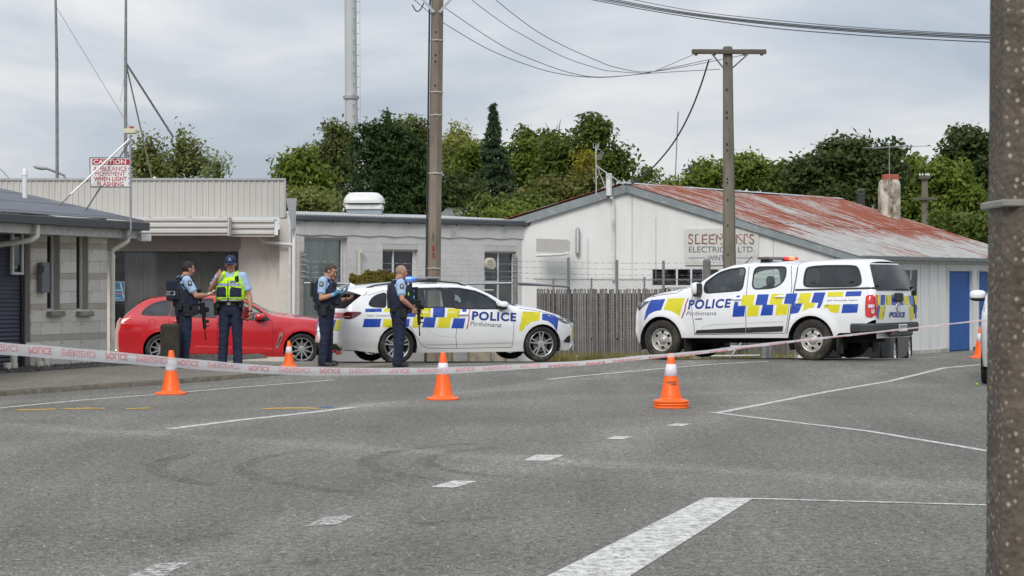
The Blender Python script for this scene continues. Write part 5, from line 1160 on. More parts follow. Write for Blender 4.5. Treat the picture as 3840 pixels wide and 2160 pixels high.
def tree(label, D_, blobs, mat, base_q, leaf=.16, dens=1.0, gaps=.25, name='tree', clump=.55, trunk_r=.16, sprig=0.0, droop=0.0, cat='tree', zg=-.56):
    """blobs: (qx, qy, rx, rz) ellipses in the photo's units at distance D_, turned into round masses of leaf clumps"""
    leaf *= .62; k = QK * D_ / FPX; bx = Q(base_q, 0, D_).x
    root = empty(name, (bx, D_, zg), label, cat)
    C = []; TN = []; NB = []
    for (qx, qy, rx, rz) in blobs:
        c = np.array(Q(qx, qy, D_)); r_ = np.array([rx * k, min(rx * k, 3.2) * .9, rz * k]); C.append(c + (lambda q_: q_ / np.linalg.norm(q_, axis=1)[:, None] * RNG.uniform(.2, .8, len(q_))[:, None])(RNG.normal(size=(int(260 * dens * r_[0] * r_[2] / leaf ** .5), 3))) * r_); TN.append(RNG.uniform(0, .5, len(C[-1]))); NB.append(RNG.normal(size=C[-1].shape)); area = 4 * math.pi * ((r_[0] * r_[2] + r_[0] * r_[1] + r_[1] * r_[2]) / 3)
        ncl = max(6, int(area / (clump * clump) * 1.9 * dens)); d = RNG.normal(size=(ncl, 3)); d /= np.linalg.norm(d, axis=1)[:, None]
        d = d[d[:, 1] < .45]                      # the side seen from the street and the flanks
        rad_ = RNG.uniform(.70, 1.06, len(d)) ** .7; cc = c + d * r_ * rad_[:, None]
        keep = np.array([mnoise.noise(Vector(p * (.55 / clump))) > -gaps_v for p, gaps_v in zip(cc, np.full(len(cc), .62 - gaps))]); cc = cc[keep]; dd = d[keep]
        for p, dn in zip(cc, dd):
            m_ = int(30 * dens * (clump / .55) ** 2 * (.16 / leaf) ** 1.35 * random.uniform(.6, 1.3)); off_ = RNG.normal(size=(m_, 3)) * clump * .42 * np.array([1, 1, .7 + sprig]); C.append(p + off_)
            if droop: C[-1][:, 2] -= np.abs(off_[:, 0]) * droop
            t_ = min(1, max(0, random.gauss(.45, .25) + .0)); TN.append(np.clip(np.full(m_, t_) + RNG.normal(size=m_) * .15, 0, 1)); NB.append(np.tile(dn * .6 + np.array([0, 0, .6]), (m_, 1)))
    C = np.concatenate(C); TN = np.concatenate(TN); NB = np.concatenate(NB); off = np.array(root.location)
    o = link('crown', leaf_mesh('crown', C - off, leaf, mat, TN, NB), root)
    mb = MB(); zt = max(Q(0, b_[1], D_).z for b_ in blobs); mb.tube([(bx, D_ + .6, zg), (bx + .1, D_ + .6, (zt + zg) * .5), (bx, D_ + .6, zt)], [trunk_r, trunk_r * .7, trunk_r * .2], 7)
    for (qx, qy, rx, rz) in blobs:
        c = Q(qx, qy, D_); mb.tube([(bx, D_ + .6, max(zg + 1, c.z - rz * k * 1.6)), (bx * .5 + c.x * .5, D_ + .4, c.z - rz * k * .7), (c.x, D_ + .2, c.z + rz * k * .4)], [trunk_r * .5, trunk_r * .3, .03], 5)
        for _ in range(4):
            a = random.uniform(0, 6.28); mb.tube([(c.x, D_ + .2, c.z - rz * k * .3), (c.x + math.cos(a) * rx * k * .8, D_ - .2, c.z + math.sin(a) * rz * k * .8)], [.05, .015], 4)
    mb.build('trunk', BARK, root); return root
LG1 = leafmat('bright broad leaves', (0.1172, 0.1666, 0.0259), (0.2014, 0.2506, 0.0385)); LG2 = leafmat('mid green leaves', (0.0813, 0.1190, 0.0235), (0.1471, 0.1856, 0.0350))
LG3 = leafmat('dark broad leaves', (0.0517, 0.0799, 0.0251), (0.0997, 0.1263, 0.0350)); LOL = leafmat('olive gum leaves', (0.1462, 0.1719, 0.0523), (0.2569, 0.2698, 0.0787)); LDK = leafmat('dark spruce needles', (0.0340, 0.0642, 0.0182), (0.0679, 0.1147, 0.0284))
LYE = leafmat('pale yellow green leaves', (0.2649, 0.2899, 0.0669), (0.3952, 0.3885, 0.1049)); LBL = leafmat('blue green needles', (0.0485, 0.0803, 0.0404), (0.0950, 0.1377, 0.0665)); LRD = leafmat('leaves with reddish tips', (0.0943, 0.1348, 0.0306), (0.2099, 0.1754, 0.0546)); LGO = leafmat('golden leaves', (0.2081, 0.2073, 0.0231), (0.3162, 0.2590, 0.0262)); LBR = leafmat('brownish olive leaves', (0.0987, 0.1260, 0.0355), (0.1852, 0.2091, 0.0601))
# left of the shop parapet
tree('olive green gum tree behind the caution sign', 75, [(345, 400, 25, 45), (372, 385, 33, 42), (395, 420, 25, 40), (352, 435, 25, 25)], LOL, 365, leaf=.14, gaps=.35)
tree('taller loose gum tree right of the caution sign', 76, [(455, 372, 27, 45), (480, 400, 38, 40), (440, 425, 30, 30), (500, 425, 30, 25)], LOL, 465, leaf=.13, gaps=.42, dens=.8)
tree('small wispy grey green tree at the right end of the shop roof line', 74, [(540, 420, 20, 20), (548, 438, 28, 14)], leafmat('grey green leaves', (0.1604, 0.2055, 0.0835), (0.2766, 0.3238, 0.1398)), 545, leaf=.12, gaps=.45, dens=.8)
# mass behind the block building
tree('bright green broad tree at the left of the wood', 82, [(735, 430, 40, 35), (770, 410, 35, 30), (720, 455, 28, 25), (790, 450, 45, 40), (760, 500, 60, 40)], LG1, 755, leaf=.2, clump=.6)
tree('olive bush in front of the bright tree', 72, [(765, 515, 45, 30), (820, 525, 40, 25)], LOL, 790, leaf=.15)
tree('tall brownish olive tree left of the steel stack', 88, [(840, 370, 40, 55), (815, 415, 45, 50), (860, 340, 25, 30), (850, 440, 45, 60)], LBR, 840, leaf=.16, gaps=.3)
tree('rounded brownish tree behind the spruce', 98, [(1030, 345, 55, 48), (1065, 380, 35, 60), (990, 370, 40, 50)], LBR, 1030, leaf=.17)
tree('pale yellow green tree right of the brown pole', 97, [(1142, 348, 28, 30), (1165, 345, 18, 24), (1150, 385, 35, 30), (1120, 400, 30, 50)], LYE, 1145, leaf=.15, gaps=.4)
tree('muted grey brown tree between pole and tall conifer', 93, [(1165, 420, 50, 45), (1190, 400, 30, 35)], LBR, 1165, leaf=.15)
tree('light green tree left of the tall conifer', 90, [(1195, 430, 45, 55), (1200, 385, 28, 22), (1155, 480, 60, 50)], LG1, 1190, leaf=.18)
tree('dark understorey tree beside the brown pole', 84, [(1140, 490, 45, 45), (1190, 500, 50, 45), (1100, 520, 30, 35)], LG3, 1150, leaf=.17)
tree('light green tree right of the tall conifer', 92, [(1310, 400, 45, 45), (1345, 410, 45, 50), (1290, 440, 40, 50)], LG1, 1320, leaf=.18)
tree('open twiggy tree with bare top branches', 95, [(1335, 350, 26, 26), (1375, 365, 30, 26), (1320, 335, 14, 12), (1400, 345, 14, 14)], LG2, 1365, leaf=.18, gaps=.5, dens=.7)
tree('large mid green tree left of the gable', 90, [(1430, 400, 55, 60), (1490, 380, 50, 55), (1480, 320, 30, 28), (1510, 345, 32, 35), (1545, 410, 42, 45), (1570, 430, 22, 25), (1400, 440, 50, 50)], LG2, 1480, leaf=.19, gaps=.32)
tree('narrow golden tree in front of the large tree', 82, [(1478, 395, 10, 14), (1476, 425, 13, 25), (1474, 455, 14, 20)], LGO, 1476, leaf=.14, name='conifer_tree')
tree('red tipped bush left of the gable roof', 74, [(1420, 480, 60, 35), (1480, 475, 40, 35), (1370, 510, 55, 35), (1440, 520, 70, 30)], LRD, 1420, leaf=.16)
tree('mid green bush above the grey flat roof', 72, [(1250, 520, 55, 30), (1300, 510, 50, 35), (1350, 535, 50, 20), (1205, 540, 40, 18)], LG2, 1290, leaf=.16)
tree('low bright bush at the end of the flat roof', 68, [(1230, 545, 30, 12), (1300, 545, 40, 12)], LG1, 1260, leaf=.13)
# right of the gable
tree('low green bush at the far right behind the end of the rusty roof', 80, [(2420, 580, 60, 35), (2490, 590, 50, 50), (2380, 570, 40, 25)], LG2, 2440, leaf=.18)
tree('pale tree just behind the gable peak', 92, [(1610, 452, 32, 18), (1630, 440, 14, 12)], LG1, 1612, leaf=.17, gaps=.4)
for qx, h, w_, lab in ((1749, 422, 8, 'taller of the two distant poplars'), (1769, 425, 5.5, 'shorter of the two distant poplars')):
    tree(lab, 160, [(qx, h, w_, 16), (qx - 3, h + 12, w_, 14)], LBL, qx, leaf=.3, clump=.7, name='poplar_tree')
tree('light green tree left of the grey pole', 95, [(1790, 440, 48, 32), (1750, 455, 40, 22), (1710, 465, 30, 14)], LG1, 1770, leaf=.2)
tree('bright green tree right of the grey pole', 94, [(1880, 430, 50, 32), (1850, 445, 50, 40), (1930, 445, 50, 35)], LG1, 1890, leaf=.2)
tree('green tree filling the gap before the dark tree', 93, [(1980, 445, 45, 30), (1960, 470, 50, 30)], LG2, 1970, leaf=.19)
tree('big dark green tree in the middle distance with layered boughs', 90, [(2090, 420, 80, 45), (2150, 400, 70, 48), (2190, 440, 80, 50), (2040, 450, 60, 40), (2170, 370, 28, 20), (2105, 375, 25, 15), (2240, 400, 30, 35), (2120, 490, 100, 40)], LG3, 2130, leaf=.22, clump=.6, gaps=.2)
tree('fresh green tree behind the chimney', 96, [(2330, 450, 80, 50), (2390, 455, 60, 50), (2290, 490, 60, 50), (2400, 520, 80, 60), (2320, 540, 90, 50)], LG1, 2350, leaf=.2)
tree('dark tall tree at the right behind the near pole', 99, [(2440, 370, 60, 48), (2480, 420, 70, 60), (2410, 400, 45, 45), (2500, 500, 60, 80)], LG3, 2450, leaf=.22, clump=.6)
def conifer(label, D_, qx, qtop, qbot, halfw, mat, leaf, spread=1.0, wob=0.0, tiers=34, name='conifer_tree', per=7, zg=-.56, shape=.9):
    k = QK * D_ / FPX; top = Q(qx, qtop, D_); bot = Q(qx, qbot, D_); root = empty(name, (bot.x, D_, zg), label, 'tree'); C = []; TN = []; NB = []; mb = MB()
    mb.tube([(bot.x, D_, zg), (top.x, D_, top.z)], [.22, .02], 6)
    for i in range(tiers):
        f = (i + .5) / tiers; z = top.z + (bot.z - top.z) * f; L0 = halfw * k * (f ** shape) * (1 + wob * mnoise.noise(Vector((i * .7, qx, 0))))
        for j in range(per):
            a = random.uniform(0, 2 * math.pi)
            if math.sin(a) > .6: continue
            L_ = max(.10, L0 * random.uniform(.55, 1.2)); tip = Vector((top.x + (bot.x - top.x) * f + math.cos(a) * L_, D_ + math.sin(a) * L_, z - L_ * .25 * spread + random.uniform(-.1, .1))); st_ = Vector((top.x + (bot.x - top.x) * f, D_, z + .05 * L_))
            mb.tube([st_, tip], [.03, .008], 3, caps=False)
            m_ = int(9 + L_ * 34); ts_ = RNG.uniform(.15, 1.0, m_) ** .7; base = np.array(st_)[None] * (1 - ts_[:, None]) + np.array(tip)[None] * ts_[:, None]; base[:, 2] -= .15 * ts_ * L_ * .4
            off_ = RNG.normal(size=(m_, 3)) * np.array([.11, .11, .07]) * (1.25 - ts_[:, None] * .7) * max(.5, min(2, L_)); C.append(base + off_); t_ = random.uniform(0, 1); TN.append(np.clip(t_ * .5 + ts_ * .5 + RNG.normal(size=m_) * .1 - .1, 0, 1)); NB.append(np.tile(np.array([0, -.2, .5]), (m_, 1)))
    C = np.concatenate(C); o = link('crown', leaf_mesh('crown', C - np.array(root.location), leaf, mat, np.concatenate(TN), np.concatenate(NB), asp=.3, droop=.5), root); mb.build('trunk', BARK, root); return root
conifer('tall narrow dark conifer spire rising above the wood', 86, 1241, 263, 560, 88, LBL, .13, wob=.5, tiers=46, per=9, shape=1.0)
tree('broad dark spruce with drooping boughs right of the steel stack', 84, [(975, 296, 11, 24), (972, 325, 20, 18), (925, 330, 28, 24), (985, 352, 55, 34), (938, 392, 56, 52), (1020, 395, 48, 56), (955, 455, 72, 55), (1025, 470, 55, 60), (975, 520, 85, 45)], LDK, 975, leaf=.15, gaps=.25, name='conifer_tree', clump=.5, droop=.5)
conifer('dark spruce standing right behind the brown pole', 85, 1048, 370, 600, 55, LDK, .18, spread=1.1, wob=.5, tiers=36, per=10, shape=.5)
# bare twigs
mb = MB()
for a, b_ in (((1385, 350), (1372, 308)), ((1385, 350), (1405, 312)), ((1378, 335), (1365, 322)), ((1395, 330), (1415, 325)), ((1400, 345), (1410, 300))): mb.tube([Q(*a, 95), Q((a[0] + b_[0]) / 2 + 2, (a[1] + b_[1]) / 2, 95), Q(*b_, 95)], [.05, .03, .012], 4)
tw = mb.build('bare_branches', BARK); tw.parent = bpy.data.objects.get('tree.013') if False else None
setp(tw, 'bare dead twigs sticking up from the open tree', 'branches')
# conifer shrub behind the wagon
k_ = 0
sh = empty('garden_shrub', (Q(935, 0, 46.2).x, 46.2, -.2), 'yellow green conifer shrub behind the roof of the white police wagon', 'shrub'); C = []; TN = []; NB = []
for (qx, qy, rx, rz) in ((890, 702, 12, 12), (905, 706, 14, 14), (925, 692, 9, 14), (940, 698, 16, 14), (955, 690, 9, 12), (970, 694, 9, 12), (985, 700, 16, 14), (930, 715, 40, 14), (885, 700, 5, 14), (1000, 706, 10, 9)):
    k = QK * 46.2 / FPX; c = np.array(Q(qx, qy, 46.2)); n = int(rx * rz * 4.5); d = RNG.normal(size=(n, 3)); d /= np.linalg.norm(d, axis=1)[:, None]; p = c + d * np.array([rx * k, rx * k, rz * k]) * RNG.uniform(.5, 1.05, n)[:, None]; C.append(p); TN.append(np.clip(d[:, 2] * .3 + .5 + RNG.normal(size=n) * .25, 0, 1)); NB.append(d + np.array([0, 0, .5]))
d = RNG.normal(size=(5000, 3)); d /= np.linalg.norm(d, axis=1)[:, None]; c = np.array(Q(938, 770, 46.2)); C.append(c + d * np.array([.5, .45, .75])); TN.append(RNG.uniform(0, .6, 5000)); NB.append(d)
link('crown', leaf_mesh('crown', np.concatenate(C) - np.array(sh.location), .035, leafmat('shrub foliage', (0.1265, 0.1160, 0.0207), (0.2584, 0.2128, 0.0380)), np.concatenate(TN), np.concatenate(NB), asp=.4), sh)
MB().tube([(sh.location.x, 46.2, -.3), (sh.location.x, 46.2, 1.2)], [.05, .02], 6).build('trunk', BARK, sh)
# ================================================================== VEHICLES
class Car:
    """shell described by a side outline, a plan rounding and a cross section; local x forward, y left, z up; x=0 at the rear axle"""
    def __init__(s, name, label, cat, pos, head, side, wb, W, front, rear, S, T, crown, planf=(7, .16), planr=(9, .12), flare=.0, wheelR=.335, wz=None, group=None, archx=None, pitch=0.0):
        s.root = empty(name, pos, label, cat, group, rz=head); s.root.rotation_euler = (0, pitch, head); s.M = Matrix.Translation(pos) @ Matrix.Rotation(head, 4, 'Z') @ Matrix.Rotation(pitch, 4, 'Y'); s.MI = s.M.inverted()
        s.side = side; s.wb = wb; s.W = W; s.xf = front; s.xr = rear; s.S = S; s.T = T; s.crown = crown; s.pf = planf; s.pr = planr; s.flare = flare; s.R = wheelR; s.wz = wz or wheelR
    def Tz(s, x): return interp(s.T, x)
    def f(s, x, z):
        def end(d, n, amt):           # d: distance in from the end, amt: rounding length
            L_ = amt * 6; t = max(0.0, min(1.0, 1 - d / L_)); return (1 - t ** n * .25)
        w_ = s.W / 2 * end(s.xf - x, *s.pf) * end(x - s.xr, *s.pr) * interp(s.S, z)
        if s.flare:
            for ax in (0, s.wb):
                r_ = math.hypot(x - ax, z - s.wz); w_ += s.flare * math.exp(-((r_ - s.R * 1.22) / .075) ** 2) * (1 if z > .2 else .5)
        d = s.Tz(x) - z; r_ = .07
        if d < r_: w_ -= .6 * r_ * (1 - math.sqrt(max(0, 1 - ((r_ - max(d, 0)) / r_) ** 2)))
        return w_
    def inv(s, px, py):
        """photo point on the visible flank -> local (x, z)"""
        o = s.MI @ Vector((0, 0, CAM_H)); r_ = (s.MI.to_3x3() @ ray(px, py)); c = s.side * s.W / 2; x = z = 0
        for _ in range(12):
            t = (c - o.y) / r_.y; x = o.x + r_.x * t; z = o.z + r_.z * t; c = c * .4 + .6 * s.side * s.f(x, z)
        return (x, z)
    def invy(s, px, py, y=0.0):
        o = s.MI @ Vector((0, 0, CAM_H)); r_ = (s.MI.to_3x3() @ ray(px, py)); t = (y - o.y) / r_.y; return (o.x + r_.x * t, o.z + r_.z * t)
    def invr(s, px, py, xr):
        """photo point on the rear face, xr(z, y) its depth -> local (y, z)"""
        o = s.MI @ Vector((0, 0, CAM_H)); r_ = (s.MI.to_3x3() @ ray(px, py)); c = s.xr; y = z = 0
        for _ in range(12):
            t = (c - o.x) / r_.x; y = o.y + r_.y * t; z = o.z + r_.z * t; c = xr(z, y)
        return (y, z)
    def pt(s, x, z, off=0.0, side=None): return Vector((x, (side or s.side) * (s.f(x, z) + off), z))
    def both(s, o, mirror=True):
        if mirror:
            c = o.copy(); COL.objects.link(c); c.parent = o.parent; c.scale = (1, -1, 1); c.location = (0, 0, 0)
        return o
    def patch(s, name, poly, mat, off=.003, step=.07, parent=None, mirror=True, smooth=True, label=None):
        V, F = triangulate([poly], step); mb = MB().add([s.pt(x, z, off) for x, z in V], F); o = link(name, mb.mesh(name, mat, smooth), parent or s.root, label=label); s.both(o, mirror); return o
    def line(s, name, pts, w_, mat, off=.0035, mirror=True, closed=False, parent=None, step=.05):
        P = resample(pts, step, closed); n = len(P); V = []; F = []
        for i in range(n):
            a = P[(i - 1) % n if closed else max(0, i - 1)]; b_ = P[(i + 1) % n if closed else min(n - 1, i + 1)]; d = Vector((b_[0] - a[0], b_[1] - a[1])); d = d.normalized() if d.length > 1e-9 else Vector((1, 0)); nn = Vector((-d.y, d.x)) * w_ / 2
            V += [s.pt(P[i][0] + nn.x, P[i][1] + nn.y, off), s.pt(P[i][0] - nn.x, P[i][1] - nn.y, off)]
        F = [(2 * i, 2 * ((i + 1) % n), 2 * ((i + 1) % n) + 1, 2 * i + 1) for i in range(n if closed else n - 1)]
        o = link(name, MB().add(V, F).mesh(name, mat), parent or s.root); s.both(o, mirror); return o
    def shell(s, outline, regions, default, step=.055, holes=()):
        """split the flank into parts; regions: list of (name, polygon, material, offset)"""
        extra = []
        x0 = min(p[0] for p in outline); x1 = max(p[0] for p in outline); x = x0
        while x < x1:
            tz = s.Tz(x); extra += [(x, tz - .012), (x, tz - .03), (x, tz - .055)]; x += step
        V = []; E = []
        loops = [outline] + [r_[1] for r_ in regions] + list(holes)
        VV, FF = triangulate(loops, step, extra); cen = [(sum(VV[i][0] for i in f_) / 3, sum(VV[i][1] for i in f_) / 3) for f_ in FF]
        own = np.full(len(FF), -1)
        for k, r_ in enumerate(regions): own[inside(cen, r_[1]) & (own < 0)] = k
        for h in holes: own[inside(cen, h)] = -9
        out = {}
        for k in range(-1, len(regions)):
            idx = [i for i in range(len(FF)) if own[i] == k]
            if not idx: continue
            nm, mt, of_ = (default[0], default[1], 0.0) if k < 0 else (regions[k][0], regions[k][2], regions[k][3])
            mp_ = {}; vv = []; ff = []
            for i in idx:
                q_ = []
                for j in FF[i]:
                    if j not in mp_: mp_[j] = len(vv); vv.append(s.pt(VV[j][0], VV[j][1], of_))
                    q_.append(mp_[j])
                ff.append(tuple(q_))
            o = link(nm, MB().add(vv, ff).mesh(nm, mt, True), s.root); s.both(o); out.setdefault(nm, o)
        return out
    def top(s, name, x0, x1, mat, nx=24, ny=20, t0=-1.0, t1=1.0, off=0.0, pw=2.6, parent=None):
        def fn(a, b_):
            x = x0 + (x1 - x0) * a; t = t0 + (t1 - t0) * b_; T_ = s.Tz(x); c = interp(s.crown, x); return Vector((x, t * s.f(x, T_), T_ + c * (1 - abs(t) ** pw) + off))
        return link(name, MB().grid(fn, nx, ny).mesh(name, mat, True), parent or s.root)
    def cap(s, name, XE, z0, z1, mat, bul, sgn, nz=16, ny=18, t0=-1.0, t1=1.0, off=0.0, pw=2.4, parent=None, label=None):
        """end face; XE(z): where the flank ends; sgn +1 front, -1 rear"""
        def fn(a, b_):
            z = z0 + (z1 - z0) * a; t = t0 + (t1 - t0) * b_; x = XE(z); return Vector((x + sgn * (bul(z) * (1 - abs(t) ** pw) + off), t * s.f(x, min(z, s.Tz(x))), z))
        return link(name, MB().grid(fn, nz, ny).mesh(name, mat, True), parent or s.root, label=label)
    def decal_text(s, txt, quad, mat, bold=.02, shear=0, off=.005, name='lettering', spacing=1.0):
        mb = textmb(txt, quad, lambda x, z: s.pt(x, z, off), bold, shear, spacing); return link(name, mb.mesh(name, mat), s.root)

def wheel_part(root, c, R_, rim, width, kind, out, tyre=RUBBER):
    """wheel centred at local c; out = +1/-1 outward direction along y"""
    hub = link('wheel', MB().lathe([(.001, -width * .3), (rim * .8, -width * .3), (rim * .8, -width * .2), (.001, -width * .2)], 24).mesh('wheel', DARKGAP), root)
    hub.location = c; hub.scale = (1, out, 1)
    w2 = width / 2
    link('tyre', MB().lathe([(rim * .97, -w2 * .85), (rim * 1.08, -w2), (R_ * .93, -w2), (R_ * .985, -w2 * .82), (R_, -w2 * .5), (R_, w2 * .5), (R_ * .985, w2 * .82), (R_ * .93, w2 * .98), (rim * 1.22, w2 * 1.02), (rim * 1.03, w2 * .9), (rim * .99, w2 * .70)], 40).mesh('tyre', tyre, True), hub)
    m = MB()
    if kind == 'steel':
        m.lathe([(rim * 1.02, w2 * .84), (rim * .97, w2 * .86), (rim * .93, w2 * .70), (rim * .86, w2 * .40)], 36)
        N_ = 72; rad = [.86, .80, .72, .64, .56, .48, .40, .34]; hts = [.40, .46, .52, .55, .55, .50, .44, .55]
        V = [Vector((rim * r_ * math.cos(2 * math.pi * k / N_), w2 * h, rim * r_ * math.sin(2 * math.pi * k / N_))) for r_, h in zip(rad, hts) for k in range(N_)]
        F = []
        for i in range(len(rad) - 1):
            for k in range(N_):
                ph = ((k + .5) / N_ * 6) % 1
                if rad[i] <= .80 and rad[i + 1] >= .56 and .30 < ph < .70: continue
                F.append((i * N_ + k, i * N_ + (k + 1) % N_, (i + 1) * N_ + (k + 1) % N_, (i + 1) * N_ + k))
        m.add(V, F); ro = link('rim', m.mesh('rim', STEELPAINT, True), hub)
        link('hub_cap', MB().lathe([(rim * .35, w2 * .5), (rim * .34, w2 * .72), (rim * .26, w2 * .84), (rim * .10, w2 * .88), (.001, w2 * .88)], 24).mesh('hub_cap', STEELPAINT, True), hub)
        link('brake_disc', MB().lathe([(rim * .85, w2 * .1), (.001, w2 * .1)], 24).mesh('brake_disc', DARKGAP), hub)
        return hub
    m.lathe([(rim * 1.03, w2 * .84), (rim * .99, w2 * .92), (rim * .94, w2 * .82), (rim * .92, w2 * .2), (rim * .92, -w2 * .5)], 40)
    ns = 5 if kind == 'five' else 10
    for k in range(ns):
        if kind == 'five': offs = (-.20, .20)
        else: offs = (0,)
        for o_ in offs:
            a0 = 2 * math.pi * k / ns + .3; a1 = a0 + o_ * .9; aI = a0 + o_ * .55
            wI, wO = (rim * .085, rim * .07) if kind == 'five' else (rim * .085, rim * .05)
            pI = Vector((math.cos(aI) * rim * .20, w2 * .62, math.sin(aI) * rim * .20)); pO = Vector((math.cos(a1) * rim * .96, w2 * .80, math.sin(a1) * rim * .96)); d = (pO - pI).normalized(); n_ = Vector((-d.z, 0, d.x)).normalized()
            up = Vector((0, w2 * .16, 0)); dn = Vector((0, -w2 * .25, 0))
            V = [pI + n_ * wI + dn, pI - n_ * wI + dn, pI - n_ * wI * .6 + up, pI + n_ * wI * .6 + up, pO + n_ * wO + dn, pO - n_ * wO + dn, pO - n_ * wO * .6 + up * .4, pO + n_ * wO * .6 + up * .4]
            m.add(V, [(0, 1, 2, 3), (4, 7, 6, 5), (0, 4, 5, 1), (1, 5, 6, 2), (2, 6, 7, 3), (3, 7, 4, 0)])
    m.lathe([(rim * .30, w2 * .5), (rim * .28, w2 * .78), (rim * .16, w2 * .82), (.001, w2 * .80)], 24)
    for k in range(5): a = 2 * math.pi * k / 5; m.lathe([(rim * .05, w2 * .7), (rim * .04, w2 * .86), (.001, w2 * .86)], 8, c=(math.cos(a) * rim * .21, 0, math.sin(a) * rim * .21))
    ro = link('rim', m.mesh('rim', ALLOY, False), hub); autosmooth(ro, 40)
    link('brake_disc', MB().lathe([(rim * .62, w2 * .30), (rim * .6, w2 * .34), (.001, w2 * .34)], 28).mesh('brake_disc', M('brake disc', (.16, .15, .14), .5, .6)), hub)
    return hub
def arches(car, cx, z, r_, depth=.5):
    """dark wheel housing"""
    for sd in (-1, 1):
        m = MB(); V = []; n = 20; yo = car.f(cx, z + .3) - .012
        for k in range(n + 1):
            a = math.pi * (k / n) * 1.24 - .38
            for y in (yo, yo - depth): V.append((cx + math.cos(a) * r_, sd * y, z + math.sin(a) * r_))
        F = [(2 * i, 2 * i + 1, 2 * i + 3, 2 * i + 2) for i in range(n)] + [tuple(2 * i + 1 for i in range(n + 1))]
        m.add(V, F); link('wheel_arch_liner', m.mesh('wheel_arch_liner', DARKGAP), car.root)
def seats(car, xs_, z0, w_=.46, col=None):
    mt = col or M('grey seat fabric', (.055, .055, .06), .9, var=.15)
    for x in xs_:
        for y in (-.36, .36):
            m = MB(); m.bbox((x, y, z0 + .32), (.14, w_, .60), .05, Matrix.Rotation(-.15, 3, 'Y')); m.bbox((x + .26, y, z0 + .02), (.5, w_, .16), .05); so = link('seat', m.mesh('seat', mt), car.root)
            link('headrest', MB().ell((x - .075, y, z0 + .70), (.055, .135, .095), 14, 9, e=.7).mesh('headrest', mt, True), so)
def inner(car, outline, z1, off=-.05, mat=None):
    """inner door skins, floor"""
    V, F = triangulate([[(x, min(z, z1)) for x, z in outline]], .2); o = link('inner_panel', MB().add([car.pt(x, z, off) for x, z in V], F).mesh('inner_panel', mat or DARKGAP), car.root); car.both(o)
def arc_pts(cx, cz, r_, a0, a1, n=14): return [(cx + r_ * math.cos(R(a0 + (a1 - a0) * i / n)), cz + r_ * math.sin(R(a0 + (a1 - a0) * i / n))) for i in range(n + 1)]
def simple_bottom(wb, wz, r_, sill, xr, xf, zr, zf):
    """bottom edge from front to rear with the two arches"""
    def ar(cx):
        h = max(-.98, min(.98, (sill - wz) / r_)); a = math.degrees(math.asin(h)); return arc_pts(cx, wz, r_, a, 180 - a)
    return [(xf, zf)] + ar(wb) + ar(0) + [(xr, zr)]
SEAM = M('panel gap', (.03, .03, .03), .8)
WFRAME = M('window rubber', (.012, .012, .013), .45)

# ------------------------------------------------------------------ white police wagon
z6 = lambda x, y: (1150 + x * .40761, 1000 + y * .40761)
# rear axle centre from the photo: native (1484, 1300) at distance 40 m, near side wheels 0.9 m to the camera side of the centre line
HA = R(21); dirx = Vector((math.cos(HA), math.sin(HA), 0)); diry = Vector((-math.sin(HA), math.cos(HA), 0))
near = Vector(((1484 - 1920) / 8000 * 38.9, 38.9, 0)); c0 = near + diry * .80; c0.z = .05
WG = Car('police_wagon', 'white police wagon with blue and yellow check markings and a lit blue roof light', 'police car', c0, HA, -1, 2.829, 1.86, 3.86, -1.10,
         S=[(0, .90), (.15, .93), (.32, .955), (.36, .975), (.55, .992), (.70, 1.0), (.86, .985), (.93, .975), (1.05, .925), (1.2, .845), (1.35, .765), (1.5, .70)],
         T=[(-1.2, .95), (4.2, .8)], crown=[(-1.3, .02), (-.6, .05), (.8, .07), (1.9, .06), (2.3, .07), (2.9, .07), (3.9, .05)], planf=(3.2, .155), planr=(3.5, .10), wheelR=.335, flare=.012)
iv = lambda L_, c=WG, z_=z6: [c.inv(*z_(*p)) for p in L_]
tp = iv([(345, 213), (440, 205), (545, 198), (720, 182), (960, 165), (1200, 158), (1400, 168), (1560, 200), (1700, 262), (1800, 322), (1885, 362), (1960, 372), (2120, 395), (2250, 428), (2330, 452), (2400, 486), (2432, 520)])
tp = sorted(tp)
WG.T = tp; tp2 = iv([(345, 213), (440, 205), (545, 198), (720, 182), (960, 165), (1200, 158), (1400, 168), (1560, 200), (1700, 262), (1800, 322), (1885, 362), (1960, 372), (2120, 395), (2250, 428), (2330, 452), (2400, 486), (2432, 520)]); WG.T = sorted(tp2)
WG.xf = WG.T[-1][0] + .10; fr = iv([(2432, 520), (2440, 570), (2438, 620), (2440, 690), (2445, 712)]); rear_edge = iv([(345, 213), (505, 262), (425, 325), (348, 392), (332, 470), (305, 560), (285, 640), (275, 705), (330, 765)])
WG.XF = lambda z: interp(sorted([(p[1], p[0]) for p in fr]), z); re_t = sorted([(p[1], p[0]) for p in rear_edge[1:]]); WG.XR = lambda z: interp(re_t, z)
sill = .19; wzc = .325; ra = .372
out = [p for p in WG.T] + fr[1:] + [(WG.wb + .62, .20)]
bot = simple_bottom(WG.wb, wzc, ra, sill, rear_edge[-1][0], 0, .27, 0)[1:]
outline = [(x, z) for x, z in out] + bot + rear_edge[-2:0:-1]
win_r = iv([(740, 228), (960, 203), (1235, 195), (1262, 372), (1000, 378), (745, 378)]); win_f = iv([(1300, 197), (1420, 200), (1540, 222), (1640, 262), (1735, 322), (1762, 386), (1600, 388), (1370, 384)])
win_q = roundpoly(iv([(567, 345), (600, 290), (640, 262), (730, 236), (728, 376), (600, 368)]))
win_t = iv([(1752, 330), (1848, 392), (1775, 390)])
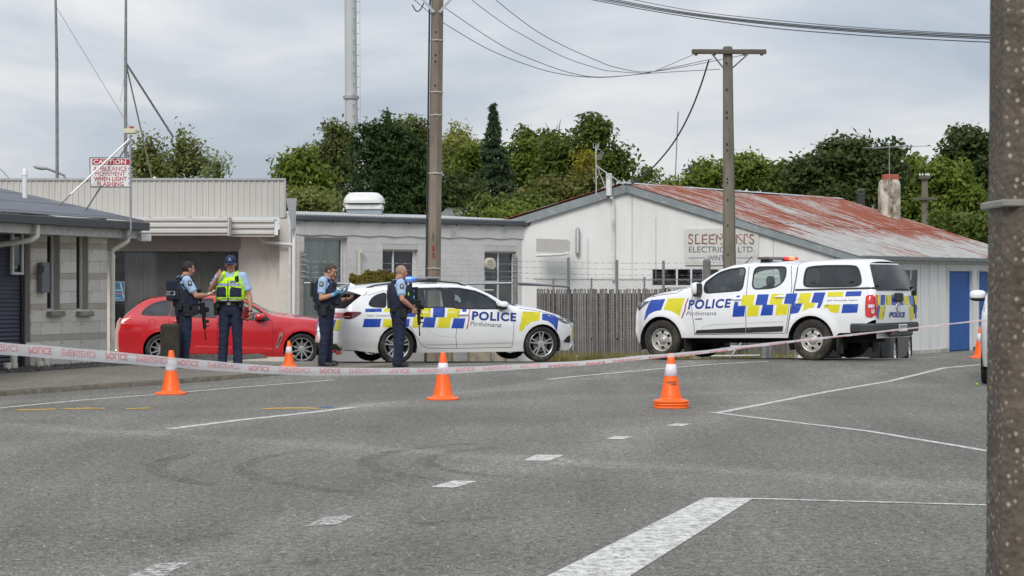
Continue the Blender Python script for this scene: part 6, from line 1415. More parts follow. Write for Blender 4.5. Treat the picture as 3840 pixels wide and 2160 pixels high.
dr_f = iv([(1245, 190), (1420, 190), (1560, 217), (1700, 285), (1850, 380), (1885, 402), (1905, 500), (1905, 600), (1888, 742), (1380, 752), (1372, 640), (1380, 560), (1370, 480), (1360, 384), (1290, 300)])
dr_r = iv([(745, 214), (960, 190), (1240, 186), (1288, 300), (1358, 384), (1368, 480), (1378, 560), (1370, 640), (1378, 752), (1110, 750), (1060, 720), (1010, 650), (975, 590), (930, 520), (890, 470), (770, 380)])
parts = WG.shell(outline, [('window', win_r, GLASS_T, -.006), ('window', win_f, GLASS_T, -.006), ('window', win_q, GLASS_D, -.004), ('front_door', dr_f, CARWHITE, 0), ('rear_door', dr_r, CARWHITE, 0)], ('body_side', CARWHITE))
WG.patch('mirror_triangle', win_t, BLACKPL); WG.patch('door_pillar', iv([(1236, 193), (1300, 195), (1368, 382), (1264, 376)]), WFRAME, off=.002)
for w_ in (win_r, win_f, win_q): WG.line('window_seal', w_, .022, WFRAME, closed=True)
WG.line('chrome_strip', iv([(560, 262), (700, 222), (960, 194), (1240, 186), (1400, 190), (1560, 217), (1700, 283), (1860, 384)]), .014, CHROME, off=.005)
for l_ in (dr_f[8:11] + dr_f[11:], [dr_f[8], dr_f[9]], dr_r[8:12] + dr_r[12:], [dr_f[5], dr_f[6], dr_f[7], dr_f[8]]): WG.line('panel_gap', l_, .008, SEAM, off=.0015)
inner(WG, outline, .88)
xh, xc = WG.inv(*z6(1545, 200))[0], WG.inv(*z6(1935, 366))[0]
ZR0 = WG.XR(1.0)
WG.top('roof', WG.T[0][0] + .0, xh, CARWHITE, 26, 20); WG.top('windscreen', xh, xc, GLASS_S, 14, 16, t0=-.93, t1=.93); 
for t0, t1 in ((-1, -.93), (.93, 1)): WG.top('windscreen_pillar', xh, xc, CARWHITE, 14, 2, t0=t0, t1=t1)
WG.top('bonnet', xc, WG.T[-1][0], CARWHITE, 22, 20); WG.top('wiper_cowl', xc - .04, xc + .05, BLACKPL, 2, 10, off=.004, t0=-.85, t1=.85)
bul = lambda z: .16 if z < .75 else .10
WG.cap('front_bumper', WG.XF, .20, WG.T[-1][1], CARWHITE, lambda z: .22, 1)
RB = lambda z: .13 if z < .8 else max(.03, .13 - (z - .8) * .3)
zlo = rear_edge[-1][1]
WG.cap('rear_bumper', WG.XR, .28, .62, CARWHITE, RB, -1); WG.cap('tailgate', WG.XR, .62, 1.00, CARWHITE, RB, -1); WG.cap('rear_window', WG.XR, 1.00, 1.30, GLASS_D, RB, -1, t0=-.97, t1=.97)
WG.cap('rear_spoiler', WG.XR, 1.30, WG.T[0][1], CARWHITE, lambda z: .10, -1)
link('spoiler', MB().grid(lambda a, b_: Vector((WG.T[0][0] - .12 + .5 * a, (b_ * 2 - 1) * .60, interp(WG.T, WG.T[0][0] + .3 * a) + .045 - .03 * (1 - a) ** 2 - .03 * (b_ * 2 - 1) ** 4)), 6, 12).mesh('spoiler', CARWHITE, True), WG.root)
WG.cap('bumper_lower', WG.XR, .24, .36, BLACKPL, lambda z: .135, -1, t0=-.96, t1=.96, off=.004)
# tail lamps wrap from flank to tailgate
lam = smoothpoly(iv([(335, 418), (420, 414), (505, 416), (500, 432), (440, 470), (400, 482), (335, 480)])); WG.patch('tail_lamp', lam, REDDARK, off=.008, label=None)
for sd in (-1, 1): WG.cap('tail_lamp', WG.XR, .83, .93, REDLAMP, RB, -1, t0=.52 * sd, t1=1.0 * sd, off=.01, nz=4, ny=6)
for sd in (-1, 1): WG.cap('reverse_lamp', WG.XR, .855, .885, CLEARLAMP, RB, -1, t0=.60 * sd, t1=.75 * sd, off=.015, nz=2, ny=3)
WG.line('lamp_strip', iv([(335, 458), (400, 460)]), .012, CLEARLAMP, off=.011)
# livery
def liv(c, polys, mt, ivf): 
    for p in polys: c.patch('livery_block', ivf(p), mt, off=.003)
liv(WG, [[(538, 387), (690, 384), (690, 415), (540, 418)], [(530, 480), (686, 480), (672, 556), (514, 557)], [(892, 385), (1006, 381), (1000, 462), (878, 462)], [(850, 482), (950, 480), (935, 556), (838, 556)],
         [(1163, 378), (1273, 378), (1265, 466), (1160, 464)], [(1433, 386), (1471, 386), (1468, 415), (1430, 415)], [(1085, 465), (1190, 467), (1172, 560), (1060, 558)], [(1352, 475), (1460, 475), (1441, 568), (1330, 566)],
         [(2168, 430), (2232, 437), (2310, 460), (2318, 470), (2300, 592), (2270, 538), (2220, 500), (2165, 490)]], BLUE, iv)
liv(WG, [[(716, 384), (868, 382), (856, 416), (712, 416)], [(705, 482), (826, 482), (812, 556), (698, 556)], [(1032, 379), (1141, 378), (1137, 464), (1060, 464), (1040, 560), (968, 558), (990, 460), (1026, 460)], [(1297, 386), (1410, 386), (1404, 470), (1332, 472), (1312, 563), (1195, 560), (1218, 468), (1290, 466)],
         [(1985, 412), (2145, 416), (2140, 493), (2070, 508), (2010, 548), (1985, 594), (1953, 590)]], YEL, iv)
WG.patch('livery_slash', iv([(1500, 388), (1507, 388), (1495, 430), (1497, 480), (1478, 572), (1468, 572), (1488, 480), (1490, 430)]), REDTXT, off=.0045)
WG.decal_text('POLICE', iv([(1518, 492), (1926, 505), (1928, 424), (1524, 408)]), NAVYTXT, bold=.035, spacing=1.12)
WG.decal_text('Pirihimana', iv([(1503, 542), (1786, 557), (1790, 516), (1505, 503)]), GREYTXT, bold=.0, shear=.15)
WG.decal_text('Safer Communities Together', iv([(553, 460), (960, 462), (960, 442), (553, 441)]), GREYTXT, bold=.0, shear=.15)
# body details
def ovalpatch(car, name, ctr, rx, rz, mt, off, n=12, mirror=True): return car.patch(name, [(ctr[0] + rx * math.cos(2 * math.pi * k / n), ctr[1] + rz * math.sin(2 * math.pi * k / n)) for k in range(n)], mt, off=off, mirror=mirror)
def handle(car, ctr, L_=.22, mt=None):
    for sd in (-1, 1):
        m = MB(); p = car.pt(ctr[0], ctr[1], .0, sd); m.ell((p.x, p.y + sd * .022, p.z), (L_ / 2, .016, .017), 12, 6); m.ell((p.x, p.y - sd * .0, p.z), (L_ * .32, .012, .035), 12, 6); link('door_handle', m.mesh('door_handle', mt or CARWHITE, True), car.root)
for c in ((1012, 421), (1436, 438)): handle(WG, WG.inv(*z6(*c)))
for a, b_ in (((1080, 562), (1200, 634)),): pass
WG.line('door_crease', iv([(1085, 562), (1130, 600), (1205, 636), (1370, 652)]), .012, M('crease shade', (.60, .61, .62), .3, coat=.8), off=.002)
WG.line('sill_crease', iv([(1110, 720), (1380, 716), (1890, 696)]), .02, M('sill crease shade', (.62, .63, .63), .3, coat=.8), off=.002)  # darker strip: shade under the sill crease, painted on
WG.line('panel_gap', iv([(1950, 382), (2100, 402), (2290, 448)]), .008, SEAM, off=.0015)
WG.line('panel_gap', iv([(545, 222), (552, 250), (520, 265)]), .008, SEAM, off=.0015)
WG.patch('headlamp', smoothpoly(iv([(2293, 460), (2335, 463), (2395, 478), (2425, 500), (2424, 518), (2392, 526), (2335, 508)])), HEADLAMP, off=.006)
WG.line('running_light', iv([(2300, 466), (2380, 484), (2418, 508)]), .012, CLEARLAMP, off=.010)
WG.patch('fog_lamp_recess', iv([(2358, 690), (2395, 645), (2424, 628), (2426, 690), (2410, 700)]), BLACKPL, off=.004); WG.line('chrome_strip', iv([(2360, 688), (2424, 636)]), .014, CHROME, off=.008)
for z0, z1, mt in ((.30, .42, BLACKPL), (.50, .62, BLACKPL)): WG.cap('grille', WG.XF, z0, z1, mt, lambda z: .22, 1, nz=4, ny=12, t0=-.6, t1=.6, off=.006)
for sd, (t0, t1) in ((1, (-.98, -.82)), (1, (.82, .98))): WG.cap('livery_block', WG.XF, .42, .62, YEL, lambda z: .22, 1, nz=4, ny=4, t0=t0, t1=t1, off=.003)
for t0, t1, mt in ((-.98, -.80, YEL), (-.78, -.62, BLUE), (-.60, -.42, YEL), (.42, .60, BLUE), (.80, .98, YEL), (.62, .78, BLUE)): WG.cap('livery_block', WG.XR, .60, .80, mt, RB, -1, nz=4, ny=4, t0=t0, t1=t1, off=.004)
rp_ = lambda y, z: Vector((WG.XR(z) - RB(z) * (1 - abs(y / WG.f(WG.XR(z), z)) ** 2.4) - .006, y, z))
mbt = textmb('POLICE', [(.62, .50), (.20, .50), (.20, .58), (.62, .58)], rp_, bold=.04); link('lettering', mbt.mesh('lettering', NAVYTXT), WG.root)
WG.line('exhaust_trim', iv([(330, 742), (290, 722)]), .03, CHROME, off=.008)
for cx_ in (0, WG.wb): arches(WG, cx_, wzc, ra)
for ax, dy in ((0, 0), (WG.wb, 0)):
    for sd in (-1, 1): wheel_part(WG.root, (ax, sd * (WG.f(ax, .5) - .135), .325), .335, .235, .225, 'five', sd)
for sd in (-1, 1):
    m = MB(); c = WG.inv(*z6(1790, 352)); p = WG.pt(c[0], c[1], .09, sd); m.ell(p, (.10, .11, .07), 16, 10, e=.75); mo = link('door_mirror', m.mesh('door_mirror', CARWHITE, True), WG.root)
    m = MB(); m.ell((p.x - .01, p.y, p.z - .035), (.095, .105, .05), 16, 8, e=.75); m.tube([(p.x + .01, p.y, p.z - .04), (p.x + .02, p.y - sd * .12, p.z - .07)], .025, 8); link('mirror_base', m.mesh('mirror_base', BLACKPL, True), mo)
    P = [WG.pt(x, WG.Tz(x) - .0, .0, sd) * 1 + Vector((0, -sd * .03, .03 + .02 * math.sin(math.pi * i / 12))) for i, x in enumerate(np.linspace(WG.inv(*z6(560, 200))[0], WG.inv(*z6(1470, 180))[0], 13))]
    P[0].z -= .025; P[-1].z -= .025; m = MB(); m.tube(P, .016, 6); link('roof_rail', m.mesh('roof_rail', BLACKPL, True), WG.root)
m = MB(); xf_ = WG.inv(*z6(515, 170))[0]; m.add([(xf_ - .06, 0, -.01), (xf_ + .07, -.02, -.01), (xf_ + .07, .02, -.01), (xf_ - .05, 0, .055)], [(0, 1, 3), (1, 2, 3), (2, 0, 3)]); m.v = [(a, b_, c_ + WG.Tz(a) + .055) for a, b_, c_ in m.v]; link('aerial_fin', m.mesh('aerial_fin', CARWHITE), WG.root)
seats(WG, (.55, 1.55), .52); link('dashboard', MB().bbox((2.25, 0, .86), (.35, 1.35, .22), .06).mesh('dashboard', BLACKPL), WG.root); link('steering_wheel', MB().tube([(2.0 + .05 * math.sin(a), -.36 + .18 * math.cos(a), .92 + .18 * math.sin(a)) for a in np.linspace(0, 6.283, 24)], .015, 6).mesh('steering_wheel', BLACKPL, True), WG.root)
link('floor', MB().box((1.35, 0, .30), (3.9, 1.40, .1)).mesh('floor', DARKGAP), WG.root); link('rear_view_mirror', MB().bbox((2.02, -.02, 1.24), (.03, .24, .07), .02).mesh('rear_view_mirror', BLACKPL), WG.root)
link('headlining', MB().box((.9, 0, 1.335), (2.2, 1.1, .02)).mesh('headlining', M('pale headlining', (.45, .45, .43), .9)), WG.root)
# light bar
bx, BZ = WG.invy(*z6(1072, 106)); BZ -= .03
lbm = MB(); lbm.bbox((bx, 0, BZ + .03), (.30, 1.16, .05), .02); lbo = link('light_bar', lbm.mesh('light_bar', M('light bar housing', (.20, .21, .22), .3)), WG.root)
link('light_bar_base', MB().bbox((bx, 0, BZ - .01), (.22, 1.0, .03), .01).mesh('light_bar_base', BLACKPL), lbo)
for y in (-.42, .42): link('light_bar_foot', MB().bbox((bx, y, BZ - .04), (.18, .12, .06), .01).mesh('light_bar_foot', BLACKPL), lbo)
BLIT = M('lit blue lamp', (.05, .1, .9), .2, emis=(.06, .14, 1.0), estr=5); BLIT2 = M('glowing blue lamp', (.03, .1, .5), .2, emis=(.05, .25, 1.0), estr=1.2)
link('blue_lamp', MB().bbox((bx - .06, .40, BZ + .032), (.22, .34, .045), .012).mesh('blue_lamp', BLIT), lbo); link('blue_lamp', MB().bbox((bx - .09, .10, BZ + .032), (.16, .22, .042), .012).mesh('blue_lamp', BLIT2), lbo)

# ------------------------------------------------------------------ white police ute
z7 = lambda x, y: (2350 + x * .44643, 930 + y * .44643)
B_ = R(33); HU = math.pi - B_      # heading: front points left and away
du = Vector((math.cos(HU), math.sin(HU), 0)); dl = Vector((-math.sin(HU), math.cos(HU), 0))     # dl: car's left, which faces the camera
nearu = Vector(((3049 - 1920) / 8000 * 38.6, 38.6, 0)); c0 = nearu - dl * .86; c0.z = .112
UT = Car('police_ute', 'white police double cab ute with canopy, check markings and a lit red roof light', 'police car', c0, HU, 1, 3.096, 1.88, 4.05, -1.25,
         S=[(0, .93), (.3, .95), (.5, .985), (.8, 1.0), (1.0, .985), (1.08, .965), (1.2, .93), (1.4, .86), (1.6, .785), (1.75, .73), (1.9, .69)],
         T=[(-1.3, 1.7), (4.0, 1.0)], crown=[(-1.4, .03), (0, .05), (2.0, .05), (2.4, .06), (3.0, .08), (4.2, .06)], planf=(3.0, .14), planr=(8, .05), wheelR=.38, flare=.03, pitch=.014)
ivu = lambda L_: iv(L_, UT, z7)
TL = [(2040, 128), (1990, 108), (1900, 106), (1700, 112), (1500, 124), (1445, 138), (1400, 140), (1300, 130), (1150, 128), (1000, 135), (890, 150), (800, 180), (720, 222), (650, 268), (585, 318), (500, 345), (420, 362), (330, 382), (220, 402), (150, 425), (105, 455)]
for _ in range(2): UT.T = sorted(ivu(TL))
UT.xf = UT.T[-1][0] + .12; fr = ivu([(105, 455), (88, 510), (80, 570), (78, 650), (75, 700), (95, 770)]); rear_edge = ivu([(2040, 128), (2062, 240), (2085, 330), (2093, 360), (2095, 480), (2094, 600)])
UT.XF = lambda z: interp(sorted([(p[1], p[0]) for p in fr]), z); re2 = sorted([(p[1], p[0]) for p in rear_edge]); UT.XR = lambda z: interp(re2, z)
wzu = .36; rau = .455; sil = ivu([(900, 755)])[0][1]
out = list(UT.T) + fr[1:]
bot = simple_bottom(UT.wb, wzu, rau, sil, rear_edge[-1][0], 0, .50, 0)[1:]
ri = ivu([(2094, 600), (2000, 640), (1880, 712), (1760, 715)]);
botl = [p for p in bot[:-1]]
outline = out + [(UT.wb + .62, .30)] + botl + [(-.55, .50)] + ri[2:0:-1] + rear_edge[::-1][:-1]
wf_ = ivu([(655, 300), (700, 262), (780, 207), (860, 180), (1003, 162), (970, 355), (652, 380)]); wr_ = ivu([(1075, 160), (1320, 158), (1340, 168), (1336, 235), (1310, 290), (1240, 335), (1052, 347)])
wf_ = roundpoly(wf_, .09, 4); wr_ = roundpoly(wr_, .12, 4)
wc_ = smoothpoly(ivu([(1488, 285), (1500, 195), (1530, 152), (1900, 146), (1948, 165), (1974, 280), (1958, 312), (1900, 322), (1540, 326), (1495, 318)]), 2)
df_ = ivu([(585, 330), (680, 262), (790, 192), (870, 165), (1030, 150), (1008, 370), (1003, 480), (1005, 722), (572, 728), (566, 650), (552, 560), (545, 450), (560, 370)]); dr_ = ivu([(1045, 150), (1330, 145), (1385, 148), (1388, 330), (1370, 450), (1352, 600), (1330, 715), (1012, 720), (1010, 480), (1015, 370)])
UT.shell(outline, [('window', wf_, GLASS_T, -.008), ('window', wr_, GLASS_T, -.008), ('canopy_window', wc_, GLASS_D, -.004), ('front_door', df_, CARWHITE, 0), ('rear_door', dr_, CARWHITE, 0)], ('body_side', CARWHITE))
for w_ in (wf_, wr_): UT.line('window_seal', w_, .028, WFRAME, closed=True)
UT.line('window_seal', wc_, .03, WFRAME, closed=True, off=.006)
for l_ in (df_[4:9], df_[8:] , dr_[2:8]): UT.line('panel_gap', l_, .011, SEAM, off=.0015)
UT.line('cab_gap', ivu([(1447, 138), (1425, 250), (1400, 380), (1372, 560), (1345, 722)]), .022, M('cab gap shade', (.09, .09, .09), .8), off=.002)
UT.line('canopy_seal', ivu([(1415, 353), (1700, 345), (2090, 336)]), .035, BLACKPL, off=.004)
UT.line('bonnet_gap', ivu([(470, 350), (420, 378), (300, 392), (210, 412)]), .010, SEAM, off=.0015)
for p in (ivu([(590, 690), (1000, 668), (1002, 712), (577, 718)]), ivu([(1006, 668), (1318, 655), (1310, 700), (1006, 711)])): UT.patch('door_cladding', p, BLACKPL, off=.012)
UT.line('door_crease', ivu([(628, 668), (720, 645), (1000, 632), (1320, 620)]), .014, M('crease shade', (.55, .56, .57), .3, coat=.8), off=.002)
inner(UT, outline, .98)
xh, xc = UT.inv(*z7(890, 150))[0], UT.inv(*z7(580, 320))[0]; xcab = UT.inv(*z7(1445, 140))[0]
UT.top('roof', xcab, xh, CARWHITE, 16, 20); UT.top('canopy_roof', UT.T[0][0], xcab - .02, CARWHITE, 20, 20); UT.top('windscreen', xh, xc, GLASS_S, 14, 16, t0=-.93, t1=.93)
for t0, t1 in ((-1, -.93), (.93, 1)): UT.top('windscreen_pillar', xh, xc, CARWHITE, 14, 2, t0=t0, t1=t1)
UT.top('bonnet', xc, UT.T[-1][0], CARWHITE, 22, 20)
UT.cap('front_bumper', UT.XF, .33, UT.T[-1][1], CARWHITE, lambda z: .20, 1)
for z0, z1 in ((.42, .55), (.68, .84)): UT.cap('grille', UT.XF, z0, z1, BLACKPL, lambda z: .20, 1, nz=3, ny=12, t0=-.62, t1=.62, off=.006)
for z0, z1, mt in ((.66, .74, YEL), (.50, .58, YEL)): UT.cap('livery_block', UT.XF, z0, z1, mt, lambda z: .20, 1, nz=3, ny=4, t0=.7, t1=.98, off=.004)
UT.patch('headlamp', smoothpoly(ivu([(98, 490), (115, 458), (190, 444), (195, 450), (150, 485), (110, 522), (98, 528)])), HEADLAMP, off=.006)
RBu = lambda z: .045 if z < 1.12 else .05
UT.cap('tailgate', UT.XR, .56, 1.14, CARWHITE, RBu, -1, t0=-.88, t1=.88, off=.006); UT.cap('rear_panel', UT.XR, .40, UT.T[0][1] - .0, CARWHITE, RBu, -1, nz=24)
rsx = lambda z, y: UT.XR(z) - RBu(z) * (1 - min(1, abs(y / UT.f(UT.XR(z), z))) ** 2.4) 
zR = lambda x, y: (3200 + x * .32432, 900 + y * .32432)
ivr = lambda L_, o=0: [UT.invr(*zR(*p), rsx) for p in L_]
def rpatch(name, pts, mt, off=.012, step=.1, smooth_=False, label=None):
    P = ivr(pts); P = smoothpoly(P) if smooth_ else P; V, F = triangulate([P], step); return link(name, MB().add([Vector((rsx(z, y) - off, y, z)) for y, z in V], F).mesh(name, mt, True), UT.root, label=label)
rpatch('rear_window', [(184, 280), (512, 287), (545, 304), (718, 553), (700, 586), (266, 583), (240, 545), (205, 390)], M('black tinted glass', (.010, .011, .013), .12, spec=.35), off=.014, smooth_=False)
for p in (((272, 527),), ((668, 545),)): c = ivr([p[0]])[0]; link('window_latch', MB().bbox((rsx(c[1], c[0]) - .03, c[0], c[1]), (.03, .09, .03), .01).mesh('window_latch', BLACKPL), UT.root)
liv_r = [([(268, 633), (306, 633), (302, 752), (274, 752)], YEL), ([(314, 633), (363, 634), (358, 752), (308, 752)], BLUE), ([(374, 634), (432, 635), (426, 752), (368, 752)], YEL), ([(440, 635), (452, 635), (468, 700), (490, 704), (484, 752), (434, 752)], BLUE),
         ([(528, 706), (556, 700), (563, 690), (578, 752), (532, 752)], BLUE), ([(568, 642), (622, 642), (643, 752), (590, 752)], YEL), ([(632, 642), (682, 643), (702, 752), (652, 752)], BLUE), ([(692, 643), (728, 644), (733, 752), (712, 752)], YEL),
         ([(276, 760), (306, 760), (284, 910), (276, 908)], BLUE), ([(314, 760), (368, 760), (348, 912), (290, 912)], YEL), ([(642, 762), (688, 762), (698, 915), (648, 915)], YEL), ([(704, 762), (732, 762), (722, 912), (706, 914)], BLUE), ([(492, 708), (524, 708), (520, 730), (498, 730)], YEL)]
for p, mt in liv_r: rpatch('livery_block', p, mt, off=.010)
def rtext(txt, quad, mt, bold, off=.014, shear=0):
    q_ = ivr(quad); mb_ = textmb(txt, q_, lambda y, z: Vector((rsx(z, y) - off, y, z)), bold, shear); return link('lettering', mb_.mesh('lettering', mt), UT.root)
rtext('POLICE', [(414, 893), (588, 893), (592, 832), (418, 830)], NAVYTXT, .05, shear=.1); rpatch('livery_slash', [(408, 835), (413, 835), (405, 893), (400, 893)], GREYTXT, off=.014)
hc = ivr([(508, 662)])[0]; link('tailgate_handle', MB().bbox((rsx(hc[1], hc[0]) - .03, hc[0], hc[1]), (.05, .36, .16), .03).mesh('tailgate_handle', BLACKPL), UT.root)
ec = ivr([(508, 775)])[0]; link('badge', MB().lathe([(.075, 0), (.07, .012), (.055, .014), (.05, .006), (.001, .006)], 24, c=(0, 0, 0)).mesh('badge', CHROME, True), UT.root).matrix_local = Matrix.Translation((rsx(ec[1], ec[0]) - .012, ec[0], ec[1])) @ Matrix.Rotation(R(90), 4, 'Z') @ Matrix.Scale(1.25, 4, (0, 0, 1))
link('badge_bar', MB().bbox((rsx(ec[1], ec[0]) - .03, ec[0], ec[1]), (.012, .035, .11), .005).mesh('badge_bar', CHROME), UT.root)
# bumper
bz0, bz1 = ivr([(450, 1085)])[0][1], ivr([(450, 950)])[0][1]; bx_ = UT.XR(.6) - .06
m = MB(); pts = [(bx_ + .50, .97), (bx_ + .30, .985), (bx_ + .05, .95), (bx_ - .07, .82), (bx_ - .10, .5), (bx_ - .10, -.5), (bx_ - .07, -.82), (bx_ + .05, -.95), (bx_ + .30, -.985), (bx_ + .50, -.97), (bx_ + .5, -.6), (bx_ + .1, -.55), (bx_ + .1, .55), (bx_ + .5, .6)]
h_ = (.48, .67); zc_ = [(h_[0] + .02, .965), (h_[0] + .05, 1.0), (h_[1] - .04, 1.0), (h_[1], .975)]
V = [(bx_ + .2 + (x - bx_ - .2) * s_, y * s_, z) for z, s_ in zc_ for x, y in pts]; n = len(pts)
m.add(V, [(i * n + k, i * n + (k + 1) % n, (i + 1) * n + (k + 1) % n, (i + 1) * n + k) for i in range(3) for k in range(n)] + [tuple(range(n - 1, -1, -1)), tuple(range(3 * n, 4 * n))]); link('rear_bumper', m.mesh('rear_bumper', M('grey bumper plastic', (.035, .037, .04), .55, var=.1)), UT.root)
m = MB(); m.bbox((bx_ - .05, 0, .47), (.10, 1.0, .10), .03); link('bumper_step', m.mesh('bumper_step', M('step plastic', (.06, .063, .07), .6)), UT.root)
m = MB(); m.bbox((bx_ - .112, .02, .575), (.01, .37, .13), .004); pl = link('number_plate', m.mesh('number_plate', M('number plate white', (.68, .68, .66), .4)), UT.root)
tm = textmb('DQ725', [(.185, .535), (-.145, .535), (-.145, .62), (.185, .62)], lambda y, z: Vector((bx_ - .119, y, z)), bold=.03); link('lettering', tm.mesh('lettering', M('plate black', (.02, .02, .02), .5)), pl)
# tail lamps
tl = smoothpoly(ivu([(2012, 396), (2090, 388), (2096, 480), (2094, 585), (2008, 580), (2004, 540), (2007, 440)])); UT.patch('tail_lamp', tl, REDLAMP, off=.012)
rpatch('tail_lamp', [(262, 630), (270, 640), (276, 750), (268, 890), (250, 892), (250, 632)], REDLAMP, off=.016)
for p in (ivu([(2030, 476), (2084, 472), (2084, 502), (2034, 503)]), ivu([(2058, 514), (2088, 512), (2086, 550), (2060, 550)])): UT.patch('reverse_lamp', p, CLEARLAMP, off=.018)
# livery
liv(UT, [[(202, 437), (325, 428), (289, 522), (235, 532), (190, 556), (152, 608), (146, 606), (162, 530)], [(926, 400), (953, 399), (948, 416), (918, 417)], [(908, 452), (938, 452), (936, 486), (998, 486), (988, 575), (889, 578), (898, 490)],
         [(1100, 390), (1195, 388), (1177, 476), (1235, 476), (1225, 564), (1124, 568), (1143, 479), (1080, 479)], [(1342, 384), (1435, 380), (1414, 465), (1475, 466), (1455, 520), (1440, 545), (1375, 555), (1390, 469), (1320, 468)],
         [(1577, 374), (1672, 372), (1640, 470), (1622, 505), (1597, 505), (1612, 460), (1550, 458)], [(1845, 365), (1975, 362), (1967, 403), (1836, 407)], [(1818, 472), (1947, 470), (1937, 543), (1803, 547)]], BLUE, ivu)
liv(UT, [[(350, 424), (492, 420), (440, 577), (425, 558), (380, 530), (340, 522), (308, 520)], [(975, 395), (1078, 393), (1060, 479), (1117, 480), (1100, 571), (1007, 574), (1022, 484), (958, 483)], [(1217, 386), (1320, 384), (1302, 471), (1357, 472), (1345, 562), (1248, 565), (1262, 477), (1198, 476)],
         [(1457, 380), (1553, 376), (1532, 460), (1585, 461), (1572, 500), (1530, 505), (1478, 535), (1490, 467), (1436, 463)], [(1692, 370), (1823, 367), (1815, 408), (1684, 410)], [(1664, 475), (1795, 475), (1778, 545), (1715, 540), (1690, 505), (1655, 500)]], YEL, ivu)
UT.patch('livery_slash', ivu([(514, 420), (522, 420), (500, 480), (496, 520), (467, 590), (458, 590), (486, 520), (490, 480)]), REDTXT, off=.0045)
UT.decal_text('POLICE', ivu([(514, 517), (868, 501), (882, 425), (528, 434)]), NAVYTXT, bold=.035, spacing=1.12); UT.decal_text('Pirihimana', ivu([(500, 568), (752, 563), (757, 528), (505, 533)]), GREYTXT, bold=0, shear=.15)
UT.decal_text('Safer Communities Together', ivu([(1683, 451), (1942, 447), (1944, 430), (1685, 432)]), GREYTXT, bold=.005, shear=.15)
UT.patch('model_badge', ivu([(577, 592), (636, 590), (636, 600), (577, 602)]), M('grey badge', (.2, .16, .15), .4), off=.004, mirror=False)
for c in ((928, 430), (1290, 410)): handle(UT, UT.inv(*z7(*c)), .24)
ovc = UT.inv(*z7(1444, 463)); UT.line('fuel_flap', [(ovc[0] + .075 * math.cos(a), ovc[1] + .075 * math.sin(a)) for a in np.linspace(0, 6.283, 20)[:-1]], .007, M('flap ring', (.25, .3, .3), .5), closed=True, off=.006)
for c in ((1562, 288), (1882, 278)): ovalpatch(UT, 'window_latch', UT.inv(*z7(*c)), .05, .018, BLACKPL, .02)
for cx_ in (0, UT.wb): arches(UT, cx_, wzu, rau, .6)
for ax in (0, UT.wb):
    for sd in (-1, 1): wheel_part(UT.root, (ax, sd * (UT.f(ax, .8) - .165), .375), .378, .215, .25, 'steel', sd, RUBBERDIRTY)
for sd in (-1, 1):
    m = MB(); c = UT.inv(*z7(598, 342)); p = UT.pt(c[0] - .03, c[1], .12, sd); m.ell(p, (.08, .12, .12), 16, 10, e=.7); mo = link('door_mirror', m.mesh('door_mirror', CARWHITE, True), UT.root)
    m = MB(); m.bbox((p.x - .065, p.y, p.z), (.03, .20, .20), .02); m.bbox((p.x - .02, p.y, p.z - .12), (.11, .18, .06), .02); m.tube([(p.x, p.y, p.z - .08), (p.x + .02, p.y - sd * .14, p.z - .08)], .03, 8); link('mirror_base', m.mesh('mirror_base', BLACKPL), mo)
    for xx in (-.50, UT.wb - .50): link('mud_flap', MB().bbox((xx, sd * (UT.f(xx, .6) - .15), .30), (.02, .26, .36), .005).mesh('mud_flap', RUBBER), UT.root)
    
seats(UT, (1.15, 2.0), .75); link('dashboard', MB().bbox((2.62, 0, 1.02), (.35, 1.4, .2), .06).mesh('dashboard', BLACKPL), UT.root)
link('chassis', MB().box((1.3, 0, .40), (4.2, 1.1, .18)).box((1.1, 0, .56), (3.8, 1.5, .06)).box((-.9, 0, .5), (.5, 1.2, .2)).mesh('chassis', DARKGAP), UT.root); link('bulkhead', MB().box((.62, 0, .9), (.04, 1.5, .7)).mesh('bulkhead', DARKGAP), UT.root)
m = MB(); m.tube([(0, -.75, .36), (0, .75, .36)], .06, 8); m.ell((0, .0, .36), (.16, .16, .15), 12, 8); m.tube([(UT.wb, -.75, .34), (UT.wb, .75, .34)], .05, 8); link('axle', m.mesh('axle', DARKGAP, True), UT.root)
bx, BZ = UT.invy(*z7(1265, 88))
lbo = link('light_bar', MB().bbox((bx, 0, BZ), (.26, 1.22, .05), .02).mesh('light_bar', M('light bar dark lens', (.11, .09, .09), .25)), UT.root)
for y in (-.45, .45): link('light_bar_foot', MB().bbox((bx, y, BZ - .05), (.2, .12, .06), .01).mesh('light_bar_foot', BLACKPL), lbo)
RLIT = M('lit red lamp', (.9, .05, .02), .2, emis=(1.0, .10, .03), estr=5); RLIT2 = M('red lamp lens dim', (.4, .02, .02), .2, emis=(1.0, .05, .02), estr=.5)
link('red_lamp', MB().bbox((bx - .03, -.34, BZ + .002), (.24, .22, .052), .012).mesh('red_lamp', RLIT), lbo); link('red_lamp', MB().bbox((bx - .03, -.535, BZ + .002), (.24, .15, .052), .012).mesh('red_lamp', RLIT2), lbo); link('red_lamp', MB().bbox((bx - .03, -.12, BZ + .002), (.24, .2, .052), .012).mesh('red_lamp', RLIT2), lbo)
p = UT.inv(*z7(985, 125)); MB_ = MB().tube([(p[0], .55, p[1] - .0), (p[0] - .13, .55, p[1] + .12)], .008, 6); link('aerial', MB_.mesh('aerial', BLACKPL), UT.root)

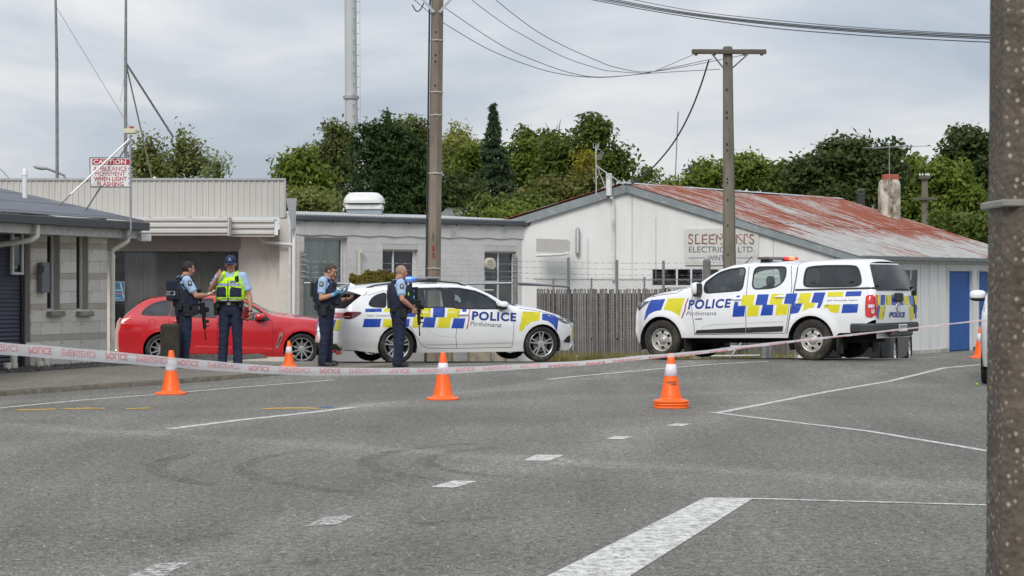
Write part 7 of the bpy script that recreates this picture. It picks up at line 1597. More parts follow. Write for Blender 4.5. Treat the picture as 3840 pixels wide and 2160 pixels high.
# ------------------------------------------------------------------ red wagon
z5 = lambda x, y: (400 + x * .32997, 1050 + y * .32997)
HRd = R(9); diry = Vector((-math.sin(HRd), math.cos(HRd), 0)); near = Vector(((606 - 1920) / 8000 * 44.6, 44.6, 0)); c0 = near + diry * .80; c0.z = -.215
RW = Car('red_wagon', 'bright red station wagon parked before the shop behind the two officers', 'car', c0, HRd, -1, 2.915, 1.88, 3.9, -1.18,
         S=[(0, .92), (.2, .955), (.30, .975), (.34, .965), (.55, .99), (.72, 1.0), (.86, .985), (.95, .965), (1.05, .92), (1.2, .85), (1.35, .775), (1.5, .70)],
         T=[(-1.2, .95), (4.2, .8)], crown=[(-1.3, .02), (-.6, .04), (.8, .05), (1.9, .05), (2.3, .10), (2.9, .07), (3.9, .06)], planf=(3.0, .15), planr=(3.5, .10), wheelR=.335, flare=.018)
ivd = lambda L_: iv(L_, RW, z5)
TL = [(192, 432), (250, 372), (330, 302), (400, 252), (480, 220), (600, 205), (750, 197), (1000, 188), (1200, 186), (1380, 196), (1540, 220), (1640, 256), (1740, 315), (1860, 395), (1920, 412), (2060, 428), (2200, 440), (2330, 452), (2440, 472), (2520, 500), (2580, 540)]
for _ in range(2): RW.T = sorted(ivd(TL))
RW.xf = RW.T[-1][0] + .12; fr = ivd([(2580, 540), (2610, 620), (2612, 700), (2605, 800)]); rear_edge = ivd([(192, 432), (160, 480), (150, 550), (132, 600), (132, 700), (140, 812)])
RW.XF = lambda z: interp(sorted([(p[1], p[0]) for p in fr]), z); re3 = sorted([(p[1], p[0]) for p in rear_edge]); RW.XR = lambda z: interp(re3, z)
out = list(RW.T) + fr[1:] + [(RW.wb + .60, .18)]
bot = simple_bottom(RW.wb, .33, .385, .17, rear_edge[-1][0], 0, .24, 0)[1:]
outline = out + bot + rear_edge[-2:0:-1]
wq_ = roundpoly(ivd([(388, 392), (428, 335), (520, 270), (620, 242), (742, 232), (705, 404), (500, 402)])); wr_ = ivd([(765, 232), (1000, 218), (1205, 216), (1248, 426), (990, 420), (722, 408)]); wf_ = roundpoly(ivd([(1240, 218), (1400, 222), (1540, 246), (1640, 286), (1750, 352), (1868, 462), (1600, 448), (1285, 430)]))
df_ = ivd([(1222, 208), (1400, 212), (1550, 236), (1660, 282), (1770, 350), (1875, 455), (1888, 560), (1888, 840), (1262, 840), (1262, 430)]); dr_ = ivd([(748, 222), (1000, 208), (1215, 207), (1255, 430), (1258, 840), (860, 840), (760, 700), (712, 560), (706, 410)])
RW.shell(outline, [('window', wq_, glassmat('smoky glass', (.16, .17, .18), .03), -.005), ('window', wr_, glassmat('smoky glass rear', (.22, .23, .24), .04), -.006), ('window', wf_, GLASS_T, -.006), ('front_door', df_, CARRED, 0), ('rear_door', dr_, CARRED, 0)], ('body_side', CARRED))
for w_ in (wq_, wr_, wf_): RW.line('window_seal', w_, .026, WFRAME, closed=True)
for l_ in (df_[5:10], dr_[3:], ): RW.line('panel_gap', l_, .009, M('red panel gap', (.12, .003, .004), .6), off=.0015)
RW.line('side_crease', ivd([(1010, 752), (1500, 768), (1880, 782)]), .03, M('crease highlight red', (.75, .05, .06), .25, coat=1), off=.002)  # lighter red strip: the highlight along the crease is painted on
inner(RW, outline, .88)
xh, xc = RW.inv(*z5(1560, 226))[0], RW.inv(*z5(1900, 405))[0]
RW.top('roof', RW.T[4][0], xh, CARRED, 26, 20); RW.top('windscreen', xh, xc, GLASS_S, 14, 16, t0=-.93, t1=.93); RW.top('rear_window', RW.T[1][0], RW.T[4][0], GLASS_D, 10, 12, t0=-.86, t1=.86)
for t0, t1 in ((-1, -.93), (.93, 1)): RW.top('windscreen_pillar', xh, xc, CARRED, 14, 2, t0=t0, t1=t1)
for t0, t1 in ((-1, -.86), (.86, 1)): RW.top('tailgate_pillar', RW.T[0][0], RW.T[4][0], CARRED, 10, 4, t0=t0, t1=t1)
RW.top('tailgate_top', RW.T[0][0], RW.T[1][0], CARRED, 3, 12, t0=-.86, t1=.86)
RW.top('bonnet', xc, RW.T[-1][0], CARRED, 22, 20); RW.cap('front_bumper', RW.XF, .20, RW.T[-1][1], CARRED, lambda z: .2, 1); RW.cap('rear_bumper', RW.XR, .24, RW.T[0][1], CARRED, lambda z: .10, -1)
RW.patch('tail_lamp', smoothpoly(ivd([(168, 470), (184, 437), (280, 444), (302, 470), (318, 560), (220, 562), (160, 548)])), REDLAMP, off=.008); RW.patch('reverse_lamp', ivd([(162, 482), (205, 486), (205, 500), (160, 500)]), CLEARLAMP, off=.012)
RW.line('fuel_flap', [(p[0], p[1]) for p in [(RW.inv(*z5(515, 490))[0] + .08 * math.cos(a), RW.inv(*z5(515, 490))[1] + .08 * math.sin(a)) for a in np.linspace(0, 6.283, 20)[:-1]]], .008, M('flap gap red', (.2, .004, .005), .6), closed=True, off=.002)
vp_ = ivd([(1962, 600), (1990, 592), (2000, 606), (1985, 680), (1942, 775), (1915, 775), (1948, 690)]); RW.patch('fender_vent', vp_, CHROME, off=.006, step=.03); vp2 = ivd([(1968, 640), (1984, 640), (1972, 690), (1940, 755), (1928, 757), (1958, 690)]); RW.patch('vent_slot', vp2, BLACKPL, off=.009, step=.03)
for c in ((800, 470), (1300, 480)): handle(RW, RW.inv(*z5(*c)), .2, CARRED)
for cx_ in (0, RW.wb): arches(RW, cx_, .33, .385)
for ax in (0, RW.wb):
    for sd in (-1, 1): wheel_part(RW.root, (ax, sd * (RW.f(ax, .5) - .13), .33), .337, .238, .235, 'ten', sd)
for sd in (-1, 1):
    m = MB(); c = RW.inv(*z5(1738, 418)); p = RW.pt(c[0], c[1], .10, sd); m.ell(p, (.11, .11, .075), 16, 10, e=.75); mo = link('door_mirror', m.mesh('door_mirror', CARRED, True), RW.root)
    m = MB(); m.ell((p.x + .02, p.y, p.z - .04), (.10, .10, .045), 14, 8, e=.8); m.tube([(p.x + .02, p.y, p.z - .05), (p.x + .04, p.y - sd * .12, p.z - .07)], .025, 8); link('mirror_base', m.mesh('mirror_base', BLACKPL, True), mo)
seats(RW, (.6, 1.6), .52); link('floor', MB().box((1.35, 0, .30), (3.9, 1.40, .1)).mesh('floor', DARKGAP), RW.root)
m = MB(); p = RW.inv(*z5(120, 800)); m.ell((p[0] - .02, -.55, .30), (.05, .05, .05), 10, 6); m.tube([(p[0], -.55, .25), (p[0] + .2, -.55, .22)], .03, 8); link('exhaust_tip', m.mesh('exhaust_tip', CHROME, True), RW.root)

# ------------------------------------------------------------------ grey car behind the ute (only its rear corner and a wheel show)
HG = R(73); pg = Vector((Q(2276, 0, 47.5).x, 47.5, -.30)); DGREY = M('dark grey car paint', (.016, .017, .02), .4, .2, coat=.2)
GC = Car('grey_car', 'dark grey car hidden behind the police ute with one alloy wheel showing', 'car', pg + Vector((-math.sin(HG), math.cos(HG), 0)) * .76 - Vector((math.cos(HG), math.sin(HG), 0)) * 2.7, HG, -1, 2.7, 1.80, 3.6, -.95,
         S=[(0, .92), (.3, .97), (.7, 1.0), (.9, .97), (1.05, .90), (1.3, .78), (1.5, .70)], T=[(-.95, .80), (-.6, 1.0), (-.2, 1.30), (.3, 1.38), (1.5, 1.36), (2.2, .98), (3.4, .80), (3.6, .65)], crown=[(-1, .03), (4, .05)], planf=(3.0, .15), planr=(3.0, .12), wheelR=.32)
outg = [p for p in GC.T] + [(3.55, .3)] + simple_bottom(2.7, .32, .37, .2, -.9, 0, .3, 0)[1:]
gw = [(-.1, .96), (.1, 1.24), (.6, 1.30), (1.4, 1.28), (2.0, .98)]
GC.shell(outg, [('window', gw, GLASS_D, -.005)], ('body_side', DGREY), step=.12); GC.top('roof', -.2, 1.5, DGREY); GC.top('windscreen', 1.5, 2.2, GLASS_D); GC.top('rear_window', -.6, -.2, GLASS_D); GC.top('bonnet', 2.2, 3.6, DGREY); GC.top('boot', -.95, -.6, DGREY)
GC.cap('rear_bumper', lambda z: -.93, .28, .80, DGREY, lambda z: .12, -1); GC.cap('front_bumper', lambda z: 3.55, .3, .65, DGREY, lambda z: .15, 1)
for cx_ in (0, 2.7): arches(GC, cx_, .32, .37)
for ax in (0, 2.7):
    for sd in (-1, 1): wheel_part(GC.root, (ax, sd * (GC.f(ax, .5) - .12), .32), .32, .225, .21, 'five', sd)

# ------------------------------------------------------------------ white police car cut off by the near pole
HW_ = R(-103.5); wz_ = Vector((7.09, 32.3, 0)); hv = Vector((math.cos(HW_), math.sin(HW_), 0)); lv_ = Vector((-math.sin(HW_), math.cos(HW_), 0)); pw = wz_ - hv * 2.8 + lv_ * .92
WC = Car('white_car', 'white police vehicle mostly hidden by the near concrete pole, mirror and tyre showing', 'police car', (pw.x, pw.y, ground_base(pw.x, 33)), HW_, -1, 2.8, 1.84, 3.75, -1.0,
         S=[(0, .92), (.3, .97), (.6, 1.0), (1.05, .98), (1.3, .93), (1.5, .85), (1.75, .74)], T=[(-1.0, 1.0), (-.6, 1.3), (-.2, 1.68), (.8, 1.75), (1.7, 1.68), (2.4, 1.22), (3.5, 1.05), (3.75, .85)], crown=[(-1, .03), (4, .06)], planf=(3.0, .15), planr=(3.0, .12), wheelR=.36)
outg = [p for p in WC.T] + [(3.7, .28)] + simple_bottom(2.8, .37, .42, .28, -.95, 0, .3, 0)[1:]
gw = [(.0, 1.2), (.2, 1.58), (.8, 1.65), (1.6, 1.58), (2.2, 1.2)]
WC.shell(outg, [('window', gw, GLASS_T, -.005)], ('body_side', CARWHITE), step=.12); WC.top('roof', -.2, 1.7, CARWHITE); WC.top('windscreen', 1.7, 2.4, GLASS_S); WC.top('rear_window', -.6, -.2, GLASS_D); WC.top('bonnet', 2.4, 3.75, CARWHITE); WC.top('boot', -1.0, -.6, CARWHITE)
WC.cap('rear_bumper', lambda z: -.97, .28, 1.0, CARWHITE, lambda z: .12, -1); WC.cap('front_bumper', lambda z: 3.7, .25, .85, CARWHITE, lambda z: .15, 1); WC.patch('livery_block', [(1.6, .85), (2.2, .85), (2.25, 1.1), (1.6, 1.12)], BLUE); WC.patch('door_cladding', [(.6, .3), (2.3, .3), (2.3, .5), (.6, .5)], BLACKPL, off=.01)
for cx_ in (0, 2.8): arches(WC, cx_, .37, .42)
for ax in (0, 2.8):
    for sd in (-1, 1): wheel_part(WC.root, (ax, sd * (WC.f(ax, .5) - .12), .37), .37, .23, .23, 'five', sd)
for sd in (-1, 1):
    m = MB(); p = WC.pt(1.75, 1.33, .13, sd); m.ell(p, (.09, .13, .08), 16, 10, e=.75); mo = link('door_mirror', m.mesh('door_mirror', CARWHITE, True), WC.root); link('mirror_base', MB().ell((p.x, p.y, p.z - .05), (.085, .125, .045), 14, 8, e=.8).mesh('mirror_base', BLACKPL, True), mo)
# ================================================================== PEOPLE
SKIN = M('skin', (.47, .235, .16), .5, var=.10, scale=14, sub=.15); SKIN2 = M('sun tanned skin', (.42, .20, .13), .5, var=.10, scale=14, sub=.15)
SHIRT = M('pale blue shirt', (.34, .47, .66), .85, var=.06, scale=9, bump=.35, bscale=30); TROU = M('navy trousers', (.010, .016, .042), .85, var=.30, scale=7, bump=.5, bscale=14, stretch=(1, 1, .5))
VEST = M('navy body armour', (.008, .013, .034), .8, var=.25, scale=12, bump=.6, bscale=40); BELT = M('black nylon', (.008, .008, .009), .6, var=.2, bump=.4, bscale=60)
HAIRD = M('dark brown hair', (.020, .013, .010), .75, var=.4, scale=40, bump=.8, bscale=70, stretch=(1, 1, .3)); HAIRG = M('greying brown hair', (.055, .042, .034), .75, var=.4, scale=40, bump=.8, bscale=70, stretch=(1, 1, .3)); STUB = M('cropped grey hair', (.30, .20, .155), .7, var=.15, scale=60, bump=.3, bscale=90)
BOOT = M('black boot leather', (.009, .009, .009), .45, var=.2); HIVIS = M('yellow green high visibility cloth', (.52, .92, .012), .7, var=.05, scale=10, bump=.3, bscale=20, emis=None); REFG = M('grey reflective tape', (.26, .27, .27), .4, var=.1)
NAVYC = M('navy cap cloth', (.014, .024, .085), .85, var=.12, bump=.3); GLOVE = M('blue nitrile glove', (.16, .42, .62), .45, var=.06); EYEW = M('eye white', (.6, .58, .55), .3); EYED = M('dark eye', (.012, .010, .01), .2); LIP = M('lips', (.22, .08, .065), .5); BROW = M('brow hair', (.03, .02, .015), .9)
PATCHM = M('sleeve badge', (.012, .016, .04), .8); PATCHW = M('badge thread', (.40, .42, .40), .7, var=.3, scale=80); BOOKR = M('dark red folder', (.20, .012, .018), .5); PAPER = M('paper', (.62, .60, .55), .8); PHONE = M('phone body', (.012, .012, .014), .3); GUN = M('rifle metal', (.009, .009, .010), .45, .3, var=.2)

def capsule(mb, a, b_, r0, r1, seg=12, flat=None):
    a, b_ = Vector(a), Vector(b_)
    mb.tube([a, b_], [r0, r1], seg); mb.ell(a, (r0,) * 3, seg, 8); mb.ell(b_, (r1,) * 3, seg, 8)
def chain_caps(mb, pts, rs, seg=12):
    for i in range(len(pts) - 1): capsule(mb, pts[i], pts[i + 1], rs[i], rs[i + 1], seg)
def rings(mb, specs, seg=24):
    """stack of elliptical rings: (cx, cy, z, rx, ry[, squareness])"""
    V = []; F = []
    for sp_ in specs:
        cx_, cy_, z, rx, ry = sp_[:5]; e_ = sp_[5] if len(sp_) > 5 else .85
        for k in range(seg):
            t = 2 * math.pi * k / seg; c_, s_ = math.cos(t), math.sin(t)
            V.append((cx_ + math.copysign(abs(c_) ** e_, c_) * rx, cy_ + math.copysign(abs(s_) ** e_, s_) * ry, z))
    n = len(specs)
    F = [(i * seg + k, i * seg + (k + 1) % seg, (i + 1) * seg + (k + 1) % seg, (i + 1) * seg + k) for i in range(n - 1) for k in range(seg)] + [tuple(range(seg - 1, -1, -1)), tuple(range((n - 1) * seg, n * seg))]
    mb.add(V, F)
def organic(name, mb, voxel, mat, parent, smooth=4, wr=0.0, wf=(9, 9, 6), seed=0):
    """fuse the collected shapes into one continuous skin"""
    me = mb.mesh(name); o = bpy.data.objects.new(name, me)
    r_ = o.modifiers.new('r', 'REMESH'); r_.mode = 'VOXEL'; r_.voxel_size = voxel
    s_ = o.modifiers.new('s', 'SMOOTH'); s_.factor = .5; s_.iterations = smooth
    m2 = bake(o); bpy.data.meshes.remove(me)
    m2.name = name; m2.materials.clear(); m2.materials.append(mat)
    if wr:
        n_ = len(m2.vertices); co = np.empty(n_ * 3, np.float32); no = np.empty(n_ * 3, np.float32); m2.vertices.foreach_get('co', co); m2.vertices.foreach_get('normal', no); co = co.reshape(-1, 3)
        qs = co * np.array(wf) + np.array([seed, 0, 0]); d_ = np.array([mnoise.noise(Vector(q_)) + .5 * mnoise.noise(Vector(q_ * 2.3)) for q_ in qs.tolist() and [Vector(t) for t in qs.tolist()]])
        m2.vertices.foreach_set('co', (co + no.reshape(-1, 3) * (wr * d_)[:, None]).astype(np.float32).ravel())
    m2.polygons.foreach_set('use_smooth', [True] * len(m2.polygons)); m2.update(); return link(name, m2, parent)
def project(name, o, polys, org, nrm, up, mat, parent, off=.004):
    """print small flat shapes onto a garment: 2D polygons (right, up) around org, looking along -nrm"""
    bvh = BVHTree.FromPolygons([v.co for v in o.data.vertices], [tuple(p.vertices) for p in o.data.polygons]); org, nrm, up = Vector(org), Vector(nrm).normalized(), Vector(up).normalized(); rt = up.cross(nrm).normalized(); mb = MB()
    for V, F in polys:
        out = []
        for (x, y) in V:
            p = org + rt * x + up * y; h = bvh.ray_cast(p + nrm * .5, -nrm, 1.0); out.append((h[0] if h[0] is not None else p) + nrm * off)
        mb.add(out, F)
    return link(name, mb.mesh(name, mat), parent)
def pl(pts, step=.03): return triangulate([pts], step)
def txt2(t_, x0, x1, y0, y1, bold=.04):
    v, f = text2d(t_, bold); return ([(x0 + (x1 - x0) * s, y0 + (y1 - y0) * t) for s, t in v], f)
def hand(mb, w_, d, n, k=1.0, curl=.6, side=1, spread=.35):
    """palm and five fingers: w wrist, d finger direction, n direction the palm faces"""
    w_, d, n = Vector(w_), Vector(d).normalized(), Vector(n).normalized(); s = d.cross(n).normalized() * side; pc = w_ + d * .05 * k
    MM = Matrix((d, s, n)).transposed(); mb.ell(pc, (.052 * k, .042 * k, .017 * k), 12, 8, M=MM)
    capsule(mb, w_ - d * .01, pc, .026 * k, .022 * k, 10)
    for i, (o_, L_) in enumerate(((-.030, .068), (-.010, .078), (.010, .073), (.028, .058))):
        a = pc + d * .042 * k + s * o_ * k; d1 = (d * math.cos(curl * .6) + n * math.sin(curl * .6) + s * o_ * spread).normalized(); b_ = a + d1 * L_ * .55 * k; d2 = (d * math.cos(curl * 1.7) + n * math.sin(curl * 1.7)).normalized(); c = b_ + d2 * L_ * .5 * k
        chain_caps(mb, [a, b_, c], [.0098 * k, .0088 * k, .0075 * k], 8)
    a = w_ + d * .022 * k - s * .028 * k; b_ = a + (d * .7 - s * .75 + n * .25).normalized() * .036 * k; c = b_ + (d * .95 + n * curl * .6).normalized() * .032 * k; chain_caps(mb, [a, b_, c], [.013 * k, .011 * k, .009 * k], 8)
def person(label, pos, rz, k, J, skin, hair=None, headturn=0.0, nod=0.0, group='police officers at the cordon', gloves=False, build=1.0, sleeves=.62):
    """J: joints in local coordinates (x forward, y left)"""
    root = empty('person', pos, label, 'person', group, rz=rz)
    V = {a: Vector(b_) * k for a, b_ in J.items() if a[:2] != 'hd' and a[:4] != 'curl'}; g = build
    H = V['head']; hr = Matrix.Rotation(headturn, 3, 'Z') @ Matrix.Rotation(nod, 3, 'Y')
    def hp(x, y, z): return H + hr @ (Vector((x, y, z)) * k)
    b = MB(); b.ell(hp(-.008, 0, .022), (.098 * k, .077 * k, .098 * k), 20, 14, M=hr); b.ell(hp(.026, 0, -.045), (.062 * k, .056 * k, .070 * k), 16, 12, M=hr); b.ell(hp(.055, 0, -.088), (.030 * k, .034 * k, .026 * k), 12, 8, M=hr)
    capsule(b, hp(.088, 0, .012), hp(.108, 0, -.028), .010 * k, .0155 * k, 8); b.ell(hp(.074, 0, .040), (.022 * k, .052 * k, .014 * k), 12, 8, M=hr)
    for s in (-1, 1): b.ell(hp(-.004, s * .079, -.008), (.020 * k, .010 * k, .031 * k), 10, 8, M=hr); b.ell(hp(.060, s * .042, -.030), (.026 * k, .022 * k, .024 * k), 10, 8, M=hr)
    b.ell(hp(.082, 0, -.062), (.018 * k, .026 * k, .010 * k), 10, 6, M=hr)
    capsule(b, V['neck'] - Vector((.0, 0, .06 * k)), hp(-.02, 0, -.06), .068 * k * g, .061 * k * g, 14)
    ch, pe = V['chest'], V['pelvis']
    rings(b, [(pe.x, pe.y, pe.z - .10 * k, .09 * k, .13 * k), (pe.x, pe.y, pe.z + .05 * k, .10 * k, .145 * k), (ch.x, ch.y, ch.z - .12 * k, .10 * k, .14 * k), (ch.x, ch.y, ch.z + .02 * k, .11 * k, .16 * k), (V['neck'].x, V['neck'].y, V['neck'].z - .06 * k, .06 * k, .10 * k)])
    for s in 'LR':
        sh, el, wr = V['sh' + s], V['el' + s], V['wr' + s]
        chain_caps(b, [sh, sh.lerp(el, .5), el], [.050 * k * g, .046 * k * g, .038 * k * g]); chain_caps(b, [el, el.lerp(wr, .35), wr], [.039 * k * g, .043 * k * g, .027 * k * g])
        hd, hn = J['hd' + s]
        hand(b, wr, hd, hn, k * 1.02, J.get('curl' + s, .7), 1 if s == 'L' else -1)
        hi, kn, an = V['hi' + s], V['kn' + s], V['an' + s]; chain_caps(b, [hi, kn, an], [.07 * k, .048 * k, .036 * k]); b.ell(an + Vector((.045, 0, -.055)) * k, (.07 * k, .022 * k, .018 * k), 10, 6)
    body = organic('body', b, .0065, skin, root, 3)
    for s in (-1, 1):
        MB().ell(hp(.078, s * .031, .014), (.009 * k, .013 * k, .007 * k), 10, 6).build('eye', EYEW, root, world=False, smooth=True); MB().ell(hp(.084, s * .031, .014), (.005 * k, .006 * k, .006 * k), 8, 6).build('iris', EYED, root, world=False)
        m_ = MB(); capsule(m_, hp(.086, s * .016, .033), hp(.080, s * .046, .034), .0045 * k, .003 * k, 6); m_.build('eyebrow', BROW, root, world=False)
    m_ = MB(); m_.ell(hp(.095, 0, -.062), (.008 * k, .022 * k, .006 * k), 10, 6, M=hr); m_.build('mouth', LIP, root, world=False, smooth=True)
    if hair:
        mat_, mode = hair; hv = []; n1, n2 = 36, 24; cen = (-.008, 0, .022)
        def hpos(a, e_):
            d = Vector((math.cos(e_) * math.cos(a), math.cos(e_) * math.sin(a), math.sin(e_))); thick = .011 if mode != 'stub' else .002
            r_ = (Vector((d.x * (.098 + thick), d.y * (.077 + thick), d.z * (.098 + thick)))); r_ *= 1 + (.03 if mode != 'stub' else 0) * mnoise.noise(d * 6); return hp(cen[0] + r_.x, cen[1] + r_.y, cen[2] + r_.z)
        F = []; V_ = []; idx = {}
        for i in range(n1):
            for j in range(n2):
                a0 = 2 * math.pi * i / n1; e0 = -math.pi / 2 + math.pi * j / n2; am = (a0 + math.pi / n1 + math.pi) % (2 * math.pi) - math.pi; em = e0 + math.pi / n2 / 2
                front = abs(am) < 1.15; side = 1.15 <= abs(am) < 1.75
                lim = (.52 if front else (.05 if side else -.75)); 
                if mode == 'stub': lim = (1.3 if abs(am) < 1.6 else -.6)
                if em < lim: continue
                q_ = []
                for (ii, jj) in ((i, j), (i + 1, j), (i + 1, j + 1), (i, j + 1)):
                    key = (ii % n1, jj)
                    if key not in idx: idx[key] = len(V_); V_.append(hpos(2 * math.pi * ii / n1, -math.pi / 2 + math.pi * jj / n2))
                    q_.append(idx[key])
                F.append(tuple(q_))
        MB().add(V_, F).build('hair', mat_, root, smooth=True, world=False)
    # trousers
    m_ = MB(); rings(m_, [(pe.x, pe.y, pe.z - .12 * k, .115 * k * g, .15 * k * g), (pe.x - .005, pe.y, pe.z - .02 * k, .135 * k * g, .172 * k * g), (pe.x, pe.y, pe.z + .10 * k, .128 * k * g, .165 * k * g)])
    for s in 'LR':
        hi, kn, an = V['hi' + s], V['kn' + s], V['an' + s]; low = an + Vector((0, 0, -.035 * k))
        chain_caps(m_, [hi, hi.lerp(kn, .5), kn, kn.lerp(low, .4), low], [.104 * k * g, .094 * k * g, .076 * k * g, .076 * k * g, .072 * k * g], 14)
        rings(m_, [(low.x, low.y, low.z - .015 * k, .076 * k * g, .07 * k * g), (low.x, low.y, low.z + .08 * k, .074 * k * g, .068 * k * g)], 16)
    tr = organic('trousers', m_, .010, TROU, root, 4, wr=.008, wf=(9, 9, 16), seed=pos[0] * 3)
    # boots
    for s in 'LR':
        an = V['an' + s]; m_ = MB(); m_.ell(an + Vector((.055, 0, -.058)) * k, (.125 * k, .048 * k, .036 * k), 16, 10, e=.8); m_.ell(an + Vector((.0, 0, -.035)) * k, (.058 * k, .046 * k, .06 * k), 12, 8); m_.bbox(an + Vector((.05, 0, -.082)) * k, (.265 * k, .095 * k, .022 * k), .01); organic('boot', m_, .011, BOOT, root, 2)
    # shirt
    m_ = MB(); nk = V['neck']
    rings(m_, [(pe.x, pe.y, pe.z + .06 * k, .130 * k * g, .168 * k * g), (ch.x * .6, ch.y, ch.z - .16 * k, .142 * k * g, .170 * k * g), (ch.x, ch.y, ch.z, .142 * k * g, .180 * k * g), (ch.x, ch.y, ch.z + .10 * k, .120 * k * g, .175 * k * g), (nk.x, nk.y, nk.z - .045 * k, .072 * k, .095 * k), (nk.x + .005, nk.y, nk.z + .015 * k, .064 * k, .068 * k)])
    for s in 'LR':
        sh, el = V['sh' + s], V['el' + s]; chain_caps(m_, [sh, sh.lerp(el, .35), sh.lerp(el, sleeves)], [.073 * k * g, .072 * k * g, .066 * k * g], 14)
        e0, e1 = sh.lerp(el, sleeves - .12), sh.lerp(el, sleeves + .10); m_.tube([e0, e1], [.066 * k * g, .070 * k * g], 16); capsule(m_, (nk.x, nk.y, nk.z - .06 * k), sh + Vector((0, 0, .01)), .06 * k, .066 * k * g, 12)
    shirt = organic('shirt', m_, .010, SHIRT, root, 3, wr=.006, wf=(12, 12, 12))
    # belt with gear
    m_ = MB(); rings(m_, [(pe.x, pe.y, pe.z + .035 * k, .137 * k * g, .175 * k * g), (pe.x, pe.y, pe.z + .085 * k, .137 * k * g, .175 * k * g)], 28); be = m_.build('belt', BELT, root, world=False)
    return dict(root=root, V=V, k=k, hp=hp, hr=hr, shirt=shirt, trousers=tr, belt=be, body=body, g=g, H=H)
def armour(P, extra=(), mat=None, zb=.06, wide=1.0):
    k, g, V = P['k'], P['g'] * wide, P['V']; ch, pe, nk = V['chest'], V['pelvis'], V['neck']; m_ = MB()
    rings(m_, [(pe.x, pe.y, pe.z + zb * k, .160 * k * g, .185 * k * g, .75), (ch.x * .6, ch.y, ch.z - .16 * k, .178 * k * g, .188 * k * g, .7), (ch.x, ch.y, ch.z - .02 * k, .180 * k * g, .180 * k * g, .7), (ch.x, ch.y, ch.z + .07 * k, .165 * k * g, .150 * k * g, .7), (ch.x, ch.y, ch.z + .115 * k, .13 * k * g, .125 * k * g, .7)], 32)
    for s in (-1, 1): m_.tube([(ch.x + .13 * k * g, s * .085 * k + ch.y, ch.z + .04 * k), (ch.x + .075 * k, s * .10 * k + ch.y, ch.z + .155 * k), (nk.x - .02, s * .105 * k + ch.y, nk.z + .0 * k), (ch.x - .08 * k, s * .10 * k + ch.y, ch.z + .15 * k), (ch.x - .14 * k * g, s * .085 * k + ch.y, ch.z + .04 * k)], [(.022, .042)] * 5, 10)
    for c, d_ in extra: m_.bbox(Vector(c) * k, [q_ * k for q_ in d_], .02)
    return organic('body_armour', m_, .010, mat or VEST, P['root'], 3, wr=.004, wf=(14, 14, 14))
def gear(P, items):
    k = P['k']
    for nm, c, d_, mt in items: MB().bbox(Vector(c) * k, [q_ * k for q_ in d_], .015 * k).build(nm, mt, P['root'], world=False)
def badge(P, side, zoff=-.03, fw=0.0):
    k = P['k']; sh = P['V']['sh' + side]; el = P['V']['el' + side]; c = sh.lerp(el, .22) ; s = 1 if side == 'L' else -1
    shp = [(-.034, -.045), (.034, -.045), (.036, .02), (.022, .042), (0, .05), (-.022, .042), (-.036, .02)]
    project('sleeve_badge', P['shirt'], [pl([(a * k, b_ * k) for a, b_ in shp], .02)], c, (fw, s, .1), (0, 0, 1), PATCHM, P['root']); project('badge_emblem', P['shirt'], [pl([(a * k * .5, b_ * k * .5 + .008) for a, b_ in shp], .02), ([(-.026 * k, -.036 * k), (.026 * k, -.036 * k), (.026 * k, -.028 * k), (-.026 * k, -.028 * k)], [(0, 1, 2, 3)])], c, (fw, s, .1), (0, 0, 1), PATCHW, P['root'], off=.007)
def rifle(pos, rot, label):
    """assault rifle, muzzle along local +x, top +z"""
    r_ = empty('rifle', pos, label, 'rifle'); r_.rotation_euler = rot
    def p(nm, mb, mt=GUN): return link(nm, mb.mesh(nm, mt), r_)
    p('receiver', MB().bbox((0, 0, 0), (.20, .045, .07), .008).bbox((.02, 0, .045), (.24, .03, .02), .004)); p('handguard', MB().bbox((.22, 0, .012), (.24, .05, .055), .012)); p('barrel', MB().tube([(.33, 0, .012), (.52, 0, .012)], .010, 8).tube([(.48, 0, .012), (.53, 0, .012)], .014, 8)); p('magazine', MB().box((.055, 0, -.095), (.06, .026, .15), M=Matrix.Rotation(-.2, 3, 'Y')))
    p('pistol_grip', MB().box((-.075, 0, -.075), (.04, .035, .10), M=Matrix.Rotation(.35, 3, 'Y'))); p('stock', MB().bbox((-.22, 0, -.01), (.22, .03, .05), .01).bbox((-.31, 0, -.03), (.04, .04, .12), .012)); p('sight', MB().bbox((.03, 0, .085), (.09, .05, .06), .015)); p('torch', MB().bbox((.22, 0, .07), (.05, .05, .05), .01)); p('front_sight', MB().box((.30, 0, .06), (.02, .015, .06)))
    return r_
def J0(**k):
    d = dict(head=(.02, 0, 1.64), neck=(-.01, 0, 1.505), chest=(0, 0, 1.315), pelvis=(0, 0, .955), shL=(-.01, .192, 1.445), shR=(-.01, -.192, 1.445), elL=(.0, .25, 1.13), elR=(.0, -.25, 1.13), wrL=(.05, .25, .88), wrR=(.05, -.25, .88),
             hdL=((.1, 0, -1), (0, -1, 0)), hdR=((.1, 0, -1), (0, 1, 0)), hiL=(0, .09, .92), hiR=(0, -.09, .92), knL=(.01, .11, .50), knR=(.01, -.11, .50), anL=(-.03, .12, .095), anR=(-.03, -.12, .095)); d.update(k); return d

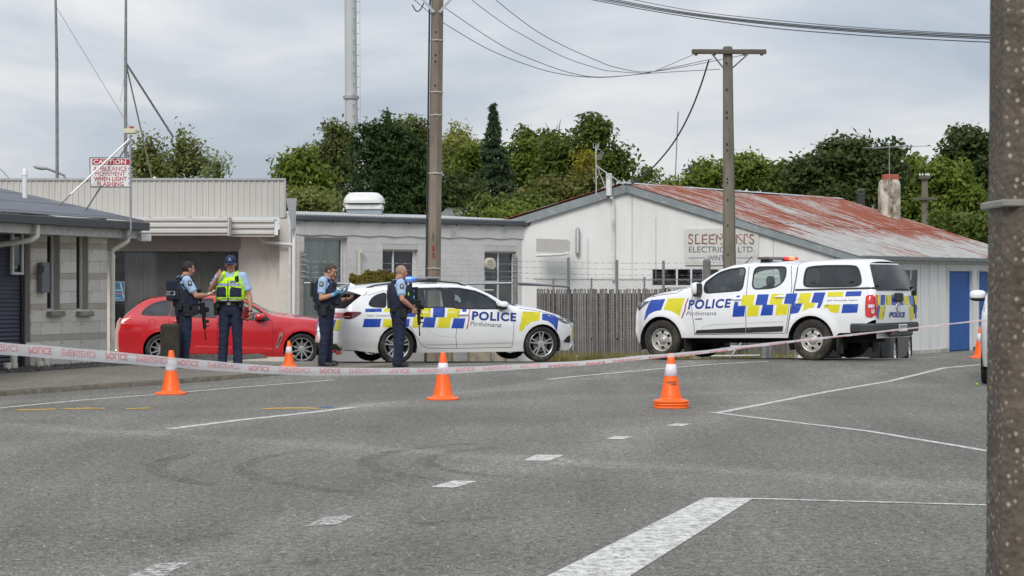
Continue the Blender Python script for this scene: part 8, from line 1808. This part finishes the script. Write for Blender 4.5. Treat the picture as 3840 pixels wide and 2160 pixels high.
# --- A: officer with notebook and slung rifle, back to us, dark hair
zA = lambda x, y: (580 + x / 2.8975, 900 + y / 2.8975)
pA = N(690, 1381, 35.4); pA.z = ground(pA.x, 35.4)
A = person('dark haired officer at left in navy armour writing on a notepad, POLICE on the back', pA, R(24), 1.01, J0(head=(.075, 0, 1.63), neck=(.015, 0, 1.51), elR=(.13, -.27, 1.19), wrR=(.34, -.15, 1.20), elL=(.12, .26, 1.18), wrL=(.33, .10, 1.17), hdR=((.9, .5, .1), (-.1, .2, 1)), hdL=((.85, -.3, .2), (0, -.3, 1)), curlR=1.2, curlL=.9, anL=(-.02, .15, .095), anR=(-.05, -.13, .095)), SKIN, (HAIRD, 'short'), headturn=.05, nod=.12, build=1.06)
va = armour(A, extra=[((-.205, 0, 1.28), (.13, .28, .34)), ((.17, 0, 1.15), (.08, .26, .16)), ((.12, -.17, 1.12), (.14, .08, .18))])
badge(A, 'R'); gear(A, [('holster', (-.02, -.215, .98), (.11, .06, .14), BELT), ('belt_pouch', (-.12, -.17, 1.0), (.08, .07, .10), BELT), ('belt_pouch', (.13, -.15, .96), (.12, .10, .16), BELT), ('belt_pouch', (.02, -.20, .90), (.16, .08, .10), BELT), ('radio', (-.13, -.10, 1.36), (.05, .06, .10), BELT), ('rescue_tool', (-.155, -.15, 1.22), (.07, .07, .20), BELT)])
project('back_label', va, [pl([(-.135, -.032), (.135, -.032), (.135, .032), (-.135, .032)])], Vector((-.2, -.02, 1.235)) * 1.01, (-1, -.25, 0), (0, 0, 1), REFG.copy() if False else M('white reflective label', (.62, .64, .64), .4), A['root'], off=.004)
project('lettering', va, [txt2('POLICE', -.12, .12, -.024, .024)], Vector((-.2, -.02, 1.235)) * 1.01, (-1, -.25, 0), (0, 0, 1), BELT, A['root'], off=.007)
MB().add([Vector(p) * 1.01 for p in ((-.10, -.19, 1.38), (-.06, -.20, 1.40), (.10, -.205, 1.10), (.14, -.20, 1.14))], [(0, 1, 3, 2)]).build('sling_strap', BELT, A['root'], world=False)
def wp(P, v): return Matrix.Rotation(P['root'].rotation_euler.z, 4, 'Z') @ (Vector(v) * P['k']) + P['root'].location
rifle(wp(A, (.27, -.12, .98)), (0, R(84), R(24)), 'black rifle hanging muzzle down in front of the dark haired officer')
np_ = MB(); np_.bbox((0, 0, 0), (.16, .11, .012), .003); nb = np_.build('notepad', PAPER); nb.location = wp(A, (.43, -.06, 1.245)); nb.rotation_euler = (0, -.5, R(24)); setp(nb, 'small pale notepad in the hands of the dark haired officer', 'notepad')
pn = MB().tube([(0, 0, 0), (-.05, 0, .13)], .006, 6).build('pen', PHONE); pn.location = wp(A, (.41, -.12, 1.25)); pn.rotation_euler = (0, .9, R(24)); setp(pn, 'dark pen held over the notepad by the dark haired officer', 'pen')

# --- B: officer in cap and hi-vis vest, facing us
pB = N(866, 1375, 35.7); pB.z = ground(pB.x, 35.7)
Bp = person('officer in navy cap and yellow green high visibility vest talking into a phone', pB, R(-95), 1.07, J0(head=(.03, 0, 1.63), shL=(-.01, .18, 1.44), shR=(-.01, -.18, 1.44), elR=(.05, -.31, 1.23), wrR=(.24, -.15, 1.43), hdR=((.0, .35, .9), (-.8, .5, .1)), curlR=1.1, elL=(-.02, .29, 1.14), wrL=(.05, .32, .90), hdL=((.15, .0, -1), (0, -1, 0)), curlL=.9, anL=(.0, .11, .095), anR=(.03, -.13, .095), knL=(.0, .10, .50), knR=(.02, -.11, .50)), SKIN2, None, headturn=.08, nod=.08, build=1.02)
vb = armour(Bp, mat=HIVIS, zb=.12, wide=1.2, extra=[((.17, 0, 1.17), (.06, .28, .2))])
kB = 1.07; FR = dict(nrm=(1, 0, 0), up=(0, 0, 1)); oB = Vector((.2, 0, 1.2)) * kB
def rct(x0, x1, y0, y1): return pl([(x0, y0), (x1, y0), (x1, y1), (x0, y1)])
NAVP = M('navy vest panel', (.010, .016, .045), .8, var=.2)
# in this frame the projector's right axis is the image right (officer's left)
project('vest_panel', vb, [pl([(-.215, -.085), (-.03, -.085), (-.03, .05), (-.05, .088), (-.19, .08), (-.215, .03)]), pl([(.03, -.085), (.215, -.085), (.215, .06), (.06, .088), (.03, .03)])], oB, **FR, mat=NAVP, parent=Bp['root'])
project('reflective_tape', vb, [rct(-.22, -.012, -.15, -.10), rct(.012, .22, -.15, -.10)], oB, **FR, mat=REFG, parent=Bp['root'])
chk = []; chb = []
for i in range(15):
    for j in range(3):
        x = -.21 + i * .028; y = .098 + j * .016
        (chk if (i + j) % 2 else chb).append(([(x, y), (x + .028, y), (x + .028, y + .016), (x, y + .016)], [(0, 1, 2, 3)]))
project('check_band', vb, chk, oB, **FR, mat=M('check blue', (.05, .09, .25), .7), parent=Bp['root'], off=.006); project('check_band', vb, chb, oB, **FR, mat=M('check white', (.5, .53, .55), .7), parent=Bp['root'], off=.006)
project('vest_zip', vb, [rct(-.006, .006, -.17, .2)], oB, **FR, mat=BELT, parent=Bp['root'], off=.009)
project('name_label', vb, [rct(.03, .13, .152, .19)], oB, **FR, mat=NAVP, parent=Bp['root'], off=.006); project('lettering', vb, [txt2('POLICE', .037, .122, .159, .184)], oB, **FR, mat=PATCHW, parent=Bp['root'], off=.010)
project('reflective_tape', vb, [pl([(-.13, .19), (-.10, .175), (-.07, .25), (-.10, .26)])], oB, **FR, mat=REFG, parent=Bp['root'], off=.006)
badge(Bp, 'R', fw=.5); gear(Bp, [('holster', (.03, -.225, .93), (.09, .07, .20), BELT), ('belt_pouch', (.10, -.18, 1.0), (.08, .08, .11), BELT), ('belt_pouch', (.10, .18, 1.0), (.08, .08, .10), BELT), ('belt_buckle', (.155, 0, 1.015), (.02, .06, .05), REFG), ('radio', (.17, .13, 1.40), (.05, .06, .10), BELT), ('cummerbund', (0, 0, 1.045), (.285, .36, .05), BELT)])
m_ = MB(); hp = Bp['hp']; k = kB
m_.ell(hp(-.006, 0, .060), (.112 * k, .090 * k, .085 * k), 22, 12, M=Bp['hr']); 
m_.v = [v for v in m_.v]; rings_ = [(.060, .0), (.09, .01)]
brim = MB().grid(lambda a, b_: hp(.085 + .075 * b_ * (1 - (2 * a - 1) ** 2 * .35), (2 * a - 1) * .082, .040 - .022 * b_ - .018 * (2 * a - 1) ** 2), 12, 5); brim.v += [(v[0], v[1], v[2] - .004) for v in brim.v]; nb_ = 78; brim.f += [tuple(i + nb_ for i in f) for f in list(brim.f)]
cap_ = organic('cap', m_, .008, NAVYC, Bp['root'], 2); brim.build('cap_brim', NAVYC, Bp['root'], smooth=True, world=False)
# the dome only covers the top of the head: trim it
me = cap_.data; import bmesh
bm = bmesh.new(); bm.from_mesh(me); zc = hp(0, 0, .035).z; bmesh.ops.delete(bm, geom=[v for v in bm.verts if v.co.z < zc - .012 and v.co.x > hp(0, 0, 0).x - .02 or v.co.z < zc - .03], context='VERTS'); bm.to_mesh(me); bm.free()
project('cap_lettering', cap_, [txt2('POLICE', -.030, .030, -.012, .006)], hp(.1, 0, .075), (1, .0, .25), (0, 0, 1), PATCHW, Bp['root'], off=.004)
project('cap_emblem', cap_, [pl([(-.009, .012), (.009, .012), (.011, .028), (0, .042), (-.011, .028)], .01)], hp(.1, 0, .075), (1, .0, .25), (0, 0, 1), PATCHW, Bp['root'], off=.004)
ph = MB().bbox((0, 0, 0), (.075, .012, .14), .006).build('mobile_phone', PHONE); ph.location = wp(Bp, (.25, -.095, 1.535)); ph.rotation_euler = (.5, 1.15, R(-95 + 60)); setp(ph, 'black phone held up to the mouth of the officer in the cap', 'phone')
fo = MB().bbox((0, 0, 0), (.02, .16, .22), .004); fo_ = fo.build('folder', BOOKR); fo_.location = wp(Bp, (.08, .26, .86)); fo_.rotation_euler = (R(-18), 0, R(-95 + 55)); setp(fo_, 'dark red notebook hanging from the left hand of the capped officer', 'notebook')
link('page_block', MB().box((0, .006, 0), (.010, .158, .214)).mesh('page_block', PAPER), fo_)
MB().lathe([(.036, -.012), (.038, 0), (.036, .012)], 16, axis='Z').build('wrist_watch', BELT, Bp['root'], world=False).location = Bp['V']['wrL']

# --- C: gloved officer looking down at a phone
pC = N(1222, 1379, 37.2); pC.z = ground(pC.x, 37.2)
C = person('greying officer in blue gloves looking down at a tablet beside the white police wagon', pC, R(-8), 1.03, J0(head=(.085, 0, 1.61), neck=(.01, 0, 1.50), chest=(-.01, 0, 1.30), elR=(-.02, -.27, 1.15), wrR=(.18, -.20, 1.215), elL=(.03, .25, 1.15), wrL=(.24, .12, 1.22), hdR=((.85, .25, .35), (-.3, .3, 1)), hdL=((.8, -.25, .45), (0, -.3, 1)), curlR=1.0, curlL=1.0, anL=(.0, .10, .095), anR=(-.04, -.09, .095), knL=(.02, .08, .50), knR=(0, -.09, .50), hiL=(0, .08, .92), hiR=(0, -.08, .92)), SKIN, (HAIRG, 'short'), headturn=-.12, nod=.42, build=1.05)
vc = armour(C, extra=[((.18, 0, 1.18), (.10, .28, .22)), ((-.17, 0, 1.25), (.06, .3, .34)), ((.22, -.06, 1.14), (.09, .16, .2))])
badge(C, 'R'); gear(C, [('holster', (.02, -.225, .94), (.09, .06, .17), BELT), ('holster_strap', (.02, -.21, 1.02), (.14, .04, .05), BELT), ('belt_pouch', (-.13, -.12, 1.0), (.08, .08, .10), BELT), ('belt_pouch', (.13, -.12, 1.0), (.08, .08, .10), BELT), ('radio', (.17, -.05, 1.38), (.06, .06, .09), BELT), ('back_pouch', (-.215, -.08, 1.30), (.05, .12, .26), BELT)])
for s, w_, (hd, hn) in (('R', C['V']['wrR'], ((.85, .25, .35), (-.3, .3, 1))), ('L', C['V']['wrL'], ((.8, -.25, .45), (0, -.3, 1)))):
    m_ = MB(); hand(m_, w_, hd, hn, C['k'] * 1.14, 1.0, 1 if s == 'L' else -1); capsule(m_, w_ - Vector(hd).normalized() * .035, w_, .036, .034); organic('glove', m_, .0065, GLOVE, C['root'], 1)
tb_ = MB().bbox((0, 0, 0), (.23, .15, .012), .004).build('tablet', PHONE); tb_.location = wp(C, (.33, -.05, 1.335)); tb_.rotation_euler = (.25, -.62, R(-8)); setp(tb_, 'dark tablet held in blue gloved hands by the greying officer', 'tablet')
link('tablet_screen', MB().box((0, 0, .0075), (.21, .13, .002)).mesh('tablet_screen', M('pale screen', (.35, .38, .40), .15)), tb_)

# --- D: officer hidden behind C, cap brim and hands showing
pD = N(1228, 1379, 37.9); pD.z = ground(pD.x, 37.9)
D = person('officer in a navy cap almost hidden behind the greying officer', pD, R(-4), 1.0, J0(head=(.06, 0, 1.575), neck=(.02, 0, 1.44), chest=(0, 0, 1.26), shL=(-.01, .19, 1.38), shR=(-.01, -.19, 1.38), elR=(.05, -.22, 1.14), wrR=(.31, -.14, 1.15), elL=(.08, .24, 1.14), wrL=(.31, .1, 1.16), hdR=((.9, .1, .2), (0, .2, 1)), hdL=((.9, -.2, .1), (0, -.2, 1)), curlR=.8, curlL=.8, anL=(.0, .10, .095), anR=(-.02, -.09, .095)), SKIN2, (HAIRD, 'short'), headturn=0, nod=.35)
armour(D, extra=[((.17, 0, 1.15), (.09, .28, .2))]); hp = D['hp']
m_ = MB(); m_.ell(hp(-.006, 0, .064), (.110, .088, .078), 20, 12, M=D['hr']); organic('cap', m_, .008, NAVYC, D['root'], 2)
MB().grid(lambda a, b_: hp(.085 + .075 * b_, (2 * a - 1) * .08, .040 - .02 * b_ - .018 * (2 * a - 1) ** 2), 10, 4).build('cap_brim', NAVYC, D['root'], smooth=True, world=False)

# --- E: bald officer with rifle, looking away to the right
pE = N(1496, 1379, 37.5); pE.z = ground(pE.x, 37.5)
E = person('bald officer with hands on a slung rifle looking away to the right', pE, R(14), 1.015, J0(head=(.045, 0, 1.64), neck=(.0, 0, 1.51), elR=(.0, -.29, 1.17), wrR=(.20, -.20, 1.02), hdR=((.55, .1, -.85), (.1, .9, 0)), curlR=1.0, elL=(.10, .27, 1.15), wrL=(.30, .05, 1.02), hdL=((.5, -.5, -.5), (.1, -.9, 0)), curlL=1.1, anL=(.02, .12, .095), anR=(-.05, -.09, .095), knR=(0, -.10, .50)), SKIN, (STUB, 'stub'), headturn=.22, nod=.06, build=1.13)
ve = armour(E, extra=[((-.16, 0, 1.28), (.05, .28, .30)), ((.19, -.02, 1.20), (.10, .26, .26)), ((.18, -.12, 1.33), (.08, .08, .10))])
badge(E, 'R'); gear(E, [('holster', (.03, -.235, .93), (.11, .06, .17), BELT), ('belt_pouch', (-.12, -.15, 1.0), (.09, .08, .10), BELT), ('belt_pouch', (.15, -.13, .99), (.10, .10, .12), BELT), ('radio', (.18, -.12, 1.40), (.06, .05, .11), BELT), ('glove_pouch', (.235, -.12, 1.20), (.04, .06, .05), GLOVE), ('torch', (.13, -.20, 1.26), (.03, .02, .06), M('lime torch', (.3, .6, .05), .5))])
rifle(wp(E, (.30, -.14, 1.06)), (0, R(87), R(14)), 'black rifle with scope held muzzle down by the bald officer')
# ================================================================== CONES, TAPE, SMALL THINGS
def cone(label, D_, qx, stack=1, h=.62, text=False, zg=None, kk=1.0):
    x = Q(qx, 0, D_).x; z0 = ground(x, D_) if zg is None else zg; root0 = None
    for s in range(stack):
        r_ = empty('traffic_cone', (x + random.uniform(-.004, .004), D_, z0 + s * .034), label if s == stack - 1 else {0: 'lowest orange cone in the stack of three, only its base showing', 1: 'middle orange cone in the stack of three, only its base showing'}[s], 'cone', 'orange cones set out along the cordon')
        r_.scale = (kk, kk, 1); b = MB(); wb_ = .212
        V = []; lv = [(wb_ * .985, .0, .55), (wb_, .004, .55), (wb_, .022, .55), (wb_ * .97, .028, .55), (.158, .032, .9), (.140, .045, 1.0)]
        for r0, z, e_ in lv:
            for k in range(32):
                t = 2 * math.pi * k / 32 + .4; c_, s_ = math.cos(t), math.sin(t); V.append((math.copysign(abs(c_) ** e_, c_) * r0, math.copysign(abs(s_) ** e_, s_) * r0, z))
        b.add(V, [(i * 32 + k, i * 32 + (k + 1) % 32, (i + 1) * 32 + (k + 1) % 32, (i + 1) * 32 + k) for i in range(5) for k in range(32)]); link('cone_base', b.mesh('cone_base', ORANGE, True), r_, label=None)
        if s < stack - 1: link('cone_body', MB().lathe([(.140, .045), (.135, .06), (.128, .12)], 28, axis='Z').mesh('cone_body', ORANGE, True), r_); continue
        r = lambda z: .128 - (.128 - .033) * ((z - .06) / (h - .06))
        link('cone_body', MB().lathe([(.140, .045), (.133, .055), (r(.07), .07), (r(h * .54), h * .54)], 28, axis='Z').mesh('cone_body', ORANGE, True), r_)
        link('reflective_band', MB().lathe([(r(h * .54) + .0, h * .54), (r(h * .54) + .003, h * .542), (r(h * .78) + .003, h * .778), (r(h * .78), h * .78)], 28, axis='Z').mesh('reflective_band', REFLW, True), r_)
        link('cone_top', MB().lathe([(r(h * .78), h * .78), (r(h * .985), h * .985), (r(h) * .9, h), (r(h) * .6, h), (r(h) * .55, h - .03)], 28, axis='Z').mesh('cone_top', ORANGE, True), r_)
        if text:
            def cm(x_, z_): a = -math.pi / 2 + x_ / r(z_) ; rr_ = r(z_) + .002; return Vector((math.cos(a) * rr_, math.sin(a) * rr_, z_))
            link('lettering', textmb('POLICE', [(-.022, .212), (.062, .212), (.060, .262), (-.022, .262)], cm, bold=.03).mesh('lettering', M('cone print', (.05, .035, .03), .6)), r_)
            m_ = MB(); m_.add([cm(-.06, .240), cm(-.026, .240), cm(-.026, .256), cm(-.06, .256)], [(0, 1, 2, 3)]); link('lettering', m_.mesh('lettering', M('cone print small', (.16, .05, .03), .6)), r_)
    return r_
def dist_for(py, zg=0.0): return (CAM_H - zg) * FPX / (py - HY)
cone('orange cone in front of the concrete bollard, crossed by the tape', dist_for(1478), 430.5, h=.60)
cone('orange cone in the middle of the road, crossed by the tape', dist_for(1498), 1114, h=.615)
cone('topmost orange cone of the stack of three, marked POLICE', dist_for(1529), 1688, stack=3, h=.60, text=True)
cone('small orange cone standing by the red wagon front wheel', 36.6, 727, h=.45, kk=.74)
cone('orange cone at the right beside the white car tyre', 40.5, 2467, h=.60)
# cordon tape
TAPE = bpy.data.materials.new('translucent white tape'); TAPE.use_nodes = True; T = NT(TAPE); b = T.n['Principled BSDF']; b.inputs['Base Color'].default_value = (.74, .73, .74, 1); b.inputs['Roughness'].default_value = .35
tl = T.new('ShaderNodeBsdfTranslucent'); tl.inputs[0].default_value = (.75, .73, .74, 1); ms1 = T.new('ShaderNodeMixShader'); ms1.inputs[0].default_value = .45; tp_ = T.new('ShaderNodeBsdfTransparent'); ms2 = T.new('ShaderNodeMixShader')
nzt = T.new('ShaderNodeTexNoise'); nzt.inputs['Scale'].default_value = 4; mrt = T.new('ShaderNodeMapRange'); mrt.inputs['To Min'].default_value = .70; mrt.inputs['To Max'].default_value = .92; T.l(nzt.outputs[0], mrt.inputs['Value'])
T.l(b.outputs[0], ms1.inputs[1]); T.l(tl.outputs[0], ms1.inputs[2]); T.l(mrt.outputs[0], ms2.inputs[0]); T.l(tp_.outputs[0], ms2.inputs[1]); T.l(ms1.outputs[0], ms2.inputs[2]); T.l(ms2.outputs[0], T.n['Material Output'].inputs[0])
# centre line in the photo (x, y of upper edge, lower edge) and distance
tc_ = [(-160, 1275, 1322, 19.6), (0, 1284, 1330, 20), (372, 1313, 1357, 20.6), (700, 1345, 1382, 21.2), (1000, 1370, 1402, 21.7), (1200, 1377, 1408, 22.0), (1400, 1380, 1406, 22.3), (1660, 1378, 1402, 22.7), (1900, 1368, 1388, 23.1), (2200, 1352, 1369, 23.5), (2400, 1334, 1349, 23.8), (2600, 1318, 1331, 24.1), (2860, 1288, 1298, 24.5), (3200, 1252, 1258, 25), (3450, 1225, 1230, 25.4), (3700, 1197, 1202, 25.8), (3900, 1176, 1180, 26.1)]
upc = [N(a, b_, d) for a, b_, c, d in tc_]; loc_ = [N(a, c, d) for a, b_, c, d in tc_]
UP, LO = crom(upc, 16), crom(loc_, 16); S_ = [0]
for i in range(1, len(UP)): S_.append(S_[-1] + ((UP[i] - UP[i - 1]).length + (LO[i] - LO[i - 1]).length) / 2)
TW = .075
def tp3(s, t, off=0.0):
    """s metres along, t 0..1 across; the band narrows because it twists, so the missing width goes into depth"""
    i = max(0, min(len(S_) - 2, int(np.searchsorted(S_, s)) - 1)); f = (s - S_[i]) / (S_[i + 1] - S_[i]); u = UP[i].lerp(UP[i + 1], f); l_ = LO[i].lerp(LO[i + 1], f); vis = (u - l_).length; dep = math.sqrt(max(0, TW * TW - vis * vis))
    p = l_.lerp(u, t); bow = math.sin(t * math.pi); return Vector((p.x, p.y + dep * (t - .5) - .012 * bow + .004 * math.sin(s * 5) - off, p.z + .0015 * math.sin(s * 11 + t * 3)))
TP = MB().grid(lambda a, b_: tp3(S_[-1] * a, b_), 700, 6).build('police_tape', TAPE, smooth=True); setp(TP, 'white translucent cordon tape with red POLICE EMERGENCY lettering across the whole street', 'tape')
TRED = M('red tape print', (.50, .03, .045), .5, var=.1); TPINK = M('red print seen through the tape', (.56, .20, .22), .5, var=.2); s = .0; tm_ = MB(); words = [('POLICE', .235), ('EMERGENCY', .36)]; i = 0
x_mid = float(S_[int(np.argmin([abs(p.x / p.y * FPX + CX - 2020) for p in UP]))])
while s < S_[-1] - .5:
    t_, w_ = words[i % 2]; right = s > x_mid
    quad = [(s, .86), (s + w_, .86), (s + w_, .30), (s, .30)] if not right else [(s, .06), (s + w_, .06), (s + w_, .52), (s, .52)]
    tmx = textmb(t_, quad, lambda a, b_: tp3(a, b_, .004), bold=.02); tmx.build('tape_lettering', TRED if right else TPINK, TP); s += w_ + .10; i += 1
# concrete bollard at the kerb
bp_ = N(638, 1382, 35.0); gz_ = ground(bp_.x, 35.0); bm_ = MB(); bm_.bbox((bp_.x, 35.0, gz_ + .36), (.29, .29, .76), .035, Matrix.Rotation(.3, 3, 'Z')); bo = bm_.build('concrete_bollard', M('mossy dark concrete', (.035, .031, .022), .95, var=.35, scale=8, bump=.8, bscale=40, dirt=(.06, .055, .035), dirt_amt=.4)); setp(bo, 'squat dark mossy concrete bollard beside the dark haired officer', 'bollard')
# give way sign seen from behind and nearly edge on
DG = 48.3; GW = empty('give_way_sign', Q(738, 905, DG), 'back of a triangular road sign on a white post beside the shop corner', 'road sign')
MB().tube([(Q(738, 0, DG).x, DG, -.5), Q(740, 505, DG)], .042, 12).build('post', M('white painted post', (.70, .70, .70), .5, var=.05), GW, smooth=True)
P = [Q(720, 499, DG + .1), Q(747, 499, DG - .3), Q(737.5, 597, DG - .05)]; n_ = (P[1] - P[0]).cross(P[2] - P[0]).normalized() * .004
MB().add([p + n_ for p in P] + [p - n_ for p in P], [(0, 1, 2), (5, 4, 3), (0, 3, 4, 1), (1, 4, 5, 2), (2, 5, 3, 0)]).build('sign_plate', M('bare sign back', (.42, .44, .46), .5, .3, var=.05), GW)
MB().bbox(Q(740, 512, DG - .06), (.10, .05, .04), .008).bbox(Q(738, 575, DG - .06), (.10, .05, .03), .008).build('sign_clamp', GALV, GW)
# tennis-ball-like green scrap near the parked car
g_ = GP(3664, 1446); o = MB().ell((g_.x, g_.y, g_.z + .02), (.02, .02, .02), 8, 6).build('green_scrap', M('lime scrap', (.3, .5, .03), .6), smooth=True); setp(o, 'tiny lime green scrap on the road near the right car', 'litter')

bpy.data.scenes.remove(TMP)
